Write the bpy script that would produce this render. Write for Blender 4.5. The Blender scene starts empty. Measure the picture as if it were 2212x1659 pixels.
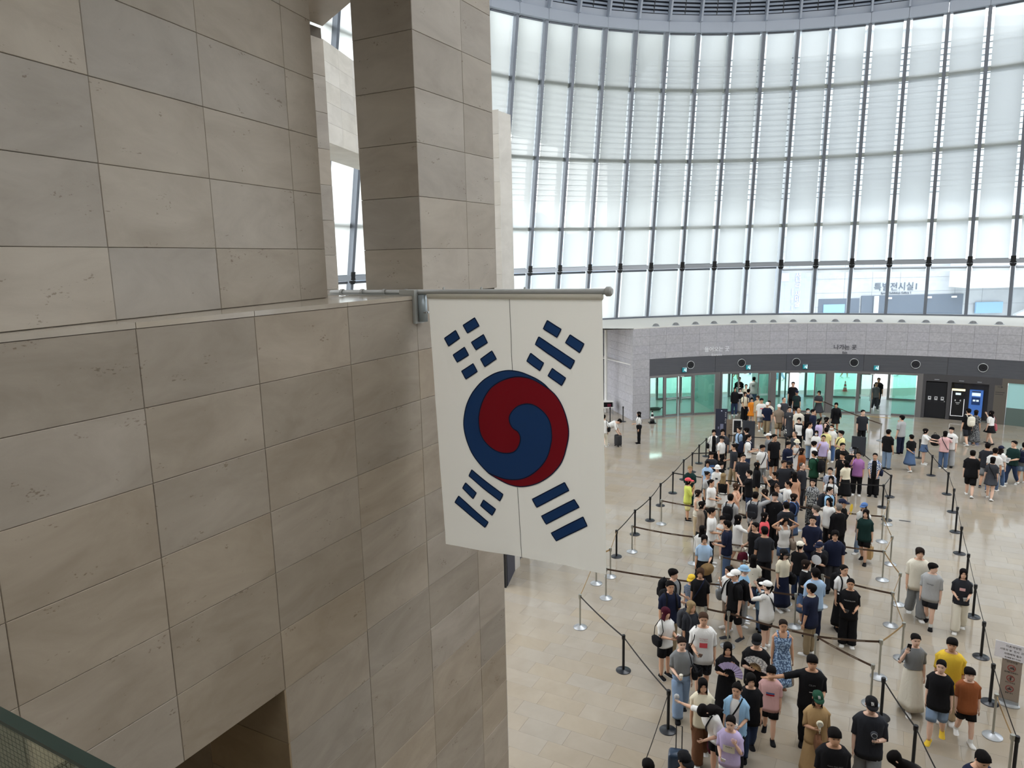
import bpy, bmesh, math, random
import numpy as np
from mathutils import Vector, Matrix
R_ = math.radians
random.seed(7)
SC = bpy.context.scene
COL = SC.collection

# ------------------------------------------------------------------ camera
PITCH, ROLL = R_(9.95), R_(-1.28)
EYE = Vector((0, 0, 9.0))
_F = Vector((0, math.cos(PITCH), -math.sin(PITCH)))
_rt = Vector((1, 0, 0)); _up = _rt.cross(_F)
_Rv = math.cos(ROLL)*_rt + math.sin(ROLL)*_up
_Uv = -math.sin(ROLL)*_rt + math.cos(ROLL)*_up
cam_d = bpy.data.cameras.new('camera'); cam = bpy.data.objects.new('camera', cam_d); COL.objects.link(cam)
cam.matrix_world = Matrix(((_Rv.x, _Uv.x, -_F.x, EYE.x), (_Rv.y, _Uv.y, -_F.y, EYE.y), (_Rv.z, _Uv.z, -_F.z, EYE.z), (0, 0, 0, 1)))
cam_d.sensor_width = 36.0; cam_d.lens = 1550/2212*36
cam_d.clip_start = 0.05; cam_d.clip_end = 600
SC.camera = cam

# ------------------------------------------------------------------ sky, lights, exposure
W = bpy.data.worlds.new('sky'); SC.world = W; W.use_nodes = True
_n = W.node_tree.nodes; _l = W.node_tree.links; _n.clear()
_o = _n.new('ShaderNodeOutputWorld'); _b = _n.new('ShaderNodeBackground'); _l.new(_b.outputs[0], _o.inputs[0])
_tc = _n.new('ShaderNodeTexCoord'); _sx = _n.new('ShaderNodeSeparateXYZ'); _l.new(_tc.outputs['Generated'], _sx.inputs[0])
_cr = _n.new('ShaderNodeValToRGB'); _l.new(_sx.outputs['Z'], _cr.inputs[0])
_cr.color_ramp.elements[0].position = 0.0; _cr.color_ramp.elements[0].color = (0.97, 0.98, 1.0, 1)
_cr.color_ramp.elements[1].position = 0.6; _cr.color_ramp.elements[1].color = (0.93, 0.96, 1.0, 1)
_l.new(_cr.outputs[0], _b.inputs[0]); _b.inputs[1].default_value = 4.6
def area_light(name, loc, rot, sx, sy, power, color, shape='RECTANGLE'):
    d = bpy.data.lights.new(name, 'AREA'); d.shape = shape; d.size = sx
    if shape in ('RECTANGLE', 'ELLIPSE'): d.size_y = sy
    d.energy = power; d.color = color
    o = bpy.data.objects.new(name, d); COL.objects.link(o); o.location = loc; o.rotation_euler = rot
    return o
area_light('skylight_glow', (11.0, 19.0, 23.6), (0, 0, 0), 16, 16, 480, (1.0, 0.965, 0.91), 'DISK')
for _x, _y in ((-2.5, -3.0), (6.0, -3.0)):  # unseen soft area lights behind the eye, no fitting built
    area_light('gallery_fill', (_x, _y, 13.2), (R_(25), 0, 0), 3, 3, 6, (1.0, 0.93, 0.84))
SC.view_settings.view_transform = 'Standard'; SC.view_settings.look = 'None'
SC.view_settings.exposure = 0.0; SC.view_settings.gamma = 1.0; SC.view_settings.use_curve_mapping = False
SC.cycles.max_bounces = 7; SC.cycles.diffuse_bounces = 4; SC.cycles.glossy_bounces = 3
SC.cycles.transmission_bounces = 4; SC.cycles.transparent_max_bounces = 12
SC.cycles.sample_clamp_indirect = 6.0; SC.cycles.caustics_reflective = False; SC.cycles.caustics_refractive = False
SC.cycles.use_denoising = True

# ------------------------------------------------------------------ helpers
def link(o, parent=None):
    COL.objects.link(o)
    if parent is not None: o.parent = parent
    return o
def mesh_obj(name, verts, faces, m, parent=None, smooth=False, mats=None, midx=None):
    me = bpy.data.meshes.new(name); me.from_pydata([tuple(v) for v in verts], [], [tuple(f) for f in faces]); me.validate()
    for x in (mats or [m]): me.materials.append(x)
    if midx is not None and len(midx) == len(me.polygons): me.polygons.foreach_set('material_index', midx)
    if smooth: me.polygons.foreach_set('use_smooth', [True]*len(me.polygons))
    me.update()
    return link(bpy.data.objects.new(name, me), parent)
def inst(name, me, parent=None, M=None):
    o = link(bpy.data.objects.new(name, me), parent)
    if M is not None: o.matrix_local = M
    return o
def empty(name, loc=(0, 0, 0), rz=0, parent=None):
    o = bpy.data.objects.new(name, None); o.empty_display_size = .1; link(o, parent); o.location = loc; o.rotation_euler = (0, 0, rz)
    return o
def tag(o, label, cat, group=None):
    o['label'] = label; o['category'] = cat
    if group: o['group'] = group
    return o
def struct(o): o['kind'] = 'structure'; return o
class MB:
    """collects boxes, tubes and lathes; build() links them as one mesh object"""
    def __init__(s): s.v = []; s.f = []
    def add(s, v, f):
        k = len(s.v); s.v += [tuple(x) for x in v]; s.f += [tuple(i+k for i in q) for q in f]; return s
    def box(s, a, b):
        x0, y0, z0 = a; x1, y1, z1 = b
        return s.add([(x0,y0,z0),(x1,y0,z0),(x1,y1,z0),(x0,y1,z0),(x0,y0,z1),(x1,y0,z1),(x1,y1,z1),(x0,y1,z1)],
                     [(0,3,2,1),(4,5,6,7),(0,1,5,4),(1,2,6,5),(2,3,7,6),(3,0,4,7)])
    def obox(s, o, ax, ay, az):
        """box from a corner and three edge vectors"""
        o = Vector(o); ax = Vector(ax); ay = Vector(ay); az = Vector(az)
        p = [o, o+ax, o+ax+ay, o+ay]; p += [q+az for q in p]
        return s.add(p, [(0,3,2,1),(4,5,6,7),(0,1,5,4),(1,2,6,5),(2,3,7,6),(3,0,4,7)])
    def tube(s, pts, r, n=8, cap=True):
        pts = [Vector(p) for p in pts]; rs = r if isinstance(r, (list, tuple)) else [r]*len(pts); v = []; f = []
        ref = None
        for i, p in enumerate(pts):
            t = (pts[min(i+1, len(pts)-1)] - pts[max(i-1, 0)]).normalized()
            if ref is None:
                ref = Vector((0, 0, 1)) if abs(t.z) < .9 else Vector((1, 0, 0))
            e1 = (ref - t*ref.dot(t)).normalized(); ref = e1; e2 = t.cross(e1)
            for k in range(n):
                a = 2*math.pi*k/n; v.append(p + (e1*math.cos(a) + e2*math.sin(a))*rs[i])
        for i in range(len(pts)-1):
            for k in range(n):
                f.append((i*n+k, i*n+(k+1) % n, (i+1)*n+(k+1) % n, (i+1)*n+k))
        if cap: f.append(tuple(range(n-1, -1, -1))); f.append(tuple((len(pts)-1)*n+k for k in range(n)))
        return s.add(v, f)
    def lathe(s, prof, n=20, c=(0, 0, 0)):
        v = []; f = []
        for r, z in prof:
            for k in range(n):
                a = 2*math.pi*k/n; v.append((c[0]+r*math.cos(a), c[1]+r*math.sin(a), c[2]+z))
        for i in range(len(prof)-1):
            for k in range(n):
                f.append((i*n+k, i*n+(k+1) % n, (i+1)*n+(k+1) % n, (i+1)*n+k))
        f.append(tuple(range(n-1, -1, -1))); f.append(tuple((len(prof)-1)*n+k for k in range(n)))
        return s.add(v, f)
    def build(s, name, m, parent=None, smooth=False): return mesh_obj(name, s.v, s.f, m, parent, smooth)

# ------------------------------------------------------------------ materials
def srgb(r, g, b):
    f = lambda c: (c/255/12.92) if c/255 <= .04045 else ((c/255+.055)/1.055)**2.4
    return (f(r), f(g), f(b), 1)
_M = {}
def mat(name, col, rough=.6, metal=0, spec=.5, **k):
    if name in _M: return _M[name]
    m = bpy.data.materials.new(name); m.use_nodes = True; _M[name] = m
    p = m.node_tree.nodes['Principled BSDF']
    p.inputs['Base Color'].default_value = col; p.inputs['Roughness'].default_value = rough
    p.inputs['Metallic'].default_value = metal; p.inputs['Specular IOR Level'].default_value = spec
    if 'emit' in k: p.inputs['Emission Color'].default_value = k['emit']; p.inputs['Emission Strength'].default_value = k.get('es', 1)
    if 'alpha' in k: p.inputs['Alpha'].default_value = k['alpha']
    return m
def nt(m): return m.node_tree.nodes, m.node_tree.links, m.node_tree.nodes['Principled BSDF']
def stone(name, c0, c1, scale=1.2, rough=.55, tint=.10, bump=.12, spec=.3, stretch=(1, 1, 2.2), marks=True, tint2=None):
    """limestone slab: every slab (object) gets its own shade and its own piece of veining"""
    m = mat(name, c0, rough, spec=spec); n, l, p = nt(m)
    tc = n.new('ShaderNodeTexCoord'); oi = n.new('ShaderNodeObjectInfo'); 
    ofs = n.new('ShaderNodeVectorMath'); ofs.operation = 'SCALE'; ofs.inputs[3].default_value = 37.0
    cmb = n.new('ShaderNodeCombineXYZ')
    for i in range(3): l.new(oi.outputs['Random'], cmb.inputs[i])
    l.new(cmb.outputs[0], ofs.inputs[0])
    add = n.new('ShaderNodeVectorMath'); add.operation = 'ADD'; l.new(tc.outputs['Object'], add.inputs[0]); l.new(ofs.outputs[0], add.inputs[1])
    mp = n.new('ShaderNodeMapping'); mp.inputs['Scale'].default_value = stretch; l.new(add.outputs[0], mp.inputs[0])
    nz = n.new('ShaderNodeTexNoise'); nz.inputs['Scale'].default_value = scale; nz.inputs['Detail'].default_value = 7; nz.inputs['Roughness'].default_value = .62; nz.inputs['Distortion'].default_value = .6
    l.new(mp.outputs[0], nz.inputs['Vector'])
    cr = n.new('ShaderNodeValToRGB'); cr.color_ramp.elements[0].position = .3; cr.color_ramp.elements[0].color = c0; cr.color_ramp.elements[1].position = .72; cr.color_ramp.elements[1].color = c1
    l.new(nz.outputs['Fac'], cr.inputs[0])
    hs = n.new('ShaderNodeHueSaturation'); l.new(cr.outputs[0], hs.inputs['Color'])
    mr = n.new('ShaderNodeMapRange'); mr.inputs['To Min'].default_value = 1-tint; mr.inputs['To Max'].default_value = 1+tint; l.new(oi.outputs['Random'], mr.inputs['Value']); l.new(mr.outputs[0], hs.inputs['Value'])
    sm = n.new('ShaderNodeMath'); sm.operation = 'MULTIPLY'; sm.inputs[1].default_value = 7.31; l.new(oi.outputs['Random'], sm.inputs[0])
    fr = n.new('ShaderNodeMath'); fr.operation = 'FRACT'; l.new(sm.outputs[0], fr.inputs[0])
    mr2 = n.new('ShaderNodeMapRange'); mr2.inputs['To Min'].default_value = .82; mr2.inputs['To Max'].default_value = 1.16; l.new(fr.outputs[0], mr2.inputs['Value']); l.new(mr2.outputs[0], hs.inputs['Saturation'])
    out = hs.outputs[0]
    if marks:   # small dark pits and fossils
        nz2 = n.new('ShaderNodeTexNoise'); nz2.inputs['Scale'].default_value = 26; nz2.inputs['Detail'].default_value = 3; l.new(mp.outputs[0], nz2.inputs['Vector'])
        nz3 = n.new('ShaderNodeTexNoise'); nz3.inputs['Scale'].default_value = 3.1; nz3.inputs['Detail'].default_value = 2; l.new(mp.outputs[0], nz3.inputs['Vector'])
        mu = n.new('ShaderNodeMath'); mu.operation = 'MULTIPLY'; l.new(nz2.outputs['Fac'], mu.inputs[0]); l.new(nz3.outputs['Fac'], mu.inputs[1])
        c2 = n.new('ShaderNodeValToRGB'); c2.color_ramp.elements[0].position = .41; c2.color_ramp.elements[0].color = (1, 1, 1, 1); c2.color_ramp.elements[1].position = .46; c2.color_ramp.elements[1].color = (.62, .58, .54, 1)
        l.new(mu.outputs[0], c2.inputs[0])
        mx = n.new('ShaderNodeMix'); mx.data_type = 'RGBA'; mx.blend_type = 'MULTIPLY'; mx.inputs['Factor'].default_value = 1
        l.new(out, mx.inputs['A']); l.new(c2.outputs[0], mx.inputs['B']); out = mx.outputs['Result']
    l.new(out, p.inputs['Base Color'])
    if bump:
        nb = n.new('ShaderNodeTexNoise'); nb.inputs['Scale'].default_value = 60; nb.inputs['Detail'].default_value = 4; l.new(add.outputs[0], nb.inputs['Vector'])
        bp = n.new('ShaderNodeBump'); bp.inputs['Strength'].default_value = bump; bp.inputs['Distance'].default_value = .004; l.new(nb.outputs['Fac'], bp.inputs['Height']); l.new(bp.outputs[0], p.inputs['Normal'])
    return m
def glass(name, col, gloss=.08, rough=0.0):
    """thin pane: lets light straight through, tinted, with a mirror share"""
    m = bpy.data.materials.new(name); m.use_nodes = True; n = m.node_tree.nodes; l = m.node_tree.links; n.clear(); _M[name] = m
    o = n.new('ShaderNodeOutputMaterial'); t = n.new('ShaderNodeBsdfTransparent'); t.inputs[0].default_value = col
    g = n.new('ShaderNodeBsdfGlossy'); g.inputs['Roughness'].default_value = rough
    fz = n.new('ShaderNodeFresnel'); fz.inputs[0].default_value = 1.45
    mm = n.new('ShaderNodeMath'); mm.operation = 'MAXIMUM'; mm.inputs[1].default_value = gloss; l.new(fz.outputs[0], mm.inputs[0])
    mn = n.new('ShaderNodeMath'); mn.operation = 'MINIMUM'; mn.inputs[1].default_value = .35; l.new(mm.outputs[0], mn.inputs[0])
    mx = n.new('ShaderNodeMixShader'); l.new(mn.outputs[0], mx.inputs[0]); l.new(t.outputs[0], mx.inputs[1]); l.new(g.outputs[0], mx.inputs[2]); l.new(mx.outputs[0], o.inputs[0])
    return m
STONE_WALL = stone('limestone_wall', srgb(154, 142, 127), srgb(178, 167, 152), 1.1, .5, .08, .1)
STONE_UP = stone('limestone_upper', srgb(166, 157, 145), srgb(188, 180, 168), 1.1, .5, .07, .1)
STONE_FLOOR = stone('limestone_floor', srgb(156, 146, 131), srgb(166, 156, 141), 1.3, .09, .025, 0, .4, marks=False)
GRANITE = stone('grey_granite', srgb(158, 158, 164), srgb(186, 186, 192), 9, .6, .035, .05, .3, (1, 1, 1), marks=False)
PALE_STONE = stone('pale_stone', srgb(196, 193, 186), srgb(214, 211, 204), 1.0, .6, .05, .05, .3, marks=False)
COPING = stone('coping_limestone', srgb(176, 165, 150), srgb(198, 188, 172), 1.2, .14, .05, 0, .5, marks=False)
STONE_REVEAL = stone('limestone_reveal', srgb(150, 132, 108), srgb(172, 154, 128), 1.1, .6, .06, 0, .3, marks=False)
GROUT = mat('grout', srgb(96, 88, 78), .8)
GROUT_FLOOR = mat('floor_grout', srgb(146, 136, 120), .3)
ALU = mat('grey_aluminium', srgb(116, 122, 132), .42, .45)
ALU_L = mat('light_aluminium', srgb(168, 174, 182), .35, .55)
STEEL = mat('brushed_steel', srgb(190, 194, 198), .28, .9)
DARK_STEEL = mat('dark_bracket', srgb(70, 74, 80), .5, .4)
BLACK = mat('black_powder_coat', srgb(20, 21, 24), .45, 0, .4)
BLACK_BASE = mat('black_base', srgb(30, 34, 42), .3, 0, .5)
WHITE = mat('white_paint', srgb(224, 224, 222), .5)
GREY_PAINT = mat('grey_paint', srgb(176, 178, 176), .45)
SLAT = mat('louvre_blue_grey', srgb(176, 188, 206), .5)
SLAT_DARK = mat('louvre_back', srgb(46, 54, 68), .7)
GLASS_CLEAR = glass('clear_glass', (.96, .98, .965, 1), .05)
GLASS_GREEN = glass('green_glass', (.75, .95, .90, 1), .07)
SLAT_BEAM = mat('beam_blue_grey', srgb(176, 186, 202), .5, .0)
WHITE_DECK = mat('white_deck', srgb(214, 212, 206), .6)
BAND = stone('dark_band', srgb(70, 72, 78), srgb(92, 94, 100), 3.0, .5, .03, .0, .4, (.35, .35, 26), marks=False)
DIFF_GREY = mat('diffuser_grey', srgb(58, 60, 66), .5, .3)
EXIT_GREEN = mat('exit_green', srgb(20, 128, 140), .4, emit=srgb(30, 140, 150), es=.35)
EXIT_WHITE = mat('exit_white', srgb(220, 240, 245), .4, emit=srgb(210, 240, 245), es=.6)
DOME_GREY = mat('dome_grey', srgb(120, 122, 124), .45)
LETTER_LIGHT = mat('letter_pale', srgb(232, 234, 238), .4)
LETTER_DARK = mat('letter_dark', srgb(96, 98, 106), .4, .3)
STEEL_D = mat('door_steel', srgb(138, 136, 138), .35, .6)
STRIPE = mat('frosted_stripe', srgb(190, 215, 214), .6)
VEST_GREEN = mat('vestibule_side', srgb(110, 150, 140), .4)
VEST_FLOOR = mat('vestibule_floor', srgb(150, 158, 150), .25)
DARK_PANEL = mat('dark_taupe_panel', srgb(70, 69, 72), .5)
PANEL_BLACK = mat('black_panel', srgb(24, 26, 32), .35)
ICON_GREY = mat('icon_grey', srgb(205, 207, 210), .5)
ICON_INK = mat('icon_ink', srgb(52, 52, 54), .6)
TAUPE = mat('taupe_metal', srgb(104, 99, 92), .4, .2)
LITGLASS = mat('lit_glass_panel', srgb(150, 190, 190), .12, emit=srgb(150, 200, 200), es=.28)
GREENGREY = mat('green_grey_glass', srgb(96, 112, 108), .15)
KIOSK_WHITE = mat('kiosk_white', srgb(235, 236, 238), .4, emit=srgb(230, 230, 235), es=.4)
KIOSK_LAMP = mat('kiosk_lamp', srgb(250, 240, 205), .4, emit=srgb(250, 235, 190), es=.8)
SCREEN_W = mat('screen_white', srgb(215, 230, 232), .3, emit=srgb(215, 232, 235), es=.6)
KIOSK_BLUE = mat('kiosk_blue', srgb(72, 118, 196), .4, emit=srgb(60, 110, 200), es=.15)
KEY_BLUE = mat('kiosk_dark_blue', srgb(28, 62, 120), .4)
PLAZA = mat('plaza_paving', srgb(226, 228, 224), .7)
OUT_STONE = stone('outside_stone', srgb(178, 184, 194), srgb(198, 204, 212), .35, .8, .02, 0, .2, (1, 1, 1), marks=False)
ADDED_LAMP_GLOW = mat('added_lamp_glow', (1, 1, 1, 1), .5, emit=(.9, 1, .97, 1), es=1.5)
OUT_DARK = mat('outside_dark', srgb(96, 108, 126), .5)
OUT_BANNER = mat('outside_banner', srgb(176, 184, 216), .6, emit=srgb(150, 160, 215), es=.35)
OUT_WHITE = mat('outside_white', srgb(232, 234, 238), .6)
OUT_BLUE = mat('outside_blue', srgb(146, 188, 226), .6)
CANOPY = mat('canopy_grey', srgb(150, 150, 150), .8)
OUT_DARKJOINT = mat('outside_joint', srgb(150, 156, 168), .7)
OUT_BANNERLINE = mat('outside_banner_line', srgb(206, 212, 236), .6)
STEEL_BLUE = mat('socket_steel', srgb(168, 180, 188), .35, .3)
def cloth_mat(name, c, t=.5):
    m = mat(name, c, .85, 0, .1); n, l, p = nt(m); o = n['Material Output']
    tr = n.new('ShaderNodeBsdfTranslucent'); tr.inputs[0].default_value = c; mx = n.new('ShaderNodeMixShader'); mx.inputs[0].default_value = t
    l.new(p.outputs[0], mx.inputs[1]); l.new(tr.outputs[0], mx.inputs[2]); l.new(mx.outputs[0], o.inputs['Surface']); return m
FLAG_WHITE = cloth_mat('flag_cotton', srgb(240, 237, 228), .55)
FLAG_BLUE = cloth_mat('flag_blue', srgb(66, 104, 160), .5)
FLAG_RED = cloth_mat('flag_red', srgb(176, 50, 64), .5)
FLAG_LINE = mat('flag_line', srgb(34, 48, 78), .85, 0, .1)
FLAG_SEAM = mat('flag_seam', srgb(122, 122, 118), .85, 0, .1)
GUARD_GLASS = glass('guard_glass', (.78, .86, .82, 1), .05)
GUARD_EDGE = mat('guard_edge', srgb(40, 56, 50), .4)
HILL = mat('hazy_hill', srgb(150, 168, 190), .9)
# translucent roller shade: diffuses the daylight, a small share passes straight through the weave
def shade_mat():
    m = bpy.data.materials.new('shade_fabric'); m.use_nodes = True; n = m.node_tree.nodes; l = m.node_tree.links; n.clear()
    o = n.new('ShaderNodeOutputMaterial'); tr = n.new('ShaderNodeBsdfTranslucent'); tr.inputs[0].default_value = (.93, .95, .96, 1)
    df = n.new('ShaderNodeBsdfDiffuse'); df.inputs[0].default_value = (.62, .62, .60, 1)
    tp = n.new('ShaderNodeBsdfTransparent'); tp.inputs[0].default_value = (1, 1, 1, 1)
    a = n.new('ShaderNodeMixShader'); a.inputs[0].default_value = .1; l.new(tr.outputs[0], a.inputs[1]); l.new(df.outputs[0], a.inputs[2])
    b = n.new('ShaderNodeMixShader'); b.inputs[0].default_value = .075; l.new(a.outputs[0], b.inputs[1]); l.new(tp.outputs[0], b.inputs[2])
    l.new(b.outputs[0], o.inputs[0]); return m
SHADE = shade_mat()

# ------------------------------------------------------------------ slabs with open joints
_slab_cache = {}
def slab_mesh(w, hh, th, m, ch=.004):
    k = (round(w, 3), round(hh, 3), round(th, 3), m.name)
    if k not in _slab_cache:
        # local: x along the wall, y outwards, z up, origin lower left back; the face is chamfered to show the joint
        v = [(0,0,0),(w,0,0),(w,0,hh),(0,0,hh),(0,th-ch,0),(w,th-ch,0),(w,th-ch,hh),(0,th-ch,hh),(ch,th,ch),(w-ch,th,ch),(w-ch,th,hh-ch),(ch,th,hh-ch)]
        f = [(8,11,10,9),(4,8,9,5),(5,9,10,6),(6,10,11,7),(7,11,8,4),(0,4,5,1),(1,5,6,2),(2,6,7,3),(3,7,4,0)]
        me = bpy.data.meshes.new('stone_panel'); me.from_pydata(v, [], f); me.materials.append(m); me.update(); _slab_cache[k] = me
    return _slab_cache[k]
class Wall:
    """vertical plane: origin o, direction azimuth a (clockwise from +Y), visible side to the right of the direction"""
    def __init__(s, o, az):
        a = R_(az); s.o = Vector((o[0], o[1], 0)); s.d = Vector((math.sin(a), math.cos(a), 0)); s.n = Vector((math.cos(a), -math.sin(a), 0))
    def at(s, u, z, n=0): return s.o + s.d*u + s.n*n + Vector((0, 0, z))
    def mat(s, u, z, n=0):
        p = s.at(u, z, n)      # x runs against the wall direction so that x, y (outwards), z stay right-handed
        return Matrix(((-s.d.x, s.n.x, 0, p.x), (-s.d.y, s.n.y, 0, p.y), (0, 0, 1, p.z), (0, 0, 0, 1)))
    def panels(s, parent, us, zs, m, skip=None, th=.03, gap=.0035, base=-.03, name='stone_panel'):
        for i in range(len(us)-1):
            for j in range(len(zs)-1):
                u0, u1 = sorted((us[i], us[i+1])); z0, z1 = sorted((zs[j], zs[j+1]))
                if skip and skip((u0+u1)/2, (z0+z1)/2): continue
                inst(name, slab_mesh(u1-u0-gap, z1-z0-gap, th, m), parent, s.mat(u1-gap/2, z0+gap/2, base+random.uniform(-.0012, .0012)))

# ------------------------------------------------------------------ floor
FLOOR_AZ = 118.2
floor = struct(MB().box((-30, -8, -.3), (60, 46.5, -.012)).build('floor', GROUT_FLOOR))
def floor_tiles():
    a = R_(FLOOR_AZ); d = Vector((math.sin(a), math.cos(a), 0)); e = Vector((math.cos(a), -math.sin(a), 0))*-1   # e: across, towards +Y
    w, hh, g = .92, .46, .002
    o = Vector((.46, 13.28, 0)); tiles = []
    C = Vector((13.4, 21.9, 0))
    for j in range(-70, 90):
        for i in range(-45, 45):
            u0 = i*w + (.5*w if j % 2 else 0) + .13*((j*7) % 5 - 2)*w*.5; v0 = j*hh
            c = o + d*(u0+w/2) + e*(v0+hh/2)
            if c.y < 8 or (c-C).length > 25.5 or c.y > 44: continue
            q = _Rv.dot(c-EYE), _Uv.dot(c-EYE), _F.dot(c-EYE)
            if q[2] < 1: continue
            px, py = 1106+1550*q[0]/q[2], 829.5-1550*q[1]/q[2]
            if not (1000 < px < 2330 and py < 1760): continue
            tiles.append(((c-EYE).length, px, py, u0, v0))
    tiles.sort()
    near = [t for t in tiles if t[2] < 1700][:300]; ns = set(id(t) for t in near)
    me = bpy.data.meshes.new('floor_tile'); ch = .0015
    me.from_pydata([(0,0,-.012),(w-g,0,-.012),(w-g,hh-g,-.012),(0,hh-g,-.012),(0,0,-ch),(w-g,0,-ch),(w-g,hh-g,-ch),(0,hh-g,-ch),(ch,ch,0),(w-g-ch,ch,0),(w-g-ch,hh-g-ch,0),(ch,hh-g-ch,0)], [],
                   [(8,9,10,11),(4,5,9,8),(5,6,10,9),(6,7,11,10),(7,4,8,11),(0,1,5,4),(1,2,6,5),(2,3,7,6),(3,0,4,7)])
    me.materials.append(STONE_FLOOR)
    def M(u0, v0):
        p = o + d*u0 + e*v0
        return Matrix(((d.x, e.x, 0, p.x), (d.y, e.y, 0, p.y), (0, 0, 1, 0), (0, 0, 0, 1)))
    for t in near: inst('tile', me, floor, M(t[3], t[4]))
    mb = MB()
    for t in tiles:
        if id(t) in ns: continue
        m = M(t[3], t[4]); mb.add([m @ v.co for v in me.vertices], [tuple(p.vertices) for p in me.polygons])
    far = mb.build('far_tiles', STONE_FLOOR_FAR, floor); far['kind'] = 'stuff'
def floor_far_mat():
    m = STONE_FLOOR.copy(); m.name = 'limestone_floor_far'; n, l = m.node_tree.nodes, m.node_tree.links
    # joined tiles: shade varies per tile by mesh island
    g = n.new('ShaderNodeNewGeometry')
    for x in [k for k in l if k.from_node.type == 'OBJECT_INFO']: l.new(g.outputs['Random Per Island'], x.to_socket)
    return m
STONE_FLOOR_FAR = floor_far_mat()
floor_tiles()

# ------------------------------------------------------------------ left stone walls
LOW = Wall((0, 10.5), 28.2)
UPW = Wall((-2.15, 8.30), 17.9)
Z_LOW = [8.545, 7.943, 7.35, 6.745, 6.145, 5.555, 4.957, 4.38, 3.78, 3.18, 2.58, 1.98, 1.38, .78, .18, 0]
U_LOW = [-.39, -1.13, -2.33, -3.53, -4.755, -5.88, -7.01, -8.2, -9.4, -10.6]
wall_left = struct(empty('wall_left'))
LOW.panels(wall_left, U_LOW, Z_LOW, STONE_WALL, skip=lambda u, z: u < -4.76 and z < 4.957)
mb = MB()
for u0, u1, z0, z1 in ((-4.755, -.40, 0, 8.5), (-10.6, -4.755, 4.96, 8.5)):
    mb.obox(LOW.at(u0, z0, -.9), LOW.d*(u1-u0), LOW.n*.868, Vector((0, 0, z1-z0)))
mb.build('wall_core', GROUT, wall_left)
# coping of the ledge
for a, b in zip(U_LOW[1:-1], U_LOW[2:]):
    a = min(a, -2.18)
    if a-b < .2: continue
    MB().obox(LOW.at(b+.003, 8.548, -.95), LOW.d*(a-b-.006), LOW.n*.955, Vector((0, 0, .045))).build('coping_stone', COPING, wall_left)
# opening reveals under the wall
for j in range(6, len(Z_LOW)-1):
    m = Wall(LOW.at(-4.755, 0, 0)[:2], 28.2-90)
    z1, z0 = Z_LOW[j], Z_LOW[j+1]
    if z1-z0 < .1: continue
    w = Wall(LOW.at(-4.752, 0)[:2], 28.2-90)
    inst('reveal_panel', slab_mesh(1.165, z1-z0-.005, .02, STONE_REVEAL), wall_left, Matrix(((w.d.x, -LOW.d.x, 0, w.o.x), (w.d.y, -LOW.d.y, 0, w.o.y), (0, 0, 1, z0), (0, 0, 0, 1))))
MB().obox(LOW.at(-12, 0, -3.4), LOW.d*8, LOW.n*-.2, Vector((0, 0, 6))).build('passage_wall', STONE_REVEAL, wall_left)
MB().obox(LOW.at(-4.75, 0, -1.2), LOW.d*.2, LOW.n*-2.4, Vector((0, 0, 6))).build('passage_wall', STONE_REVEAL, wall_left)
MB().obox(LOW.at(-12, 4.93, -.9), LOW.d*7.24, LOW.n*-2.6, Vector((0, 0, .1))).build('passage_soffit', STONE_REVEAL, wall_left)
# upper wall, set back and turned ten degrees
wall_upper = struct(empty('wall_upper'))
Z_UP = [8.595, 9.147, 9.762, 10.378, 10.99, 11.6, 12.21, 12.82, 13.43]
UPW.panels(wall_upper, [.11, -.43, -1.705, -2.89, -4.1, -5.3, -6.5, -7.7], Z_UP, STONE_UP)
MB().obox(UPW.at(-7.7, 8.5, -.6), UPW.d*7.805, UPW.n*.568, Vector((0, 0, 5))).build('wall_core', GROUT, wall_upper)
# pier (column) flush with the lower wall
column = struct(empty('wall_pier'))
Z_COL = [8.595, 9.133, 9.73, 10.334, 10.932, 11.543, 12.15, 12.75, 13.35]
LOW.panels(column, [-.39, -1.13, -2.175], Z_COL, STONE_UP)
_cw = Wall(LOW.at(-2.178, 0)[:2], 28.2-90)
for z0, z1 in zip(Z_COL[:-1], Z_COL[1:]):
    inst('stone_panel', slab_mesh(.855, z1-z0-.004, .02, STONE_UP), column, Matrix(((_cw.d.x, -LOW.d.x, 0, (_cw.o+LOW.d*.02).x), (_cw.d.y, -LOW.d.y, 0, (_cw.o+LOW.d*.02).y), (0, 0, 1, z0+.002), (0, 0, 0, 1))))
MB().obox(LOW.at(-2.15, 8.5, -.855), LOW.d*1.75, LOW.n*.823, Vector((0, 0, 4.9))).build('pier_core', GROUT, column)
_re = Wall(LOW.at(-.405, 0)[:2], 28.2-90)
for zz in (Z_LOW, Z_COL):
    for a, b in zip(zz[:-1], zz[1:]):
        z0, z1 = min(a, b), max(a, b)
        inst('return_panel', slab_mesh(.9, z1-z0-.005, .02, STONE_UP), column, Matrix(((-_re.d.x, LOW.d.x, 0, (_re.o+_re.d*.9).x), (-_re.d.y, LOW.d.y, 0, (_re.o+_re.d*.9).y), (0, 0, 1, z0+.002), (0, 0, 0, 1))))
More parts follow.
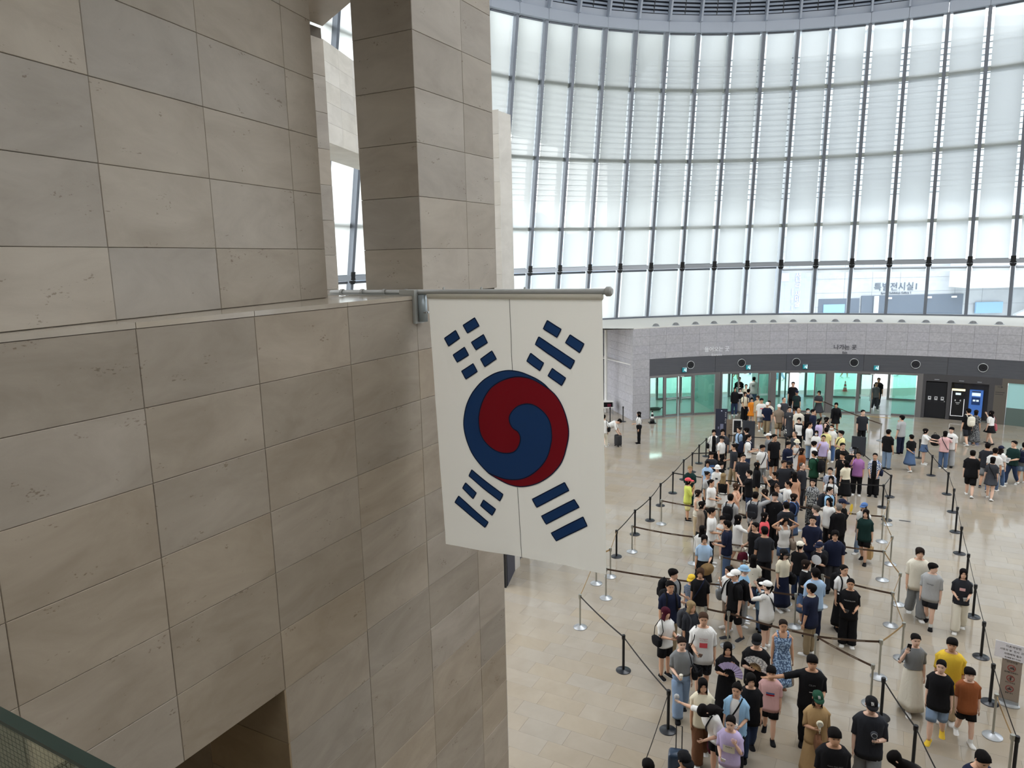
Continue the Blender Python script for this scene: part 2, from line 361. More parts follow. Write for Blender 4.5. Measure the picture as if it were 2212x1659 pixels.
# soffit over the opening and the wall return further in
Q = Vector((-3.07, 13.0, 0)); d147 = Vector((math.sin(R_(147)), math.cos(R_(147)), 0)); d28 = LOW.d
soffit = struct(MB().obox(Q + Vector((0, 0, 12.93)), d147*6.5, d28*-9, Vector((0, 0, .5))).build('ceiling_soffit', STONE_UP))
wall_return = struct(empty('wall_return'))
STR = Wall((Q.x, Q.y), 28.2)
STR.panels(wall_return, [0, -1.2, -2.4], [6.72+.6*k for k in range(11)], STONE_UP)
MB().obox(STR.at(-2.4, 6.7, -.5), STR.d*2.395, STR.n*.468, Vector((0, 0, 6.2))).build('wall_core', GROUT, wall_return)
# pale stone bridge across the far side of the hall
BR = Wall((-5.45, 25.0), 9.0)
bridge = struct(empty('wall_bridge'))
BR.panels(bridge, [-6+1.2*k for k in range(11)], [12.74+.62*k for k in range(6)], PALE_STONE, th=.03)
MB().obox(BR.at(-6, 12.74, -1.6), BR.d*12, BR.n*1.568, Vector((0, 0, 3.1))).build('bridge_core', PALE_STONE, bridge)
# far pier seen at the edge of the near one
far_pier = struct(empty('wall_far_pier'))
FP = Wall((-.22, 19.4), 11.0)
_fw = Wall((-.2, 19.4), 118.2)
_fw.panels(far_pier, [-2.4, -1.2, 0], [.78+.6*k for k in range(21)], PALE_STONE)
MB().obox(_fw.at(-2.4, 0, -.7), _fw.d*2.39, _fw.n*.668, Vector((0, 0, 12.75))).build('pier_core', PALE_STONE, far_pier)

# ------------------------------------------------------------------ curved glass wall
GC, R1, Z1, R2, Z2 = Vector((13.1, 22.0, 0)), 24.0, 5.04, 21.37, 21.24
TH0, DTH = -35.70, 4.99
def ring(ang, z, off=0):
    """point on the leaning glass cone, off metres outwards; ang clockwise from +Y in degrees"""
    r = R1 + (R2-R1)*(z-Z1)/(Z2-Z1) + off; a = R_(ang)
    return GC + Vector((r*math.sin(a), r*math.cos(a), z))
def rad(ang): a = R_(ang); return Vector((math.sin(a), math.cos(a), 0))
def tang(ang): a = R_(ang); return Vector((math.cos(a), -math.sin(a), 0))
def prism(mb, p0, p1, t, n, w, d0, d1):
    """bar from p0 to p1, w wide along t, from d0 to d1 along n"""
    v = []
    for p in (p0, p1):
        v += [p-t*w/2+n*d0, p+t*w/2+n*d0, p+t*w/2+n*d1, p-t*w/2+n*d1]
    return mb.add(v, [(0,3,2,1),(4,5,6,7),(0,1,5,4),(1,2,6,5),(2,3,7,6),(3,0,4,7)])
def arc_bar(mb, a0, a1, zf, off0, off1, h, n=1):
    """ring segment between two bearings at height zf, off0..off1 radially, h tall"""
    v = []; f = []
    for i in range(n+1):
        a = a0+(a1-a0)*i/n
        for o, z in ((off0, zf), (off1, zf), (off1, zf+h), (off0, zf+h)): v.append(ring(a, zf, o)+Vector((0, 0, z-zf)))
    for i in range(n):
        k = i*4
        for q in range(4): f.append((k+q, k+(q+1) % 4, k+4+(q+1) % 4, k+4+q))
    f.append((3,2,1,0)); f.append((n*4, n*4+1, n*4+2, n*4+3)); return mb.add(v, f)
K0, K1 = -9, 24        # bays built (0..15 stand in the picture)
window = struct(empty('window_1'))
TRZ = 8.25
OUT_RINGS = (10.6, 14.45, 18.3)
def nth(i): return ['first','second','third','fourth','fifth','sixth','seventh','eighth','ninth','tenth','eleventh','twelfth','thirteenth','fourteenth','fifteenth','sixteenth','seventeenth','eighteenth','nineteenth','twentieth'][i]
for k in range(K0, K1+1):
    a = TH0+DTH*k; t, n = tang(a), rad(a)
    mb = MB(); prism(mb, ring(a, Z1), ring(a, Z2), t, n, .17, -.16, .10); mb.build('mullion', ALU, window)
    mb = MB(); prism(mb, ring(a, Z1, .1), ring(a, Z2, .1), t, n, .05, 0, .9); mb.build('outer_fin', ALU_L, window)
    for z in (TRZ,):
        mb = MB(); prism(mb, ring(a, z-.28), ring(a, z+.28), t, n, .24, -.2, -.14)
        for s in (-1, 1): prism(mb, ring(a, z-.22)+t*.13*s, ring(a, z-.02)+t*.13*s, t, n, .05, -.2, -.1)
        mb.build('bracket', BLACK, window)
    for z in OUT_RINGS:
        mb = MB(); prism(mb, ring(a, z-.1), ring(a, z+.1), t, n, .16, -.02, .2); mb.build('clip', DARK_STEEL, window)
for k in range(K0, K1):
    a0, a1 = TH0+DTH*k, TH0+DTH*(k+1); am = (a0+a1)/2; n = rad(am)
    mb = MB(); arc_bar(mb, a0, a1, TRZ-.12, -.2, -.04, .24); mb.build('transom', ALU_L, window)
    mb = MB(); arc_bar(mb, a0, a1, Z1-.06, -.2, .12, .2); mb.build('sill', ALU, window)
    for z in OUT_RINGS:
        mb = MB(); arc_bar(mb, a0, a1, z-.1, .12, .3, .2); mb.build('outer_rail', WHITE, window)
    pan = 0.004   # pane
    v = [ring(a0, Z1, .04), ring(a1, Z1, .04), ring(a1, Z2, .04), ring(a0, Z2, .04)]
    v += [p+n*.012 for p in v]
    mesh_obj('pane', v, [(0,3,2,1),(4,5,6,7),(0,1,5,4),(1,2,6,5),(2,3,7,6),(3,0,4,7)], GLASS_CLEAR, window)
def blind(k, z0, z1, label, group):
    a0, a1 = TH0+DTH*k, TH0+DTH*(k+1)
    root = empty('roller_blind', ring((a0+a1)/2, z0, -.02)); tag(root, label, 'roller blind', group)
    inv = Matrix.Translation(-root.location)
    e0, e1 = a0+.58, a1-.58      # the fabric stops short of the mullions and leaves a slit of daylight
    f = mesh_obj('fabric', [inv @ ring(e0, z0, -.01), inv @ ring(e1, z0, -.01), inv @ ring(e1, z1, -.01), inv @ ring(e0, z1, -.01)], [(0, 1, 2, 3)], SHADE, root)
    mb = MB(); mb.tube([inv @ ring(e0, z0, -.01), inv @ ring(e1, z0, -.01)], .022, 6); mb.build('hem_bar', ALU_L, root)
    mb = MB(); mb.tube([inv @ ring(e0, z1, -.03), inv @ ring(e1, z1, -.03)], .06, 8); mb.build('roller', ALU, root)
for k in range(K0, K1):
    if -1 <= k <= 15:
        blind(k, TRZ+.14, Z2-.05, 'white roller blind in the upper glass wall, %s full height bay from the left' % nth(k+1), 'tall roller blinds of the glass wall')
    elif k < -1: blind(k, TRZ+.14, Z2-.05, 'tall roller blind glimpsed through the gap between the stone walls', 'roller blinds behind the stone pier')
    else:
        blind(k, TRZ+.14, Z2-.05, 'white roller blind of the glass wall outside the view', 'tall roller blinds out of view')
    if k <= 8 and k >= 2:
        blind(k, Z1+.12, TRZ-.2, 'short white roller blind below the transom, %s drawn one counted from the flag' % nth(k-2), 'short roller blinds below the transom')
    elif k < 2:
        blind(k, Z1+.12, TRZ-.2, 'short white roller blind below the transom, hidden behind stone and flag', 'short roller blinds behind the flag')
    else:
        a0, a1 = TH0+DTH*k, TH0+DTH*(k+1)
        root = empty('blind_cassette', ring((a0+a1)/2, TRZ-.3, -.02))
        tag(root, ('rolled up blind cassette under the transom, %s from the left' % nth(k-9)) if k <= 15 else 'rolled up blind cassette under the transom, outside the view', 'blind cassette', 'rolled up blinds under the transom')
        inv = Matrix.Translation(-root.location); mb = MB(); mb.tube([inv @ ring(a0+.3, TRZ-.32, -.03), inv @ ring(a1-.3, TRZ-.32, -.03)], .075, 8); mb.build('roller', ALU_L, root)
        mb = MB(); v = [inv @ ring(a0+.36, TRZ-.55, -.03), inv @ ring(a1-.36, TRZ-.55, -.03), inv @ ring(a1-.36, TRZ-.3, -.03), inv @ ring(a0+.36, TRZ-.3, -.03)]
        mesh_obj('fabric', v, [(0, 1, 2, 3)], SHADE, root)
# sun slats outside the upper glass
mb = MB()
z = 12.2
while z < Z2-1.2:
    for k in range(-2, 17): arc_bar(mb, TH0+DTH*k, TH0+DTH*(k+1), z, .62, .80, .03)
    z += .30
sl = mb.build('sun_slats', ALU_L, window); sl['kind'] = 'stuff'
# ring beam and slatted band above the glass
beam = struct(empty('ceiling_ring'))
for k in range(K0, K1):
    a0, a1 = TH0+DTH*k, TH0+DTH*(k+1); am = (a0+a1)/2
    mb = MB(); arc_bar(mb, a0+.02, a1-.02, Z2-.02, -.34, .2, .52); mb.build('beam_segment', SLAT_BEAM, beam)
    if not -2 <= k <= 16: continue
    # frame and blades lean inwards
    t, n = tang(am), rad(am); up = Vector((0, 0, 1))
    def lean(a, s, off=0): return GC + rad(a)*(21.15 - .30*s + off) + up*(Z2+.5+s)
    mb = MB()
    for s0, s1 in ((0, .36), (3.1, 3.4)):
        mb.add([lean(a0, s0), lean(a1, s0), lean(a1, s1), lean(a0, s1), lean(a0, s0, .1), lean(a1, s0, .1), lean(a1, s1, .1), lean(a0, s1, .1)], [(0,1,2,3),(7,6,5,4),(0,4,5,1),(1,5,6,2),(2,6,7,3),(3,7,4,0)])
    mb.build('slat_frame', SLAT_BEAM, beam)
    pr = MB(); e = (a0+am)/2
    prism(pr, lean(a0, 0), lean(a0, 3.4), tang(a0), rad(a0), .10, -.32, .1); pr.build('fin', SLAT_BEAM, beam)
    mb = MB(); mb.add([lean(a0, .3, .22), lean(a1, .3, .22), lean(a1, 3.2, .22), lean(a0, 3.2, .22)], [(0, 1, 2, 3)]); mb.build('back_sheet', SLAT_DARK, beam)
    for q in range(14):
        s = .42+q*.19
        mb = MB(); mb.add([lean(a0+.2, s, .02), lean(a1-.2, s, .02), lean(a1-.2, s+.11, .10), lean(a0+.2, s+.11, .10), lean(a0+.2, s-.015, .03), lean(a1-.2, s-.015, .03), lean(a1-.2, s+.095, .11), lean(a0+.2, s+.095, .11)], [(3,2,1,0),(4,5,6,7),(0,1,5,4),(2,3,7,6)])
        mb.build('slat', SLAT, beam)
    mb = MB(); prism(mb, lean(am, .38, .05), lean(am, 3.1, .05), t, n, .035, -.05, .05); mb.build('slat_post', DARK_STEEL, beam)
# roof, with a round skylight
roof = MB(); nseg = 48; v = []; f = []
for r in (9.0, 27.5):
    for i in range(nseg):
        a = 2*math.pi*i/nseg; v.append((13.1+r*math.sin(a), 22+r*math.cos(a), 25.2))
for i in range(nseg): f.append((i, (i+1) % nseg, nseg+(i+1) % nseg, nseg+i))
struct(mesh_obj('ceiling', v, f, WHITE))
struct(MB().box((-26, -8, 14.2), (40, -1.0, 14.4)).build('ceiling_gallery', WHITE))
struct(MB().box((-26, -8.3, -.3), (44, -8, 26)).build('wall_back', PALE_STONE))
struct(MB().box((-26.3, -8, -.3), (-26, 22, 26)).build('wall_far_left', PALE_STONE))
struct(MB().box((38, -8, -.3), (38.3, 14, 26)).build('wall_right', PALE_STONE))
struct(MB().box((-26, -8, 14.4), (40, -7.8, 26)).build('wall_back_upper', PALE_STONE))

# ------------------------------------------------------------------ entrance wall under the glass
DC, RD = Vector((13.55, 21.8, 0)), 18.3
def dpt(a, z, off=0): return DC + rad(a)*(RD+off) + Vector((0, 0, z))
def dseg(mb, a0, a1, z0, z1, off0, off1, n=1):
    """curved block of the entrance wall; off is outwards (away from the hall)"""
    v = []; f = []
    for i in range(n+1):
        a = a0+(a1-a0)*i/n
        v += [dpt(a, z0, off0), dpt(a, z0, off1), dpt(a, z1, off1), dpt(a, z1, off0)]
    for i in range(n):
        k = i*4
        for q in range(4): f.append((k+q, k+(q+1) % 4, k+4+(q+1) % 4, k+4+q))
    f.append((3,2,1,0)); f.append((n*4, n*4+1, n*4+2, n*4+3)); return mb.add(v, f)
A_L, A_DOOR, A_DARK, A_R = -22.15, -18.95, 28.0, 62.0
ZT, ZB, ZD = 5.09, 3.34, 2.40
ent = struct(empty('wall_entrance'))
g = .06
rows = [3.345, 3.67, 4.13, 4.62, 5.06]
cols = [A_L, -18.95]+[-18.95+3.15*i for i in range(1, 26)]
for a0, a1 in zip(cols[:-1], cols[1:]):
    for z0, z1 in zip(rows[:-1], rows[1:]):
        mb = MB(); dseg(mb, a0+.012, a1-.012, z0+.003, z1-.003, 0, .05, 2); mb.build('granite_tile', GRANITE, ent)
for z0, z1 in zip([0, .47, .94, 1.41, 1.88, 2.38, 2.86], [.47, .94, 1.41, 1.88, 2.38, 2.86, 3.345]):
    mb = MB(); dseg(mb, A_L+.012, A_DOOR-.012, z0+.003, z1-.003, 0, .05, 2); mb.build('granite_tile', GRANITE, ent)
mb = MB(); dseg(mb, A_L+.8, A_R, 3.3, 5.0, .04, .3, 30); dseg(mb, A_L+.8, A_DOOR, 0, 3.4, .04, .3, 3); dseg(mb, A_DOOR, A_R, ZD+.01, 3.35, .09, .3, 30); mb.build('wall_core', GROUT, ent)
# side wall of the entrance block, running back to the glass
sw = Wall((6.64, 38.9), -12.0)
mb = MB()
swd = (Vector((5.62, 42.8, 0))-Vector((6.62, 38.72, 0))); sl_ = swd.length; swd.normalize(); swn = Vector((-swd.y, swd.x, 0))
for i in range(4):
    for z0, z1 in zip([0, .47, .94, 1.41, 1.88, 2.38, 2.86, 3.345, 3.67, 4.13, 4.62], [.47, .94, 1.41, 1.88, 2.38, 2.86, 3.345, 3.67, 4.13, 4.62, 5.06]):
        p = Vector((6.62, 38.72, z0+.003)) + swd*(sl_*i/4+.003)
        mb = MB(); mb.obox(p, swd*(sl_/4-.006), swn*-.05, Vector((0, 0, z1-z0-.006))); mb.build('granite_tile', GRANITE, ent)
mb = MB(); mb.obox(Vector((6.64, 38.72, 0))-swn*.04+swd*.5, swd*(sl_-.5), swn*-.3, Vector((0, 0, 5.0))); mb.build('wall_core', GROUT, ent)
# deck over the entrance and its kerb
deck = MB(); v = []; f = []; na = 44
for i in range(na+1):
    a = A_L+(A_R-A_L)*i/na
    pi_ = dpt(a, 5.09); po = GC + rad(TH0+(a-A_L)*1.02-2)*24.3 + Vector((0, 0, 5.09))
    v += [pi_, po, pi_-Vector((0, 0, .03)), po-Vector((0, 0, .3))]
for i in range(na):
    k = i*4; f += [(k, k+1, k+5, k+4), (k+2, k+6, k+7, k+3), (k, k+4, k+6, k+2)]
struct(mesh_obj('ceiling_deck', v, f, WHITE_DECK))
mb = MB(); dseg(mb, A_L, A_R, 3.06, 3.1, .3, 5.6, 30); struct(mb.build('ceiling_vestibule', WHITE))
# dark slatted band: twelve metal panels with fine ribs
for i, a0 in enumerate([-18.95, -6.46, 6.13, 18.75, 31.25, 43.8]):
    a1 = [-6.46, 6.13, 18.75, 31.25, 43.8, 56.0][i]
    mb = MB(); dseg(mb, a0+.02, a1-.02, ZD, ZB, .02, .1, 8); mb.build('dark_panel', BAND, ent)
    for zz in [ZD+.05+.06*q for q in range(15)]:
        pass
def grp(label, cat, name, loc, rz=0, group=None):
    o = empty(name, loc, rz); return tag(o, label, cat, group)
def lookrot(a): return Matrix(((tang(a).x, rad(a).x, 0, 0), (tang(a).y, rad(a).y, 0, 0), (0, 0, 1, 0), (0, 0, 0, 1)))   # x right along the wall, y outwards
def on_wall(a, z, off=0): M = lookrot(a); p = dpt(a, z, off); M.translation = p; return M
# round air diffusers
def torus(mb, R, r, y=0, n=28, m=8):
    v = []; f = []
    for i in range(n):
        A = 2*math.pi*i/n
        for j in range(m):
            b = 2*math.pi*j/m; rr = R+r*math.cos(b); v.append((rr*math.cos(A), y+r*math.sin(b), rr*math.sin(A)))
    for i in range(n):
        for j in range(m): f.append((i*m+j, ((i+1) % n)*m+j, ((i+1) % n)*m+(j+1) % m, i*m+(j+1) % m))
    return mb.add(v, f)
dif0 = None
for i, a in enumerate([-11.07, -1.73, 7.76, 17.23, 26.65, 36.18]):
    o = empty('air_diffuser'); o.matrix_world = on_wall(a, 2.88, 0)
    tag(o, 'round black air diffuser with a steel rim on the dark band, %s from the left' % nth(i), 'air diffuser', 'round air diffusers on the dark band')
    if dif0 is None:
        mb = MB(); torus(mb, .215, .022); rim = mb.build('rim', STEEL, o, True).data
        mb = MB(); mb.tube([(0, .03, 0), (0, .015, 0)], .2, 28); dk = mb.build('disc', BLACK, o).data
        mb = MB(); torus(mb, .14, .016, .0); torus(mb, .085, .016, -.01); cone = mb.build('cone_rings', DIFF_GREY, o, True).data
        mb = MB(); mb.tube([(0, .02, 0), (0, -.02, 0)], .035, 14); knob = mb.build('hub', DIFF_GREY, o).data; dif0 = 1
    else:
        for nm, me in (('rim', rim), ('disc', dk), ('cone_rings', cone), ('hub', knob)): inst(nm, me, o)
# exit signs: green box, white running figure
def runner(mb, s=1):
    def bar(x0, z0, x1, z1, w): 
        d = Vector((x1-x0, 0, z1-z0)).normalized(); n = Vector((-d.z, 0, d.x))*w/2; y0, y1 = -.004, 0
        p = [Vector((x0, y0, z0))-n, Vector((x1, y0, z1))-n, Vector((x1, y0, z1))+n, Vector((x0, y0, z0))+n]; p += [q+Vector((0, y1-y0, 0)) for q in p]
        mb.add(p, [(0,1,2,3),(7,6,5,4),(0,4,5,1),(1,5,6,2),(2,6,7,3),(3,7,4,0)])
    bar(-.01, .03, .02, -.03, .035); bar(.02, -.03, .055, -.05, .02); bar(.055, -.05, .045, -.09, .018); bar(.01, -.03, -.03, -.06, .02); bar(-.03, -.06, -.07, -.055, .016)
    bar(-.01, .03, .045, .005, .016); bar(-.01, .03, -.055, .0, .016); mb.tube([(.0, -.004, .062), (.0, 0, .062)], .018, 10)
for i, a in enumerate([-12.27, -.55, 9.28, 20.75]):
    o = empty('exit_sign'); o.matrix_world = on_wall(a, 2.635, -.06)
    tag(o, 'small green exit sign with a running figure under the dark band, %s from the left' % nth(i), 'exit sign', 'emergency exit signs over the doors')
    MB().box((-.125, 0, -.13), (.125, .06, .115)).build('sign_box', EXIT_GREEN, o)
    MB().box((-.135, -.01, .115), (.135, .06, .14)).build('sign_hood', ALU_L, o)
    mb = MB(); runner(mb); mb.build('running_figure', EXIT_WHITE, o); 
    MB().box((.06, -.003, -.11), (.11, 0, .1)).build('doorway_mark', EXIT_WHITE, o)
# dome lights on the deck
dome = None
DOMES = [(7.88,40.66),(9.08,41.1),(10.27,41.54),(11.42,41.71),(12.63,41.87),(13.81,42.03),(15.01,42.03),(16.15,41.74),(17.3,41.59),(18.52,41.43),(19.66,41.13),(20.83,40.81),(21.86,40.23),(23.01,39.78),(24.18,39.33),(25.11,38.79),(26.14,38.1)]
for i, (x, y) in enumerate(DOMES):
    v = Vector((x, y, 0))-DC; v = DC + v.normalized()*18.95
    o = grp('small grey dome light on the white deck above the doors, %s from the left' % nth(i), 'dome light', 'dome_light', (v.x, v.y, 5.09), 0, 'dome lights on the deck')
    if dome is None:
        p = [(.17*math.cos(R_(q)), .13*math.sin(R_(q))) for q in range(0, 90, 15)]
        dome = MB().lathe([(.17, .02)]+[(max(.005, r), z+.02) for r, z in p], 16).build('dome', DOME_GREY, o, True).data; base = MB().lathe([(.22, 0), (.22, .02)], 18).build('base_plate', ALU_L, o).data
    else: inst('dome', dome, o); inst('base_plate', base, o)
# lettering
def text_mesh(s, size, depth=.01, name='lettering', bold=0):
    c = bpy.data.curves.new(name, 'FONT'); c.body = s; c.size = size; c.extrude = depth; c.align_x = 'CENTER'; c.align_y = 'CENTER'; c.offset = bold; c.resolution_u = 3
    o = bpy.data.objects.new(name, c); COL.objects.link(o); dg = bpy.context.evaluated_depsgraph_get()
    me = bpy.data.meshes.new_from_object(o.evaluated_get(dg)); COL.objects.unlink(o); bpy.data.objects.remove(o); bpy.data.curves.remove(c); me.name = name; return me
def text_on(s, size, m, M, name='lettering', parent=None, bold=0, depth=.01, bend=None):
    """text standing upright: local x right, local z up, facing -y"""
    me = text_mesh(s, size, depth, name, bold); me.materials.clear(); me.materials.append(m)
    for v in me.vertices: x, y, z = v.co; v.co = (x, -z, y)
    if bend:
        for v in me.vertices: v.co.y += v.co.x**2/(2*bend)*-1
    o = link(bpy.data.objects.new(name, me), parent); o.matrix_world = M if parent is None else o.matrix_world
    if parent is not None: o.matrix_local = M
    return o
for txt, sub, a, zc, zs, m, lab in (('들어오는 곳', 'Entrance', -6.29, 3.70, 3.39, LETTER_LIGHT, 'pale lettering for the way in on the grey granite above the doors'), ('나가는 곳', 'Exit', 15.65, 3.72, 3.43, LETTER_DARK, 'dark grey lettering for the way out on the grey granite above the doors')):
    o = empty('wall_lettering'); o.matrix_world = on_wall(a, zc, -.02); tag(o, lab, 'lettering')
    me = text_on(txt, .30, m, Matrix.Identity(4), 'letters', o, .004)
    text_on(sub, .17, m, Matrix.Translation((0, 0, zs-zc)), 'small_letters', o, .001)
# ---- doors
FR = .07
def frame_bar(mb, a, w, z0, z1, d=.09, off=.0):
    p0, p1 = dpt(a, z0, off), dpt(a, z1, off); prism(mb, p0, p1, tang(a), rad(a), w, 0, d)
def pane(parent, a0, a1, z0, z1, off=.05, m=None, nm='pane'):
    v = [dpt(a0, z0, off), dpt(a1, z0, off), dpt(a1, z1, off), dpt(a0, z1, off)]; v += [p+rad((a0+a1)/2)*.012 for p in v]
    return mesh_obj(nm, v, [(0,3,2,1),(4,5,6,7),(0,1,5,4),(1,2,6,5),(2,3,7,6),(3,0,4,7)], m or GLASS_GREEN, parent)
def leaf(parent, a0, a1, handle=None, off=.05, z1=ZD-.12):
    p = empty('door_leaf', (0, 0, 0)); p.parent = parent
    mb = MB(); w = .06
    frame_bar(mb, a0+.1, w, .03, z1, .06, off); frame_bar(mb, a1-.1, w, .03, z1, .06, off); dseg(mb, a0, a1, .03, .13, off, off+.06); dseg(mb, a0, a1, z1-.07, z1, off, off+.06)
    mb.build('leaf_frame', STEEL_D, p); pane(p, a0+.15, a1-.15, .12, z1-.06, off+.025)
    if handle is not None:
        a = a1-.35 if handle > 0 else a0+.35
        mb = MB(); mb.tube([dpt(a, .75, off-.05), dpt(a, 1.45, off-.05)], .014, 8); mb.build('handle', STEEL, p)
    mb = MB(); dseg(mb, a0+.3, a1-.3, .99, 1.03, off-.01, off-.0); dseg(mb, a0+.3, a1-.3, 1.07, 1.09, off-.01, off); mb.build('safety_stripe', STRIPE, p)
# (posts, leaves: start, end, kind) measured along the curve
UNITS = [
 ((-18.9, -16.0, -10.35, -5.7), [(-18.75, -16.2, 'f'), (-15.75, -13.3, 'd', 1), (-13.05, -10.55, 'd', -1), (-10.1, -6.3, 'f')], (-5.95, 1.0)),
 ((-5.2, 3.6), [(-5.1, -3.3, 'f'), (-3.25, -1.9, 'o'), (1.35, 3.4, 'd', -1)], (3.95, .7)),
 ((4.35, 13.1), [(4.5, 6.3, 'f'), (6.1, 6.9, 'o'), (8.4, 10.9, 'f'), (11.0, 13.0, 'd', -1)], (13.55, .8)),
 ((14.0, 18.0, 27.2), [(14.2, 17.75, 'f'), (18.15, 20.4, 'd', 1), (23.5, 27.0, 'f')], (27.55, .75))]
for i, (posts, leaves, wide) in enumerate(UNITS):
    d = struct(empty('door_%d' % (i+1)))
    a0, a1 = posts[0], posts[-1]
    mb = MB(); dseg(mb, a0-.1, a1+.1, ZD-.12, ZD, 0, .12, 4); mb.build('head_rail', STEEL_D, d)
    for a in posts: mb = MB(); frame_bar(mb, a, .09, 0, ZD, .12); mb.build('door_post', STEEL_D, d)
    mb = MB(); dseg(mb, wide[0]-wide[1]/2, wide[0]+wide[1]/2, 0, ZD, 0, .16); mb.build('wide_post', STEEL_D, d)
    for lf in leaves:
        if lf[2] == 'f':
            pane(d, lf[0], lf[1], .1, ZD-.12, .06); mb = MB(); dseg(mb, lf[0], lf[1], 0, .1, .02, .1); mb.build('bottom_rail', STEEL_D, d)
        else: leaf(d, lf[0], lf[1], lf[3] if len(lf) > 3 else None, .05 if lf[2] == 'd' else .12)
    mb = MB(); dseg(mb, a0+.02*0+ (a1-a0)*.45, a0+(a1-a0)*.5, ZD-.16, ZD-.12, -.03, .04); mb.build('door_sensor', WHITE, d)
    mb = MB(); dseg(mb, a0, a1, 0, .006, -.02, .14, 4); mb.build('threshold', STEEL_D, d)
# vestibule dividers and outer glass line
vest = struct(empty('door_5'))
for a in (-19.0, -5.75, 3.95, 13.55, 27.6):
    mb = MB(); mb.obox(dpt(a, 0, .2), rad(a)*4.3, tang(a)*.08, Vector((0, 0, 3.06))); mb.build('divider', VEST_GREEN if a not in (-19.0, 27.6) else GRANITE, vest)
RO = 4.6
for a0 in [-19+3.9*i for i in range(12)]:
    mb = MB(); frame_bar(mb, a0, .14, 0, 3.06, .12, RO); mb.build('outer_post', STEEL_D, vest)
    if round((a0+19)/3.9) % 3 != 1: pane(vest, a0+.3, a0+3.6, .12, 2.95, RO+.05)
    mb = MB(); dseg(mb, a0, a0+3.9, 0, .12 if round((a0+19)/3.9) % 3 != 1 else .01, RO, RO+.1); dseg(mb, a0, a0+3.9, 2.35, 2.47, RO, RO+.1); mb.build('outer_rail', STEEL_D, vest)
struct(MB().add([dpt(-20+i*5, .009, .15) for i in range(17)]+[dpt(-20+i*5, .009, 5.5) for i in range(17)], [(i, i+1, 18+i, 17+i) for i in range(16)]).build('floor_vestibule', VEST_FLOOR))
for a, w in ((-12.3, 5.2), (-.9, 3.6), (8.75, 3.6), (20.6, 5.2)):  # lamps added to brighten the dark porch floor
    o = empty('added_vestibule_lamp'); o.matrix_world = on_wall(a, 3.0, 2.2); tag(o, 'added ceiling lamp inside the glazed porch, %s from the left' % nth({-12.3: 0, -.9: 1, 8.75: 2, 20.6: 3}[a]), 'lamp', 'added porch ceiling lamps')
    MB().box((-w/3, -.3, 0), (w/3, .3, .05)).build('housing', ALU_L, o); MB().box((-w/3+.04, -.26, -.01), (w/3-.04, .26, 0)).build('diffuser', ADDED_LAMP_GLOW, o)
    ld = bpy.data.lights.new('vestibule_fill', 'AREA'); ld.shape = 'RECTANGLE'; ld.size = w*.6; ld.size_y = .5; ld.energy = 60; lo = bpy.data.objects.new('vestibule_fill', ld); COL.objects.link(lo); lo.location = dpt(a, 2.95, 2.2)
# ---- dark service panels, kiosks and the screen to the right of the doors
serv = struct(empty('wall_service'))
mb = MB(); dseg(mb, 27.95, 39.0, 0, ZD, .5, .6, 6); mb.build('recess_back', DARK_PANEL, serv)
mb = MB(); dseg(mb, 27.95, 39.0, 2.02, ZD, .0, .5, 6); mb.build('recess_head', DARK_PANEL, serv)
for a0, a1 in ((27.9, 28.4), (31.5, 32.05), (37.25, 38.0)): mb = MB(); dseg(mb, a0, a1, 0, 2.05, 0, .5); mb.build('recess_jamb', DARK_PANEL, serv)
mb = MB(); dseg(mb, 28.45, 31.45, .02, 1.96, .06, .1, 2); mb.build('service_door', PANEL_BLACK, serv)
mb = MB(); dseg(mb, 31.15, 31.3, .92, .98, .02, .06); mb.build('door_knob', STEEL, serv)
for q, a in enumerate((29.05, 29.98, 30.9)):
    mb = MB(); dseg(mb, a-.22, a+.22, 1.0, 1.19, .055, .06); mb.build('icon_plate', ICON_GREY, serv)
    mb = MB(); dseg(mb, a-.12, a+.12, 1.08, 1.15, .05, .055); dseg(mb, a-.25, a+.25, .89, .915, .055, .06); mb.build('icon_mark', DARK_PANEL if q < 0 else ICON_INK, serv)
for a, w in ((29.9, .35), (33.4, .35), (35.9, .3)):
    mb = MB(); dseg(mb, a-w, a+w, 2.10, 2.14, -.03, .0); mb.build('small_lamp', ALU_L, serv)
mb = MB(); dseg(mb, 38.0, 39.7, 0, ZD, 0, .1, 2); mb.build('taupe_panel', TAUPE, serv)
mb = MB(); dseg(mb, 39.75, 56, .9, 2.18, .06, .1, 8); scr = mb.build('lit_glass', LITGLASS, serv)
mb = MB(); dseg(mb, 39.75, 56, 0, .9, .04, .12, 8); mb.build('glass_base', GREENGREY, serv)
mb = MB(); dseg(mb, 39.7, 56, 2.18, ZD, 0, .1, 8); mb.build('taupe_head', TAUPE, serv)
M = on_wall(38.75, 1.95, -.01); o = empty('arrow_mark', parent=serv); o.matrix_world = M
MB().box((-.12, 0, -.012), (.06, .008, .012)).add([(.02, 0, .07), (.12, 0, 0), (.02, 0, -.07), (.05, 0, 0), (.02, .008, .07), (.12, .008, 0), (.02, .008, -.07), (.05, .008, 0)], [(0,3,1),(3,2,1),(4,5,7),(7,5,6),(0,1,5,4),(1,2,6,5)]).build('arrow', ICON_INK, o)
MB().box((-.2, 0, -.30), (.2, .006, -.27)).box((-.2, 0, -.40), (.15, .006, -.375)).build('small_print', ICON_INK, o)
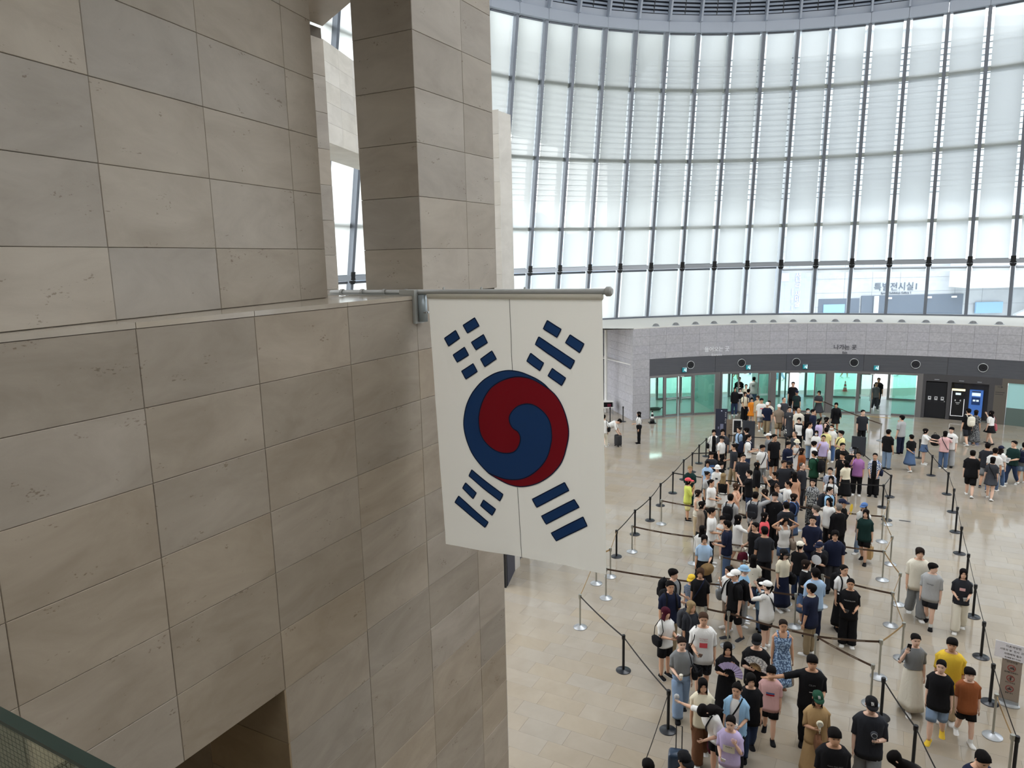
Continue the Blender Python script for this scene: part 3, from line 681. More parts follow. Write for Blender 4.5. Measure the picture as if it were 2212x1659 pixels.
def kiosk(a, label, body, kind):
    o = empty('kiosk'); o.matrix_world = on_wall(a, 0, .05); tag(o, label, 'kiosk')
    w = .27
    if kind == 0:
        MB().box((-.36, -.02, 0), (.36, .35, .22)).build('plinth', BLACK, o)
        MB().box((-w, 0, .22), (w, .3, 1.62)).build('cabinet', BLACK, o)
        mb = MB(); mb.box((-w-.03, -.02, .24), (-w, .02, 1.58)); mb.box((w, -.02, .24), (w+.03, .02, 1.15)); mb.box((-w-.03, -.02, .21), (w+.03, .02, .24)); mb.build('white_edging', KIOSK_WHITE, o)
        MB().box((-w-.03, -.03, 1.58), (w+.03, .05, 1.68)).build('lamp_head', KIOSK_LAMP, o)
        MB().box((-.12, -.012, 1.36), (.12, 0, 1.47)).build('screen', SCREEN_W, o)
        MB().box((-.14, -.01, 1.02), (-.09, 0, 1.10)).box((.09, -.01, 1.02), (.14, 0, 1.10)).box((-.1, -.01, .93), (.1, 0, .96)).box((-.06, -.01, .86), (.06, 0, .88)).build('bracket_mark', ICON_GREY, o)
        MB().box((-.2, -.01, 1.7), (.2, .02, 1.95)).build('head_plate', PANEL_BLACK, o)
    else:
        MB().box((-.3, 0, .25), (.3, .3, 1.66)).build('cabinet', body, o)
        MB().box((-.26, .02, 0), (.26, .28, .25)).build('plinth', BLACK, o)
        MB().box((-.19, -.012, 1.57), (.19, 0, 1.62)).build('title_strip', ICON_INK, o)
        MB().box((-.19, -.012, 1.37), (.19, 0, 1.53)).build('screen', SCREEN_W, o)
        MB().box((-.19, -.012, .9), (.19, 0, 1.3)).build('keypad_field', KEY_BLUE, o)
        MB().box((-.13, -.02, 1.08), (-.02, -.01, 1.17)).box((.02, -.02, 1.08), (.13, -.02+.01, 1.17)).build('button_plate', SCREEN_W, o)
kiosk(33.1, 'slim black kiosk with a glowing white outline beside the black service door', BLACK, 0)
kiosk(35.6, 'blue kiosk with a small bright screen in the dark recess', KIOSK_BLUE, 1)
# white drain pipe in the corner left of the entrance block
mb = MB(); mb.tube([(5.45, 41.0, 0), (5.45, 41.0, 5.0)], .09, 12); struct(mb.build('trim_1', WHITE))
struct(MB().obox(Vector((5.5, 42.6, 0)), Vector((-14, 6.5, 0))*.9, Vector((.1, .2, 0)), Vector((0, 0, 5.0))).build('wall_low_left', GRANITE))

# ------------------------------------------------------------------ outside
struct(MB().box((-120, 46.2, -.35), (160, 200, -.05)).build('ground_outside', PLAZA))
opp = tag(empty('gallery_building', (30, 78, 0)), 'pale stone exhibition building across the plaza with dark entrance band', 'building')
def ob(name, x0, x1, y, z0, z1, m, d=1.0): return MB().box((x0-30, y-78, z0), (x1-30, y-78+d, z1)).build(name, m, opp)
ob('facade', 12.1, 120, 78, -.3, 31, OUT_STONE, 12)
ob('sky_block_wing', 70, 84, 20, -.3, 31, OUT_STONE, 58)  # unseen wing, added to hold sky light off the right-hand blinds
ob('roof_edge', 11.6, 121, 77.4, 31, 32, OUT_WHITE, 13)
ob('upper_box', 47.4, 90, 74.5, 4.9, 9.5, OUT_WHITE, 3.5)
ob('entrance_band', 38.0, 49.0, 77.85, 0, 4.15, OUT_DARK, .1)
ob('entrance_niche', 33.4, 37.8, 77.9, 0, 3.9, OUT_DARK, .1)
ob('entrance_screen', 33.9, 36.2, 77.8, .6, 3.3, OUT_BLUE, .1)
ob('pale_pier', 39.3, 39.75, 77.6, 0, 4.1, OUT_WHITE, .2)
for x in (40.9, 45.2, 47.9): ob('spot_lamp', x-.25, x+.25, 77.6, 3.75, 3.95, OUT_WHITE, .2)
for z in [1.5*k for k in range(1, 21)]:
    ob('facade_joint', 12.1, 120, 77.985, z, z+.03, OUT_DARKJOINT, .02)
for q in range(36):
    ob('facade_joint', 12.1+3*q, 12.13+3*q, 77.985, 0, 31, OUT_DARKJOINT, .02)
text_on('특별전시실1', .95, OUT_DARK, Matrix.Translation((41.7-30, -.05, 5.0)), 'building_lettering', opp, .004, .02)
text_on('Special Exhibition Gallery 1', .30, OUT_DARK, Matrix.Translation((41.75-30, -.05, 4.38)), 'building_lettering', opp, 0, .02)
ban = tag(empty('outdoor_banner', (27.6, 70, 0)), 'large lavender outdoor banner with white vertical writing seen through the glass', 'banner')
MB().box((-1.9, 0, 2.4), (1.9, .2, 7.4)).build('banner_panel', OUT_BANNER, ban)
mb = MB()
for k in range(4): mb.box((-1.9, -.02, 3.4+1.0*k), (1.9, 0, 3.43+1.0*k))
for k in range(3): mb.box((-.95+.95*k, -.02, 2.4), (-.93+.95*k, 0, 7.4))
mb.build('panel_joint', OUT_BANNERLINE, ban)
for i, ch in enumerate('새나라'): text_on(ch, .62, OUT_WHITE, Matrix.Translation((.28, -.06, 6.75-.5*i)), 'banner_letter', ban, .004, .02)
for i, ch in enumerate('새미술'): text_on(ch, .62, OUT_WHITE, Matrix.Translation((.28, -.06, 4.95-.5*i)), 'banner_letter', ban, .004, .02)
for i in range(9): text_on('문', .24, OUT_WHITE, Matrix.Translation((-.22, -.06, 5.4-.24*i)), 'small_banner_letter', ban, 0, .02) if i not in (3, 6) else None
MB().box((-1.6, -.05, 6.2), (-.6, 0, 7.0)).box((-1.1, -.05, 3.2), (-.2, 0, 3.3)).build('pale_block', OUT_BANNERLINE, ban)
# stair side and blue board to the right of the entrance band
ob('blue_board', 50.3, 53.2, 77.6, 2.0, 3.2, OUT_BLUE, .2)
st = MB(); st.add([(54-30, -1.5, 1.2), (68-30, -1.5, 7.2), (68-30, -1.5, 7.9), (54-30, -1.5, 1.9), (54-30, -.9, 1.2), (68-30, -.9, 7.2), (68-30, -.9, 7.9), (54-30, -.9, 1.9)], [(0,1,2,3),(7,6,5,4),(0,4,5,1),(1,5,6,2),(2,6,7,3),(3,7,4,0)]); st.build('stair_side', OUT_WHITE, opp)
# canopy roof over the court and a far hazy hill
v = [(-1.2, 102.4, 26), (23.1, 145.9, 26), (40, 145, 26), (14, 47.5, 26), (2, 47.5, 26), (-1.2, 60, 26)]
v = [(-32, 47.5, 26)] and [(-1.2-.536*55, 102.4-55, 26), (23.1, 145.9, 26), (36, 145.9, 26), (13, 92, 26), (13, 47.4, 26)]
v = v+[(x, y, 27.2) for x, y, _ in v]
struct(mesh_obj('ceiling_canopy', v, [(4,3,2,1,0),(5,6,7,8,9)]+[(i, (i+1) % 5, 5+(i+1) % 5, 5+i) for i in range(5)], CANOPY))
hv = []; hf = []; n = 40
for i in range(n+1):
    x = -60+4.2*i; t = 15.0+5.5*math.sin(i*.55)*math.exp(-((i-17)/9)**2)+7.5*math.exp(-((i-18)/6.0)**2)+1.4*math.sin(i*1.9)
    hv += [(x, 232, -1), (x, 246, t), (x, 300, t*.6)]
for i in range(n): k = 3*i; hf += [(k, k+3, k+4, k+1), (k+1, k+4, k+5, k+2)]
o = mesh_obj('hill', hv, hf, HILL, None, True); o['kind'] = 'structure'

# ------------------------------------------------------------------ gallery guard of glass at the lower left, in front of the eye
gp = [Vector((-.584, .731, 8.5)), Vector((-.443, .652, 8.5))]; gd = (gp[1]-gp[0]).normalized(); gn = Vector((-gd.y, gd.x, 0))
gl = tag(empty('glass_guard', gp[0]-gd*.8+Vector((0, 0, -1.0))), 'glass balustrade pane with a fine dark grid in the lower left corner', 'balustrade')
A = Vector((0, 0, 0))
MB().obox(A, gd*2.2, gn*.012, Vector((0, 0, .998))).build('pane', GUARD_GLASS, gl)
MB().obox(A+Vector((0, 0, .998))-gn*.001, gd*2.2, gn*.014, Vector((0, 0, .005))).build('edge_strip', GUARD_EDGE, gl)
mb = MB()
for i in range(24): mb.obox(A+gn*.0122+Vector((0, 0, .99-.0065*i-.006)), gd*2.2, gn*.0002, Vector((0, 0, .0006)))
for i in range(180): mb.obox(A+gn*.0122+gd*(.4+.0085*i)+Vector((0, 0, .84)), gd*.0007, gn*.0002, Vector((0, 0, .15)))
gr = mb.build('printed_grid', GUARD_EDGE, gl); gr['kind'] = 'stuff'
struct(MB().box((-26, -8, 7.1), (14, .25, 7.4)).build('floor_gallery', STONE_UP))

# ------------------------------------------------------------------ flag on its pole
FPL = Wall(LOW.at(-2.32, 0)[:2], 118.2)
def fpt(s, z, n=0): return FPL.at(s, z, n)
FC = fpt(0, 8.62)
pole = tag(empty('flag_pole', FC), 'long grey steel flag pole clamped to the stone ledge', 'flag pole')
pinv = Matrix.Translation(-FC)
def P(s, z, n=0): return pinv @ fpt(s, z, n)
mb = MB(); mb.tube([P(-1.30, 8.625), P(2.40, 8.645)], .031, 14); mb.build('pole_tube', GREY_PAINT, pole, True)
mb = MB(); mb.tube([P(2.34, 8.645), P(2.36, 8.645), P(2.40, 8.645), P(2.42, 8.645)], [.03, .05, .05, .03], 14); mb.build('end_cap', GREY_PAINT, pole)
for s in (-1.12, -.80, -.46, -.14):
    mb = MB(); mb.tube([P(s-.018, 8.627), P(s+.018, 8.627)], .042, 14); mb.obox(P(s-.02, 8.592, -.02), FPL.d*.04, FPL.n*.04, Vector((0, 0, .03))); mb.build('clamp', GREY_PAINT, pole)
for s in (.38, .88, 1.42):
    mb = MB(); mb.tube([P(s, 8.675), P(s+.012, 8.675)], .016, 8); mb.build('pole_ring', GREY_PAINT, pole)
mb = MB(); mb.obox(P(-1.28, 8.594, -.09), FPL.d*1.3, FPL.n*.18, Vector((0, 0, .012))); mb.obox(P(.005, 8.27, -.09), FPL.d*.03, FPL.n*.18, Vector((0, 0, .335))); mb.obox(P(-.18, 8.6, -.09), FPL.d*.215, FPL.n*.18, Vector((0, 0, .06))); mb.build('bracket', GREY_PAINT, pole)
mb = MB(); mb.tube([P(.085, 8.29, .0), P(.085, 8.60, .0)], .052, 16); mb.build('socket', STEEL_BLUE, pole, True)
mb = MB()
for n_ in (-.04, .0, .045): mb.tube([P(.13, 8.40+.003, n_), P(.165, 8.40, n_)], .012, 8)
mb.build('bolt', STEEL, pole)
flag = tag(empty('flag', fpt(1.25, 8.6)), 'large white hanging flag with red and blue swirl and blue bar groups', 'flag')
finv = Matrix.Translation(-flag.location)
ZF0, ZF1 = 8.585, 5.58
def fedge(z):
    t = (ZF0-z)/(ZF0-ZF1); return .165+.125*t, 2.31+.055*t
def fwave(s, z):
    """depth of the folds: cloth pulled from its two upper corners"""
    a, b = fedge(z); u = (s-a)/(b-a); t = (ZF0-z)/(ZF0-ZF1)
    w = .020*t*math.sin(6.3*u+1.2) + .006*math.sin(19*u+3*t)*t
    for k, (du, amp) in enumerate(((.55, .007), (.78, .009), (1.0, .008), (1.25, .006))):
        r = math.hypot((1-u)*1.0, t*1.5); an = math.atan2(t*1.5, max(1e-4, 1-u))
        w += amp*math.exp(-((an-du)/.05)**2)*min(1, r*2)*math.exp(-r*.75)
    for du, amp in ((.95, .007), (1.15, .008), (1.33, .007)):
        an = math.atan2(t*1.5, max(1e-4, u)); r = math.hypot(u, t*1.5); w += amp*math.exp(-((an-du)/.035)**2)*min(1, r*2)*math.exp(-r*.6)
    w += .012*math.exp(-((u-.86-.02*math.sin(5*t))/.025)**2)*min(1, t*1.5) + .006*math.exp(-((u-.72)/.02)**2)*max(0, t-.3)
    w += .008*math.sin(26*z+5*u)*max(0, t-.82)*5*.5
    return w
def fmap(s, z, off=0): return finv @ fpt(s, z, fwave(s, z)+off)
NU, NV = 84, 100; v = []; f = []
for j in range(NV+1):
    zz = ZF0+(ZF1-ZF0)*j/NV; a, b = fedge(zz)
    for i in range(NU+1):
        u = i/NU; sag = .03*math.sin(math.pi*u)*(j/NV)**3 - .03*(j/NV)**3*(u > .5)*(u-.5)
        v.append(fmap(a+(b-a)*u, zz-sag*0.6+.02*(j/NV)*math.sin(3*u)))
for j in range(NV):
    for i in range(NU): k = j*(NU+1)+i; f.append((k, k+1, k+NU+2, k+NU+1))
mesh_obj('cloth', v, f, FLAG_WHITE, flag, True)
mb = MB(); mb.tube([finv @ fpt(.165+2.15*i/40, 8.592) for i in range(41)], .034, 10); mb.build('sleeve', FLAG_WHITE, flag, True)
from mathutils.geometry import delaunay_2d_cdt
def patch(name, poly, m, off=.006):
    """flat appliqué lying on the folds, on both faces of the cloth"""
    P2 = []
    for p, q in zip(poly, poly[1:]+poly[:1]):
        k = max(1, int(math.hypot(q[0]-p[0], q[1]-p[1])/.05)); P2 += [Vector((p[0]+(q[0]-p[0])*t/k, p[1]+(q[1]-p[1])*t/k)) for t in range(k)]
    m_ = len(P2); xs = [p.x for p in P2]; ys = [p.y for p in P2]
    G = [Vector((min(xs)+.05*i, min(ys)+.05*j)) for i in range(int((max(xs)-min(xs))/.05)+1) for j in range(int((max(ys)-min(ys))/.05)+1)]
    co, _e, fa, _a, _b, _c = delaunay_2d_cdt(P2+G, [], [list(range(m_))], 1, 1e-5)
    V = [(c.x, c.y) for c in co]; F = []
    for t in fa:   # keep what faces the near side and lies inside the outline
        cx = sum(V[i][0] for i in t)/3; cy = sum(V[i][1] for i in t)/3; ins = False
        for i in range(m_):
            x0, y0 = xs[i-1], ys[i-1]; x1, y1 = xs[i], ys[i]
            if (y0 > cy) != (y1 > cy) and cx < x0+(cy-y0)*(x1-x0)/(y1-y0): ins = not ins
        if ins: F.append(tuple(t))
    n = len(V); vv = [fmap(s, z, off) for s, z in V]+[fmap(s, z, -off) for s, z in V]
    return mesh_obj(name, vv, F+[tuple(reversed([q+n for q in x])) for x in F], m, flag, True)
def line(name, pts, w, m, off=.0085):
    V = []; n = len(pts)
    for i in range(n):
        a, b = pts[max(0, i-1)], pts[min(n-1, i+1)]; d = Vector((b[0]-a[0], b[1]-a[1])); d.normalize(); q = Vector((-d.y, d.x))*w/2
        V += [(pts[i][0]+q.x, pts[i][1]+q.y), (pts[i][0]-q.x, pts[i][1]-q.y)]
    vv = [fmap(s, z, off) for s, z in V]+[fmap(s, z, -off) for s, z in V]; N = len(V)
    F = [(2*i, 2*i+1, 2*i+3, 2*i+2) for i in range(n-1)]+[(N+2*i, N+2*i+2, N+2*i+3, N+2*i+1) for i in range(n-1)]
    return mesh_obj(name, vv, F, m, flag)
def smooth_pts(p, n=3, closed=False):
    for _ in range(n):
        q = [] if closed else [p[0]]
        for i in range(len(p) if closed else len(p)-1):
            a, b = p[i], p[(i+1) % len(p)]; q += [(a[0]*.75+b[0]*.25, a[1]*.75+b[1]*.25), (a[0]*.25+b[0]*.75, a[1]*.25+b[1]*.75)]
        if not closed: q.append(p[-1])
        p = q
    return p
FLAG_OUTER = ([(1.701, 7.596), (1.657, 7.639), (1.569, 7.689), (1.469, 7.729), (1.367, 7.76), (1.253, 7.772), (1.183, 7.77), (1.089, 7.75), (0.993, 7.713), (0.845, 7.619), (0.717, 7.472), (0.637, 7.325), (0.601, 7.147), (0.607, 7.027), (0.646, 6.887), (0.704, 6.76), (0.812, 6.639), (0.908, 6.56)], [(0.908, 6.56), (0.932, 6.543), (1.053, 6.486), (1.172, 6.441), (1.326, 6.431), (1.502, 6.485), (1.641, 6.567), (1.754, 6.666), (1.856, 6.804), (1.912, 7.007), (1.93, 7.11), (1.925, 7.212), (1.883, 7.371), (1.798, 7.517), (1.701, 7.596)])
FLAG_INNER = [(1.701, 7.596), (1.624, 7.637), (1.491, 7.695), (1.344, 7.714), (1.204, 7.688), (1.062, 7.627), (0.952, 7.541), (0.862, 7.407), (0.814, 7.252), (0.805, 7.164), (0.813, 7.046), (0.847, 6.957), (0.942, 6.863), (1.062, 6.813), (1.182, 6.813), (1.265, 6.844), (1.32, 6.925), (1.339, 7.01), (1.323, 7.062), (1.294, 7.091), (1.248, 7.108), (1.212, 7.147), (1.195, 7.209), (1.205, 7.263), (1.254, 7.331), (1.325, 7.383), (1.417, 7.411), (1.508, 7.408), (1.597, 7.363), (1.674, 7.292), (1.717, 7.203), (1.727, 7.09), (1.723, 7.008), (1.673, 6.825), (1.586, 6.704), (1.47, 6.599), (1.352, 6.533), (1.233, 6.507), (1.114, 6.505), (0.993, 6.532), (0.908, 6.56)]
FLAG_BARS = [[(0.634, 8.26), (0.792, 8.349), (0.847, 8.26), (0.69, 8.173)], [(0.377, 8.103), (0.533, 8.2), (0.584, 8.111), (0.431, 8.015)], [(0.737, 8.069), (0.9, 8.163), (0.948, 8.073), (0.795, 7.985)], [(0.488, 7.914), (0.646, 8.011), (0.699, 7.923), (0.541, 7.833)], [(0.851, 7.882), (1.002, 7.982), (1.058, 7.896), (0.906, 7.798)], [(0.598, 7.731), (0.755, 7.827), (0.809, 7.74), (0.654, 7.643)], [(1.692, 8.337), (1.853, 8.247), (1.804, 8.159), (1.643, 8.248)], [(1.955, 8.192), (2.113, 8.101), (2.064, 8.007), (1.901, 8.107)], [(1.589, 8.159), (2.006, 7.918), (1.957, 7.827), (1.543, 8.075)], [(1.485, 7.976), (1.642, 7.876), (1.593, 7.79), (1.435, 7.888)], [(1.744, 7.824), (1.9, 7.726), (1.851, 7.643), (1.692, 7.74)], [(0.692, 6.567), (1.094, 6.315), (1.051, 6.231), (0.649, 6.488)], [(0.601, 6.396), (0.747, 6.292), (0.699, 6.214), (0.556, 6.325)], [(0.843, 6.221), (0.995, 6.125), (0.948, 6.044), (0.799, 6.145)], [(0.499, 6.219), (0.895, 5.953), (0.849, 5.881), (0.442, 6.134)], [(1.873, 6.562), (1.925, 6.48), (1.524, 6.223), (1.469, 6.31)], [(1.992, 6.388), (2.054, 6.312), (1.639, 6.041), (1.582, 6.128)], [(2.096, 6.206), (2.145, 6.113), (1.759, 5.863), (1.699, 5.945)]]
FLAG_SEAMS = [[(1.237, 8.591), (1.251, 7.774)], [(1.279, 6.422), (1.313, 5.572)]]
OUTER = FLAG_OUTER; INNER = FLAG_INNER; BARS = FLAG_BARS
# OUTER runs clockwise from the start of INNER (upper right) to its end (lower left), OUTER2 the other way round
inn = smooth_pts(INNER, 2); o1 = smooth_pts(OUTER[0], 2); o2 = smooth_pts(OUTER[1], 2)
patch('blue_half', o1+inn[::-1][1:-1], FLAG_BLUE); patch('red_half', inn+o2[1:-1], FLAG_RED)
line('outline', o1, .012, FLAG_LINE); line('outline', o2, .012, FLAG_LINE); line('outline', inn, .012, FLAG_LINE)
for b in BARS:
    patch('trigram_bar', b, FLAG_BLUE)
    c = b+[b[0]]; den = []
    for p, q in zip(c[:-1], c[1:]): den += [(p[0]+(q[0]-p[0])*t/6, p[1]+(q[1]-p[1])*t/6) for t in range(6)]
    line('bar_outline', den+[b[0]], .012, FLAG_LINE)
for pts in FLAG_SEAMS: line('seam', [(pts[0][0]+(pts[1][0]-pts[0][0])*t/12, pts[0][1]+(pts[1][1]-pts[0][1])*t/12) for t in range(13)], .006, FLAG_SEAM, .0035)

# ------------------------------------------------------------------ people
NT = 16
def V3(*a): return np.array(a, float)
def nrm(v): return v/max(1e-9, np.linalg.norm(v))
# torso rings of a standing adult, in heights: z, half width, half depth, y shift
T_M = [(.475,.070,.062,0),(.50,.092,.070,-.002),(.54,.094,.068,-.002),(.58,.086,.060,0),(.62,.084,.060,.002),(.67,.092,.066,.004),(.72,.102,.070,.004),(.765,.107,.068,.002),(.795,.106,.062,0),(.822,.092,.052,-.002),(.838,.055,.042,-.003),(.852,.036,.036,0),(.868,.033,.034,.004)]
T_F = [(.475,.072,.064,0),(.50,.097,.072,-.004),(.54,.096,.070,-.004),(.58,.080,.058,0),(.62,.074,.055,.002),(.67,.083,.062,.006),(.72,.093,.074,.008),(.765,.096,.068,.004),(.795,.094,.058,0),(.822,.080,.048,-.002),(.838,.048,.038,-.003),(.852,.030,.032,0),(.868,.028,.030,.004)]
# head rings, in head lengths: height over the chin, half width, front, back
HEAD = [(.0,.21,.36,-.12),(.10,.27,.415,-.24),(.22,.315,.425,-.34),(.34,.335,.43,-.41),(.44,.345,.42,-.45),(.52,.352,.405,-.48),(.60,.36,.425,-.50),(.72,.36,.415,-.50),(.84,.325,.355,-.45),(.94,.23,.24,-.32),(.995,.09,.09,-.14)]
def head_prof(h):
    if h <= HEAD[0][0]: return HEAD[0][1:]
    for a, b in zip(HEAD[:-1], HEAD[1:]):
        if h <= b[0]:
            t = (h-a[0])/(b[0]-a[0]); return tuple(a[i]+(b[i]-a[i])*t for i in (1, 2, 3))
    return HEAD[-1][1:]
ARM = {  # upper arm, forearm: (out, forward, up)
 'down': ((.13,.0,-1), (.06,.16,-1)), 'down2': ((.16,-.06,-1), (.10,.10,-1)), 'wf': ((.10,.34,-1), (.02,.62,-1)), 'wb': ((.14,-.36,-1), (.10,-.12,-1)),
 'phone': ((.12,.22,-1), (-.42,1,.12)), 'hold': ((.14,.05,-1), (-.25,.95,-.12)), 'fold': ((.18,.22,-1), (-1,.42,.08)), 'fold2': ((.18,.18,-1), (-1,.5,-.1)),
 'face': ((.22,.45,-.85), (-.42,.38,.95)), 'photo': ((.2,.75,-.3), (-.3,.42,.95)), 'head': ((.85,.25,.45), (-.8,.02,.55)), 'reach': ((1,.12,-.28), (1,.2,-.12)),
 'back': ((.2,-.3,-1), (-.7,-.22,-.55)), 'strap': ((.24,.12,-1), (-.32,.5,.85)), 'bag': ((.16,.02,-1), (.10,.04,-1)), 'low': ((.1,.35,-1), (-.2,.55,-.9)), 'ear': ((.45,.25,-.8), (-.35,.2,1)), 'fan': ((.16,.16,-1), (-.55,.9,.35)), 'out': ((.3,.1,-1), (.1,.9,-.35)), 'pt': ((.25,.7,-.5), (.1,1,-.1)),
}
LEG = { # per side (right, left): thigh, shin (out, forward, down) and heel lift
 'stand': (((.05,.0,-1),(.0,.0,-1)), ((.05,.0,-1),(.0,.0,-1))), 'ease': (((.07,.06,-1),(.02,-.04,-1)), ((.04,-.02,-1),(.0,-.02,-1))),
 'walk': (((.02,.36,-1),(.0,.10,-1)), ((.02,-.20,-1),(.0,-.55,-1))), 'walk2': (((.02,-.20,-1),(.0,-.55,-1)), ((.02,.36,-1),(.0,.10,-1))), 'stride': (((.02,.24,-1),(.0,.06,-1)), ((.02,-.14,-1),(.0,-.30,-1))),
}
def loft_frames(pts, e1, e2):
    fr = []; n = len(pts)
    for i in range(n):
        t = nrm(pts[min(i+1, n-1)]-pts[max(i-1, 0)]); e1 = nrm(e1-t*(e1@t)); c = nrm(np.cross(t, e1)); e2 = c if c@e2 > 0 else -c; fr.append((e1, e2))
    return fr
class Fig:
    def __init__(s, H, sex, lean=0.0, hyaw=0, hpitch=0, arms=('down','down'), legs='stand', build=1.0, roll=0):
        s.H = H; s.sex = sex; child = sex == 'c'
        hf = .132 if not child else .132+.045*max(0, min(1, (1.62-H)/.5))
        s.hl = hf*H; s.T = [list(r) for r in (T_F if sex == 'f' else T_M)]
        k = (1-hf)/.868
        for r in s.T:
            r[0] *= k; r[1] *= build*(.96 if child else 1); r[2] *= build
            if r[0] > .85*k: r[1] /= build; r[2] /= build
        s.k = k; s.lean = lean; s.arms = arms; s.legs = legs; s.build = build
        hy, hp = R_(hyaw), R_(hpitch)
        s.hrot = Matrix.Rotation(-hy, 3, 'Z') @ Matrix.Rotation(-hp, 3, 'X')      # yaw to its own right, pitch down positive
        s.hrot = np.array(s.hrot); s.pivot = V3(0, .0, .862*k*H)
        s.legdat = LEG[legs]
        # drop of the hips when the knees bend: keep the lower foot on the floor
        s.hip = .475*k*H; s.thigh = .235*k*H; s.shin = .205*k*H; s.foot = .037*H
        lows = []
        for side, (a, b) in zip((1, -1), s.legdat):
            d1, d2 = nrm(V3(a[0]*side, a[1], a[2])), nrm(V3(b[0]*side, b[1], b[2])); lows.append((d1*s.thigh+d2*s.shin)[2])
        s.dz = -(s.hip+min(lows)-s.foot)
    def tf(s, p):
        """lean the upper body about the hips, then lower the hips"""
        z0 = .50*s.k*s.H
        if s.lean and p[2] > z0-.06*s.H:
            w = min(1, (p[2]-z0+.06*s.H)/(.12*s.H)); a = s.lean*w; y, z = p[1], p[2]-z0; c, n = math.cos(a), math.sin(a); p = V3(p[0], y*c+z*n, z0-y*n+z*c)
        return V3(p[0], p[1], p[2]+s.dz)
    def ring(s, z, w, d, yo, sq=.82, n=NT):
        out = []
        for q in range(n):
            a = 2*math.pi*q/n; c, si = math.cos(a), math.sin(a); c = math.copysign(abs(c)**sq, c); si = math.copysign(abs(si)**sq, si); out.append(V3(w*c*s.H, (d*si+yo)*s.H, z*s.H))
        return out
    def headpt(s, p): return s.tf(s.hrot @ (p-s.pivot) + s.pivot)
    def head_origin(s): return s.pivot + V3(0, .0, .0)
    def hp(s, h, q, out=1.0, n=NT, dy=0):
        """point on the head: h height over the chin in head lengths, q column (n/4 = front)"""
        w, f, b = head_prof(max(0, min(.995, h))); a = 2*math.pi*q/n; c, si = math.cos(a), math.sin(a)
        x = w*math.copysign(abs(c)**.86, c)*out; y = (f if si > 0 else -b)*math.copysign(abs(si)**.86, si)*out
        ch = (1-s.hl/s.H)*s.H
        return V3(x*s.hl, (y+dy+.045)*s.hl, ch+h*s.hl)
    def armline(s, side, up, fo):
        S = s.tf(V3(side*s.T[8][1]*.93*s.H, -.002*s.H, s.T[8][0]*s.H-.006*s.H))
        st = .985 if s.sex != 'f' else .96
        lu, lf = .176*s.H*st*s.k, .150*s.H*st*s.k
        ua = nrm(V3(up[0]*side, up[1], up[2])); fa = nrm(V3(fo[0]*side, fo[1], fo[2]))
        E = S+ua*lu; Wr = E+fa*lf
        return S, E, Wr, ua, fa
    def arm_pts(s, side):
        S, E, Wr, ua, fa = s.armline(side, *ARM[s.arms[0 if side > 0 else 1]])
        m = nrm(ua+fa)
        pts = [S+ua*.02*s.H+V3(side*.012*s.H, 0, 0), S+(E-S)*.35, S+(E-S)*.7, E-ua*.018*s.H, E-ua*.002*s.H+fa*.004*s.H, E+fa*.022*s.H, E+(Wr-E)*.45, E+(Wr-E)*.8, Wr]
        f = .9 if s.sex == 'f' else 1.0
        rad = [.031*f, .029*f, .0255*f, .023*f, .0225*f, .0225*f, .0215*f, .0165*f, .0145*f]
        return pts, rad, fa, (S, E, Wr, ua)
    def leg_pts(s, side):
        a, b = s.legdat[0 if side > 0 else 1]; d1, d2 = nrm(V3(a[0]*side, a[1], a[2])), nrm(V3(b[0]*side, b[1], b[2]))
        Hp = V3(side*.046*s.H*s.build, -.002*s.H, s.hip+s.dz); Kn = Hp+d1*s.thigh; An = Kn+d2*s.shin
        pts = [Hp+d1*.015*s.H, Hp+d1*s.thigh*.35, Hp+d1*s.thigh*.7, Kn-d1*.02*s.H, Kn+d2*.02*s.H, Kn+d2*s.shin*.35, Kn+d2*s.shin*.65, Kn+d2*s.shin*.88, An]
        rad = [.052, .049, .041, .034, .031, .0335, .028, .0205, .0195]
        bl = .5+.5*s.build
        return pts, [r*bl for r in rad], (Hp, Kn, An, d1, d2)
    # ---- meshes
    def shell(s, zlo, zhi, grow=lambda z: 0, sleeve=None, sgrow=0.0, legs=None, lgrow=None, head=False, neck_cut=None, straight=False, hollow=True):
        """one continuous surface: torso, and from it sleeves or arms and legs. Returns verts, faces, index of rings"""
        T = [r for r in s.T if zlo*s.k-1e-6 <= r[0] <= zhi*s.k+1e-6]
        v = []; f = []; rows = []
        if zlo*s.k < T[0][0]-1e-6 and legs is None:     # hem below the pelvis rings
            b = s.T[1]; T = [[zlo*s.k, b[1], b[2], b[3]]]+T
        maxw = max(r[1] for r in T); maxd = max(r[2] for r in T)
        for r in T:
            g = grow(r[0]/s.k); w, d = r[1], r[2]
            if straight and r[0] < .72*s.k: w = max(w, maxw*.93); d = max(d, maxd*.93)
            rows.append([len(v)+i for i in range(NT)]); v += [s.tf(p) for p in s.ring(r[0], w+g, d+g, r[3])]
        holes = set(); zs = [r[0]/s.k for r in T]
        ai = [i for i in range(len(T)-2) if abs(zs[i]-.765) < .004] if sleeve is not None else []
        if ai:
            i = ai[0]
            for rr in (i, i+1):
                for q in (NT-1, 0, NT//2-1, NT//2): holes.add((rr, q))
        for i in range(len(T)-1):
            for q in range(NT):
                if (i, q) in holes: continue
                f.append((rows[i][q], rows[i][(q+1) % NT], rows[i+1][(q+1) % NT], rows[i+1][q]))
        arm_end = {}
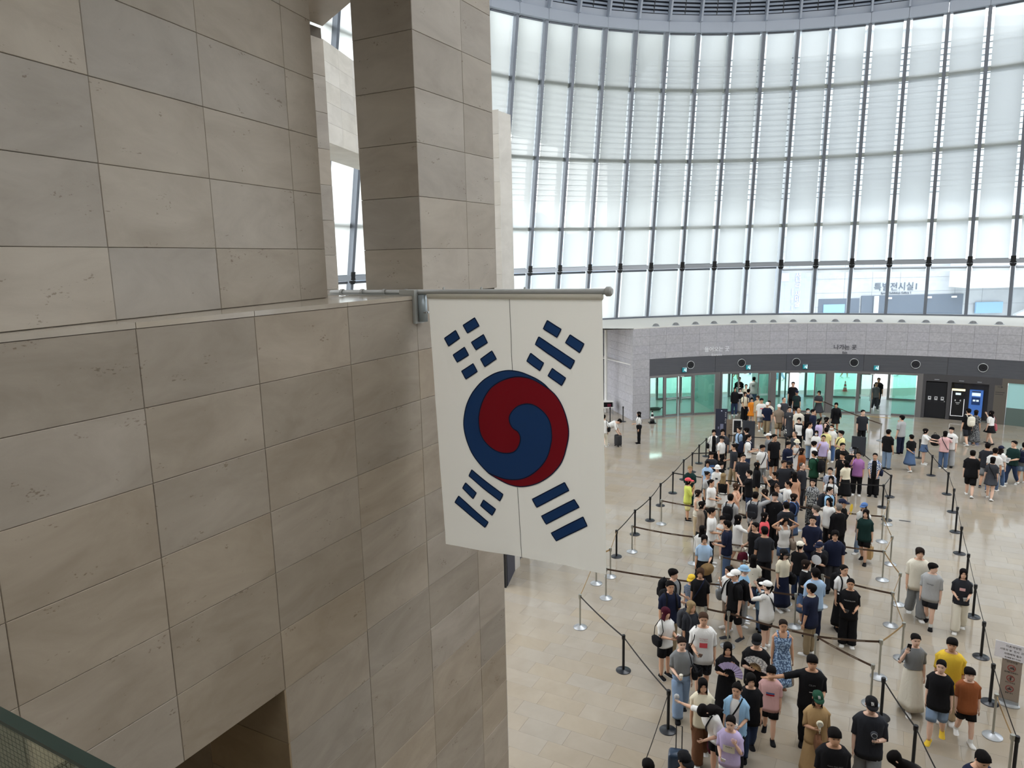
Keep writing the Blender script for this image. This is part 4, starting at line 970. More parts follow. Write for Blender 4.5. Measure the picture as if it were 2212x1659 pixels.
        if ai:
            i = ai[0]
            for side in (1, -1):
                c = 0 if side > 0 else NT//2; bk, fr = ((c-1) % NT, (c+1) % NT) if side > 0 else ((c+1) % NT, (c-1) % NT)
                loop = [rows[i][bk], rows[i][c], rows[i][fr], rows[i+1][fr], rows[i+2][fr], rows[i+2][c], rows[i+2][bk], rows[i+1][bk]]
                pts, rad, fa, _ = s.arm_pts(side)
                n = len(pts) if sleeve >= .99 else max(2, int(round(sleeve*(len(pts)))))
                pp = pts[:n]; rr = [(r+sgrow*(1 if sleeve >= .99 else 1+.35*q/max(1, n-1)))*s.H for q, r in enumerate(rad[:n])]
                fm = loft_frames(pts, V3(0, 1, 0), V3(side*.7, 0, .7))
                prev = loop
                ang = [R_(x) for x in (225, 270, 315, 0, 45, 90, 135, 180)]
                for q in range(n):
                    e1, e2 = fm[q]; cur = [len(v)+x for x in range(8)]; v += [pp[q]+(e1*math.cos(a)+e2*math.sin(a))*rr[q] for a in ang]
                    for x in range(8): f.append((prev[x], prev[(x+1) % 8], cur[(x+1) % 8], cur[x]))
                    prev = cur
                arm_end[side] = (prev, pp[-1], fm[n-1], fa, rr[-1])
        leg_end = {}
        if legs is not None:
            r0 = rows[0]; crotch = len(v); v.append(s.tf(V3(0, 0, (s.T[0][0]-.012)*s.H)))
            for side in (1, -1):
                if side > 0: loop = [r0[q % NT] for q in range(4, -5, -1)]          # front round the outside to the back
                else: loop = [r0[q] for q in range(4, 13)]
                loop = loop+[crotch]
                pts, rad, dat = s.leg_pts(side); n = max(2, int(round(legs*len(pts))))
                fm = loft_frames(pts, V3(side, 0, 0), V3(0, 1, 0)); prev = loop
                for q in range(n):
                    e1, e2 = fm[q]; g = (lgrow(q/(len(pts)-1)) if lgrow else 0)*s.H; cur = [len(v)+x for x in range(10)]
                    for x in range(9):
                        a = R_(144-36*x); v.append(pts[q]+(e1*math.cos(a)+e2*math.sin(a))*(rad[q]*s.H+g))
                    a = math.pi; v.append(pts[q]+(e1*math.cos(a))*(rad[q]*s.H+g))
                    for x in range(10): f.append((prev[x], prev[(x+1) % 10], cur[(x+1) % 10], cur[x]))
                    prev = cur
                leg_end[side] = (prev, pts[n-1])
        return v, f, rows, arm_end, leg_end
def fix_normals(me):
    bm = bmesh.new(); bm.from_mesh(me); bmesh.ops.recalc_face_normals(bm, faces=bm.faces[:]); bm.to_mesh(me); bm.free()
def pmesh(name, v, f, m, parent, mats=None, midx=None, smooth=True):
    me = bpy.data.meshes.new(name); me.from_pydata([tuple(x) for x in v], [], f)
    for x in (mats or [m]): me.materials.append(x)
    if midx is not None: me.polygons.foreach_set('material_index', midx)
    if smooth: me.polygons.foreach_set('use_smooth', [True]*len(me.polygons))
    fix_normals(me); me.update(); return link(bpy.data.objects.new(name, me), parent)
SKINS = [srgb(214, 170, 142), srgb(222, 180, 154), srgb(204, 158, 128), srgb(228, 190, 168)]
def skin_mat(i): return mat('skin_%d' % (i % 4), SKINS[i % 4], .5, 0, .35)
EYE = mat('eye_dark', srgb(30, 24, 22), .3); LIP = mat('lip', srgb(168, 92, 86), .5); BROW = mat('brow', srgb(40, 32, 28), .8)
NAMED = dict(black=(24,24,27), navy=(30,36,58), white=(232,232,230), offwhite=(224,219,204), cream=(228,220,196), grey=(128,131,134), lgrey=(172,174,176), dgrey=(62,64,70), charcoal=(44,46,52), blue=(84,116,170), lblue=(168,196,226), denim=(86,108,142), ldenim=(134,156,184), ddenim=(46,60,88), khaki=(142,126,100), beige=(190,172,142), tan=(176,146,104), brown=(112,78,56), rust=(150,88,54), orange=(226,138,44), yellow=(226,190,64), pyellow=(234,226,160), green=(34,72,54), dgreen=(28,52,50), red=(186,44,54), coral=(226,92,100), pink=(226,182,182), peach=(226,176,148), lav=(196,182,222), purple=(170,118,178), maroon=(96,34,52), taupe=(140,126,112), lime=(214,222,110), rose=(176,96,104), sky=(150,190,222))
def col(c): return srgb(*NAMED[c])
_cl = {}
def cloth(c):
    """colour name, or pattern:colour:colour"""
    if c in _cl: return _cl[c]
    p = c.split(':')
    if len(p) == 1: m = mat('cloth_'+c, col(c), .85, 0, .15); n, l, b = nt(m)
    else:
        m = mat('cloth_'+c.replace(':', '_'), col(p[1]), .85, 0, .15); n, l, b = nt(m); tc = n.new('ShaderNodeTexCoord'); cr = n.new('ShaderNodeValToRGB'); cr.color_ramp.interpolation = 'CONSTANT'
        if p[0] in ('stripe', 'vstripe'):
            w = n.new('ShaderNodeTexWave'); w.bands_direction = 'Z' if p[0] == 'stripe' else 'X'; w.inputs['Scale'].default_value = 7; fac = w.outputs['Fac']; l.new(tc.outputs['Object'], w.inputs['Vector'])
        elif p[0] == 'plaid':
            w = n.new('ShaderNodeTexChecker'); w.inputs['Scale'].default_value = 22; fac = w.outputs['Fac']; l.new(tc.outputs['Object'], w.inputs['Vector'])
        else:
            w = n.new('ShaderNodeTexNoise'); w.inputs['Scale'].default_value = {'floral': 30, 'camo': 14, 'spot': 22}.get(p[0], 20); w.inputs['Detail'].default_value = 1; fac = w.outputs['Fac']; l.new(tc.outputs['Object'], w.inputs['Vector'])
        e = cr.color_ramp.elements; e[0].color = col(p[1]); e[1].position = .52; e[1].color = col(p[2]); l.new(fac, cr.inputs[0]); l.new(cr.outputs[0], b.inputs['Base Color'])
    tc = n.new('ShaderNodeTexCoord'); nz = n.new('ShaderNodeTexNoise'); nz.inputs['Scale'].default_value = 9; nz.inputs['Detail'].default_value = 2; nz.inputs['Distortion'].default_value = 1.2; mp = n.new('ShaderNodeMapping'); mp.inputs['Scale'].default_value = (1, 1, .45)
    l.new(tc.outputs['Object'], mp.inputs[0]); l.new(mp.outputs[0], nz.inputs['Vector']); bp = n.new('ShaderNodeBump'); bp.inputs['Strength'].default_value = .5; bp.inputs['Distance'].default_value = .02; l.new(nz.outputs['Fac'], bp.inputs['Height']); l.new(bp.outputs[0], b.inputs['Normal'])
    _cl[c] = m; return m
HAIRC = dict(k=(24,21,21), d=(44,34,30), b=(84,62,48), y=(176,150,112), g=(96,92,88), w=(150,146,140), p=(80,26,44))
def hair_mat(c): return mat('hair_'+c, srgb(*[int(v*.8) for v in HAIRC[c]]), .75, 0, .08)
HELD = []
def person(x, y, H, face, sex, hair, top, bottom, shoe, arms, legs, label, idx, lean=0, hyaw=0, hpitch=0, build=1.0, extra=(), near=False):
    rnd = random.Random(idx*7+3)
    F = Fig(H, sex, R_(lean), hyaw, hpitch, arms, legs, build)
    root = empty('person', (x, y, 0)); root.rotation_euler = (0, 0, -R_(face)); tag(root, label, 'person')
    # ---------- body, one surface from crown to ankles
    v, f, rows, ae, le = F.shell(.475, .868, sleeve=1.0, legs=1.0)
    mi = [0]*len(f); sk = skin_mat(rnd.randrange(4) if sex != 'g' else 2)
    prev = rows[-1]; prof = [h[0] for h in HEAD]
    hidx = {}
    for h in prof:
        cur = [len(v)+q for q in range(NT)]; hidx[h] = cur
        for q in range(NT):
            p = F.hp(h, q); d = 0
            if q == 4: d = {.34: .075, .44: .05, .22: .018, .52: .012, .10: .012}.get(h, 0)
            if q in (3, 5): d = {.52: -.028, .60: .005, .22: -.008}.get(h, 0)
            if q in (0, 8) and h in (.44, .52): pass
            v.append(F.headpt(p+V3(0, d*F.hl, 0)))
        for q in range(NT): f.append((prev[q], prev[(q+1) % NT], cur[(q+1) % NT], cur[q])); mi.append(0)
        prev = cur
    f.append(tuple(prev)); mi.append(0)
    def isl(vs, fs, m):
        k = len(v); v.extend(vs); f.extend([tuple(i+k for i in q) for q in fs]); mi.extend([m]*len(fs))
    def dab(h, q, rx, rz, m, out=.012):
        """small lens on the face"""
        c = F.hp(h, q); c2 = F.hp(h, q, 1+out*2); dx = nrm(F.hp(h, q+.4)-F.hp(h, q-.4)); up = V3(0, 0, 1); vs = []
        for a in range(8): vs.append(F.headpt(c+(dx*rx*math.cos(a*math.pi/4)+up*rz*math.sin(a*math.pi/4))*F.hl+(c2-c)*.35))
        vs.append(F.headpt(c2+(c2-c)*.6)); isl(vs, [(a, (a+1) % 8, 8) for a in range(8)], m)
    for q in (3.12, 4.88): dab(.515, q, .058, .026, 1, .02); dab(.60, q, .085, .016, 3, .012)
    dab(.215, 4, .085, .024, 2, .016)
    for side in (0, 8):   # ears
        c = F.hp(.48, side); o = V3(1 if side == 0 else -1, 0, 0); vs = []
        for a in range(8): vs.append(F.headpt(c+V3(0, .05*math.cos(a*math.pi/4)-.03, .10*math.sin(a*math.pi/4))*F.hl-o*.02*F.hl))
        vs2 = [F.headpt(c+o*.055*F.hl+V3(0, .055*math.cos(a*math.pi/4)-.045, .105*math.sin(a*math.pi/4))*F.hl) for a in range(8)]
        isl(vs+vs2, [(a, (a+1) % 8, 8+(a+1) % 8, 8+a) for a in range(8)]+[tuple(8+a for a in range(8))], 0)
    hand = {}
    for side in (1, -1):   # hands: palm grown from the wrist ring, four fingers and a thumb
        ring_, p, (e1, e2), fa, r = ae[side]
        pose = arms[0 if side > 0 else 1]
        hl = .098*H*(.95 if sex == 'f' else 1)
        t = fa; wd = nrm(e1-t*(e1@t)); 
        # palm faces the body when the arm hangs, up or inwards when the forearm is raised
        th = nrm(np.cross(t, wd)); inward = V3(-side, 0, 0) if pose in ('down', 'down2', 'wf', 'wb', 'bag', 'back') else V3(-side*.6, .2, .8)
        if th@inward < 0: th = -th
        if pose in ('phone', 'hold', 'fan', 'out', 'pt', 'low'): wd = nrm(np.cross(th, t)); 
        pr = ring_
        ang = [R_(q) for q in (225, 270, 315, 0, 45, 90, 135, 180)]
        e2s = e2 if e2@th > 0 else e2
        for q, (s_, w_, h_) in enumerate(((.12, .15, .105), (.30, .21, .10), (.5, .23, .085))):
            cur = [len(v)+k for k in range(8)]; v += [p+t*hl*s_+e1*math.cos(a)*hl*w_+e2*math.sin(a)*hl*h_*.9 for a in ang]
            for k in range(8): f.append((pr[k], pr[(k+1) % 8], cur[(k+1) % 8], cur[k])); mi.append(0)
            pr = cur
        f.append(tuple(pr)); mi.append(0)
        cu = -e2 if (e2@V3(side, 0, 0) > 0 and pose in ('down', 'down2', 'wf', 'wb', 'bag')) else (e2 if e2@th > 0 else -e2)
        curl = {'phone': 1.1, 'hold': 1.25, 'bag': 1.5, 'fan': 1.5, 'strap': 1.2, 'photo': .9, 'low': 1.0}.get(pose, .55)
        for q, (o, ln) in enumerate(((.165, .44), (.055, .50), (-.055, .47), (-.16, .37))):
            b = p+t*hl*.46+e1*hl*o; d = t; rr = hl*.052; vs = []; pts_ = [b]
            for sg, l_ in ((.0, .42), (curl*.55, .33), (curl*1.15, .25)):
                d2 = nrm(t*math.cos(sg)+cu*math.sin(sg)); pts_.append(pts_[-1]+d2*ln*hl*l_)
            for m_, pt in enumerate(pts_):
                k_ = rr*(1-.13*m_)
                for a in range(4): vs.append(pt+e1*k_*math.cos(a*math.pi/2+.78)+e2*k_*math.sin(a*math.pi/2+.78))
            fs = [(m_*4+a, m_*4+(a+1) % 4, m_*4+4+(a+1) % 4, m_*4+4+a) for m_ in range(3) for a in range(4)]+[(12, 13, 14, 15)]
            isl(vs, fs, 0)
        b = p+t*hl*.2+e1*hl*.17; vs = []; d = nrm(t*.75+e1*.6+cu*.35); pts_ = [b, b+d*hl*.2, b+d*hl*.2+nrm(t*.95+cu*.45)*hl*.2]
        for m_, pt in enumerate(pts_):
            k_ = hl*(.07-.012*m_)
            for a in range(4): vs.append(pt+e1*k_*math.cos(a*math.pi/2+.78)+e2*k_*math.sin(a*math.pi/2+.78))
        isl(vs, [(m_*4+a, m_*4+(a+1) % 4, m_*4+4+(a+1) % 4, m_*4+4+a) for m_ in range(2) for a in range(4)]+[(8, 9, 10, 11)], 0)
        hand[side] = (p+t*hl*.55+cu*hl*.12, t, cu, e1)
    for side in (1, -1): f.append(tuple(le[side][0])); mi.append(0)
    pmesh('body', v, f, None, root, mats=[sk, EYE, LIP, BROW], midx=mi)
    # ---------- clothes
    hem_fold = lambda vv, ff, ring_, k=.985: None
    def garment(name, v, f, m): 
        o = pmesh(name, v, f, m, root)
        return o
    tp = top.split('/'); kind = tp[0]; tc = cloth(tp[1]); J = lambda z: 0
    neck = .838; skirty = bool(bottom) and bottom.split('/')[0] in ('skirt', 'mini', 'midi', 'maxi', 'aline')
    if kind in ('tee', 'polo', 'shirt', 'long', 'crop', 'blouse', 'raglan'):
        loose = {'tee': .010, 'polo': .008, 'shirt': .012, 'long': .011, 'crop': .006, 'blouse': .011, 'raglan': .007}[kind]
        hem = {'tee': .455, 'polo': .455, 'shirt': .44, 'long': .44, 'crop': .565, 'blouse': .50, 'raglan': .49}[kind]
        if len(tp) > 2 and tp[2] == 'big': loose += .007; hem -= .035
        if len(tp) > 2 and tp[2] == 'tuck': hem = .555
        if skirty and kind in ('tee', 'crop', 'blouse', 'raglan') and 'big' not in tp: hem = .575; loose = min(loose, .0075)
        g = lambda z: loose*(1.0 if z > .56 else 1.25)*(.55 if z > .815 else 1)+(.004 if z < .5 else 0)
        sl = {'long': .95, 'raglan': .95, 'blouse': .5}.get(kind, .44 if loose < .012 else .52)
        v, f, rw, ae2, _ = F.shell(hem, neck, g, sl, .009 if kind != 'raglan' else .006, straight=kind in ('tee', 'polo', 'shirt', 'long', 'blouse'))
        # fold the hem and cuffs in so that no paper edge shows
        for rg, kf in [(rw[0], .93)]+[(ae2[s_][0], .8) for s_ in ae2]:
            c = sum(np.array(v[i]) for i in rg)/len(rg); k0 = len(v); v += [c+(np.array(v[i])-c)*kf+V3(0, 0, .01*H) for i in rg]
            n_ = len(rg); f += [(rg[i], rg[(i+1) % n_], k0+(i+1) % n_, k0+i) for i in range(n_)]
        o = garment('shirt' if kind in ('polo', 'shirt', 'long', 'blouse') else 'tee_shirt', v, f, tc)
        if kind in ('polo', 'shirt', 'long') or 'collar' in extra:
            cm = cloth([e.split('=')[1] for e in extra if e.startswith('collar=')][0]) if any(e.startswith('collar=') for e in extra) else tc
            a0 = [F.tf(p) for p in F.ring(.832*F.k, .050, .042, -.003)]; a1 = [F.tf(p) for p in F.ring(.853*F.k, .043, .043, -.001)]; a2 = [F.tf(p) for p in F.ring(.828*F.k, .062, .052, .0)]
            cv = a0+a1+a2; cf = []
            for q in range(NT):
                if q in (3, 4): continue
                cf += [(q, (q+1) % NT, NT+(q+1) % NT, NT+q), (NT+q, NT+(q+1) % NT, 2*NT+(q+1) % NT, 2*NT+q)]
            garment('collar', cv, cf, cm)
        if kind == 'raglan':
            v, f, rw, _, _ = F.shell(hem, .80, lambda z: .0095, None, 0); garment('front_panel', v, f, cloth(tp[2]))
    elif kind in ('tank', 'sleeveless', 'strappy'):
        v, f, rw, _, _ = F.shell(.47 if not skirty else .57, .796 if kind == 'tank' else .80, lambda z: .0065, None, 0); garment('tank_top', v, f, tc)
        mb = MB()
        for sx in (-1, 1):
            mb.tube([F.tf(V3(sx*.052*H, .056*H, .79*F.k*H)), F.tf(V3(sx*.060*H, .032*H, .838*F.k*H)), F.tf(V3(sx*.058*H, -.02*H, .842*F.k*H)), F.tf(V3(sx*.055*H, -.064*H, .79*F.k*H))], (.017 if kind == 'tank' else .007)*H, 6)
        mb.build('strap', tc, root, True)
    elif kind in ('open',):       # open shirt or jacket over an inner top
        ic = cloth(tp[2]); v, f, rw, _, _ = F.shell(.50, neck, lambda z: .006, .12, .006); garment('inner_top', v, f, ic)
        hem = .43
        g = lambda z: .014*(.6 if z > .815 else 1)+(.006 if z < .55 else 0)
        v, f, rw, ae2, _ = F.shell(hem, neck, g, .58 if 'longsleeve' not in extra else .95, .011, straight=True)
        f2 = []
        fr = set()
        for r_ in rw: fr |= {r_[4]}
        for q in f:
            if any(i in fr for i in q) : continue
            f2.append(q)
        garment('open_shirt', v, f2, tc)
        a0 = [F.tf(p) for p in F.ring(.832*F.k, .054, .045, -.003)]; a1 = [F.tf(p) for p in F.ring(.855*F.k, .046, .044, -.004)]; a2 = [F.tf(p) for p in F.ring(.822*F.k, .072, .060, .0)]
        cv = a0+a1+a2; cf = []
        for q in range(NT):
            if q in (2, 3, 4, 5): continue
            cf += [(q, (q+1) % NT, NT+(q+1) % NT, NT+q), (NT+q, NT+(q+1) % NT, 2*NT+(q+1) % NT, 2*NT+q)]
        garment('collar', cv, cf, tc)
    elif kind == 'dress':        # top of a dress: sleeve length third field
        sl = {'no': None, 'short': .44, 'long': .95}[tp[2] if len(tp) > 2 else 'short']
        v, f, rw, ae2, _ = F.shell(.54, neck if sl is not None else .80, lambda z: .009*(.6 if z > .815 else 1), sl, .009); garment('dress_top', v, f, tc)
        if sl is None:
            mb = MB()
            for sx in (-1, 1): mb.tube([F.tf(V3(sx*.05*H, .058*H, .79*F.k*H)), F.tf(V3(sx*.062*H, .03*H, .838*F.k*H)), F.tf(V3(sx*.06*H, -.02*H, .842*F.k*H)), F.tf(V3(sx*.055*H, -.064*H, .79*F.k*H))], .011*H, 6)
            mb.build('strap', tc, root, True)
    if bottom:
        bp = bottom.split('/'); bc = cloth(bp[1])
        if bp[0] in ('pants', 'wide', 'slim', 'shorts', 'longshorts'):
            lg = {'pants': .97, 'wide': 1.0, 'slim': .97, 'shorts': .36, 'longshorts': .50}[bp[0]]
            gr = {'pants': lambda t: .008+.012*t, 'wide': lambda t: .014+.030*t, 'slim': lambda t: .005+.004*t, 'shorts': lambda t: .012+.035*t, 'longshorts': lambda t: .012+.022*t}[bp[0]]
            v, f, rw, _, le2 = F.shell(.475, .60, lambda z: .0055, None, 0, legs=lg, lgrow=gr)
            for s_ in (1, -1):
                rg = le2[s_][0]; c = sum(np.array(v[i]) for i in rg)/len(rg); k0 = len(v); v += [c+(np.array(v[i])-c)*.8+V3(0, 0, .02*H) for i in rg]; n_ = len(rg); f += [(rg[i], rg[(i+1) % n_], k0+(i+1) % n_, k0+i) for i in range(n_)]
            garment('trousers' if bp[0] in ('pants', 'wide', 'slim') else 'shorts', v, f, bc)
        elif bp[0] in ('skirt', 'mini', 'midi', 'maxi', 'aline'):
            zh = {'skirt': .30, 'mini': .37, 'midi': .20, 'maxi': .09, 'aline': .27}[bp[0]]; fl = {'skirt': .03, 'mini': .03, 'midi': .035, 'maxi': .04, 'aline': .06}[bp[0]]
            v = []; f = []; zs = [.60, .56, .52, .48]+[.48-(.48-zh)*q/5 for q in range(1, 6)]; NS = 24
            ys = [(F.leg_pts(s_)[2][1][1]) for s_ in (1, -1)]
            for i, z in enumerate(zs):
                t = max(0, (.5-z)/(.5-zh)); tz = max(.505, z)*F.k; yo = 0
                for ra, rb in zip(F.T[:-1], F.T[1:]):
                    if ra[0] <= tz <= rb[0]: tt = (tz-ra[0])/(rb[0]-ra[0]); w = ra[1]+(rb[1]-ra[1])*tt; d = ra[2]+(rb[2]-ra[2])*tt; yo = (ra[3]+(rb[3]-ra[3])*tt); break
                w += (.0105 if kind == 'dress' else .0085)+fl*t; d += (.0105 if kind == 'dress' else .0085)+fl*1.05*t
                if t > 0: yo += (max(ys)+min(ys))/2/H*t*.8; d += (max(ys)-min(ys))/2/H*t*.9
                for q in range(NS):
                    a = 2*math.pi*q/NS; rp = 1+.05*t*math.sin(q*math.pi*2/4+idx); p = V3(w*math.cos(a)*rp*H, (d*math.sin(a)*rp+yo)*H, z*F.k*H); v.append(F.tf(p))
            n_ = len(zs); k0 = len(v); v += [V3(v[(n_-1)*NS+q][0]*.94, v[(n_-1)*NS+q][1]*.94, v[(n_-1)*NS+q][2]+.02) for q in range(NS)]
            for i in range(n_): f += [(i*NS+q, i*NS+(q+1) % NS, (i+1)*NS+(q+1) % NS, (i+1)*NS+q) for q in range(NS)]
            garment('skirt', v, f, bc)
    # ---------- shoes
    sm = cloth(shoe) if shoe in NAMED else mat('shoe_'+shoe, col('white'), .6)
    sole = mat('sole_pale', srgb(206, 204, 198), .7)
    for side in (1, -1):
        _, _, (Hp, Kn, An, d1, d2) = F.leg_pts(side)
        down = nrm(V3(0, d2[1], d2[2])); pt = math.atan2(-d2[1], -d2[2])   # shin pitch
        lift = max(0, pt-.12)*.9
        c, s_ = math.cos(lift), math.sin(lift); toe = R_(8)*side
        L_, wd_ = .150*H, .030*H
        def sp(l, w, z):   # along the foot, across, up from the sole
            y, zz = l*L_, z; y2, z2 = y*c+zz*s_, -y*s_+zz*c
            return V3(An[0]+(w+.0)*1+math.sin(toe)*y2, An[1]+y2*math.cos(toe), An[2]-F.foot+z2)
        secs = [(-.30, .60, .030, 0), (-.27, .80, .052, 0), (-.12, .86, .056, 0), (.05, .88, .048, 0), (.28, 1.0, .036, 0), (.48, 1.08, .028, 0), (.62, .92, .022, 0), (.70, .5, .014, 0)]
        def foot(mbv, mbf, z0, top, kx):
            k0 = len(mbv)
            for l, w, hh, _ in secs:
                hh = hh*H*.62*top
                for w2, z2 in ((-1, 0), (-1.0, .45), (-.55, 1), (.55, 1), (1.0, .45), (1, 0)): mbv.append(sp(l, w2*w*wd_*kx, z0+z2*hh))
            n_ = len(secs)
            for i in range(n_-1): mbf += [(k0+i*6+q, k0+i*6+(q+1) % 6, k0+(i+1)*6+(q+1) % 6, k0+(i+1)*6+q) for q in range(6)]
            mbf.append(tuple(k0+q for q in range(6))); mbf.append(tuple(k0+(n_-1)*6+q for q in range(6)))
        vv, ff = [], []; foot(vv, ff, .009, 1.0, 1.0)
        sh = pmesh('shoe', vv, ff, sm, root)
        vv, ff = [], []; k0 = 0
        for l, w, hh, _ in secs:
            for w2, z2 in ((-1.06, 0), (-1.06, .012), (1.06, .012), (1.06, 0)): vv.append(sp(l*1.02, w2*w*wd_, z2))
        for i in range(len(secs)-1): ff += [(i*4+q, i*4+(q+1) % 4, (i+1)*4+(q+1) % 4, (i+1)*4+q) for q in range(4)]
        ff += [(0, 1, 2, 3), tuple(4*(len(secs)-1)+q for q in range(4))]
        pmesh('sole', vv, ff, sole if shoe != 'black' or rnd.random() < .4 else cloth('black'), sh, smooth=False)
        if bottom and bottom.split('/')[0] in ('shorts', 'longshorts', 'mini') and 'sock' in extra:
            mb = MB(); mb.tube([An+V3(0, 0, -.01*H), An+(Kn-An)*.22], [.024*H, .026*H], 10, False); mb.build('sock', cloth('white'), root, True)
    # ---------- hair, hats
    hs, hc = hair.split('/'); hm = hair_mat(hc)
    def hair_shell(low, thick=1.10, rows_=6, name='hair', topx=1.06, flare=0.0):
        v = []; f = []
        for i in range(rows_+1):
            for q in range(NT):
                lo = low(q); h = 1.0+(lo-1.0)*(i/rows_)**1.7
                if h >= .0: 
                    p = F.hp(min(h, .992), q, thick+(.02 if i == rows_ else 0)); 
                    p = p+V3(0, 0, .035*F.hl*max(0, min(1, (h-.5)*3)))
                else:
                    p = F.hp(0.05, q, 1.0); w0 = F.hp(.35, q, thick+.04); t = min(1, -h/.6); p = V3(w0[0]*(1+flare*t), w0[1]*(1+.08*t)-.03*F.hl*t, p[2]+(h-.05)*F.hl)
                    if q in range(9, 16): p = V3(p[0], min(p[1], -.062*H*1.0-.0*H) if h < -.25 else p[1], p[2])
                v.append(F.headpt(p))
        for i in range(rows_): f += [(i*NT+q, i*NT+(q+1) % NT, (i+1)*NT+(q+1) % NT, (i+1)*NT+q) for q in range(NT)]
        f.append(tuple(range(NT)))
        k0 = len(v); base = [v[rows_*NT+q] for q in range(NT)]; c = sum(base)/NT; v += [c+(b-c)*.86 for b in base]
        f += [(rows_*NT+q, rows_*NT+(q+1) % NT, k0+(q+1) % NT, k0+q) for q in range(NT)]
        return pmesh(name, v, f, hm, root)
    lows = {
     'short': lambda q: {4: .80, 3: .79, 5: .79, 2: .72, 6: .72, 1: .58, 7: .58}.get(q, .46 if q in (0, 8) else .30 if q in (9, 15) else .16),
     'bowl': lambda q: {4: .68, 3: .67, 5: .67, 2: .62, 6: .62, 1: .52, 7: .52}.get(q, .44 if q in (0, 8) else .24 if q in (9, 15) else .12),
     'bald': lambda q: {4: .95, 3: .95, 5: .95, 2: .90, 6: .90, 1: .70, 7: .70}.get(q, .46 if q in (0, 8) else .2),
     'bob': lambda q: {4: .70, 3: .66, 5: .72, 2: .40, 6: .46, 1: .06, 7: .06}.get(q, .0 if q in (0, 8) else -.05),
     'long': lambda q: {4: .78, 3: .70, 5: .74, 2: .42, 6: .46, 1: -.25, 7: -.25}.get(q, -.9 if q in (0, 8) else -1.25),
     'xlong': lambda q: {4: .70, 3: .66, 5: .68, 2: .40, 6: .42, 1: -.7, 7: -.7}.get(q, -1.3 if q in (0, 8) else -1.7),
     'pony': lambda q: {4: .82, 3: .80, 5: .80, 2: .70, 6: .70, 1: .56, 7: .56}.get(q, .46 if q in (0, 8) else .28 if q in (9, 15) else .18),
     'wavy': lambda q: {4: .72, 3: .66, 5: .72, 2: .5, 6: .52, 1: .36, 7: .36}.get(q, .26 if q in (0, 8) else .06)}
    lows['up'] = lows['pony']; 
    hat = [e for e in extra if e.startswith(('cap=', 'bucket=', 'flat='))]
    th = {'short': 1.13, 'bowl': 1.19, 'bald': 1.03, 'bob': 1.15, 'long': 1.12, 'xlong': 1.13, 'pony': 1.07, 'up': 1.07, 'wavy': 1.18}[hs]
    if hat: th = 1.05
    hair_shell(lows[hs], th, 8 if hs in ('long', 'xlong', 'bob') else 6, flare=.12)
    if hs == 'pony':
        mb = MB(); pts = [F.headpt(F.hp(.62, 12, 1.05)), F.headpt(F.hp(.60, 12, 1.32)), F.headpt(F.hp(.30, 12, 1.42)), F.headpt(F.hp(.05, 12, 1.3)+V3(0, -.1*F.hl, -.35*F.hl))]
        mb.tube(pts, [.09*F.hl, .13*F.hl, .12*F.hl, .03*F.hl], 8); mb.build('pony_tail', hm, root, True)
    if hs == 'up':
        mb = MB(); c = F.headpt(F.hp(.82, 12, 1.12)); r_ = .17*F.hl
        mb.lathe([(r_*math.sin(R_(a)), -r_*math.cos(R_(a))) for a in (8, 35, 65, 90, 115, 145, 172)], 10, c); mb.build('hair_bun', hm, root, True)
    for e in hat:
        kd, cc = e.split('='); cm = cloth(cc); v = []; f = []
        lev = (.60, .66, .76, .88, .97, 1.03)
        for h in lev:
            for q in range(NT):
                p = F.hp(min(h-.05, .985), q, 1.13 if kd != 'flat' else 1.2); p = V3(p[0], p[1], p[2]+.07*F.hl+max(0, h-.985)*F.hl*.5); v.append(F.headpt(p))
        for i in range(len(lev)-1): f += [(i*NT+q, i*NT+(q+1) % NT, (i+1)*NT+(q+1) % NT, (i+1)*NT+q) for q in range(NT)]
        f.append(tuple((len(lev)-1)*NT+q for q in range(NT)))
        if kd in ('cap', 'flat'):
            k0 = len(v); L2 = .42 if kd == 'cap' else .2; qs = [1.2+5.6*i/8 for i in range(9)]
            for j, (o, z) in enumerate(((0, .0), (1, -.07))):
                for q in qs:
                    p = F.hp(.58, q, 1.14); a = 2*math.pi*q/NT; ex = o*L2*F.hl*max(0, math.sin(a))**.7; v.append(F.headpt(V3(p[0]*(1+.04*o), p[1]+ex, p[2]+(.09+z*max(0, math.sin(a)))*F.hl)))
            k1 = len(v); v += [V3(*(x-V3(0, 0, .012))) for x in v[k0:k1]]
            for i in range(8): f += [(k0+i, k0+i+1, k0+9+i+1, k0+9+i), (k1+i, k1+9+i, k1+10+i, k1+i+1), (k0+9+i, k0+10+i, k1+10+i, k1+9+i)]
        if kd == 'bucket':
            k0 = len(v)
            for o, z in ((1.13, .63), (1.62, .50), (1.60, .48)):
                for q in range(NT): p = F.hp(.58, q, o); v.append(F.headpt(V3(p[0], p[1], F.hp(z, q)[2])))
            for i in range(2): f += [(k0+i*NT+q, k0+i*NT+(q+1) % NT, k0+(i+1)*NT+(q+1) % NT, k0+(i+1)*NT+q) for q in range(NT)]
        garment('cap' if kd != 'bucket' else 'bucket_hat', v, f, cm)
        if 'logo' in extra and kd == 'cap':
            me = text_mesh('NY', .30*F.hl, .002, 'cap_logo', .004); me.materials.clear(); me.materials.append(cloth('white'))
            for vtx in me.vertices:
                lx_, lz_ = vtx.co.x*.8/F.hl, vtx.co.y/F.hl; b = F.hp(.80+lz_*.8, 4-lx_*3.2, 1.19); vtx.co = F.headpt(b+V3(0, .012, .045*F.hl))
            link(bpy.data.objects.new('cap_logo', me), root)
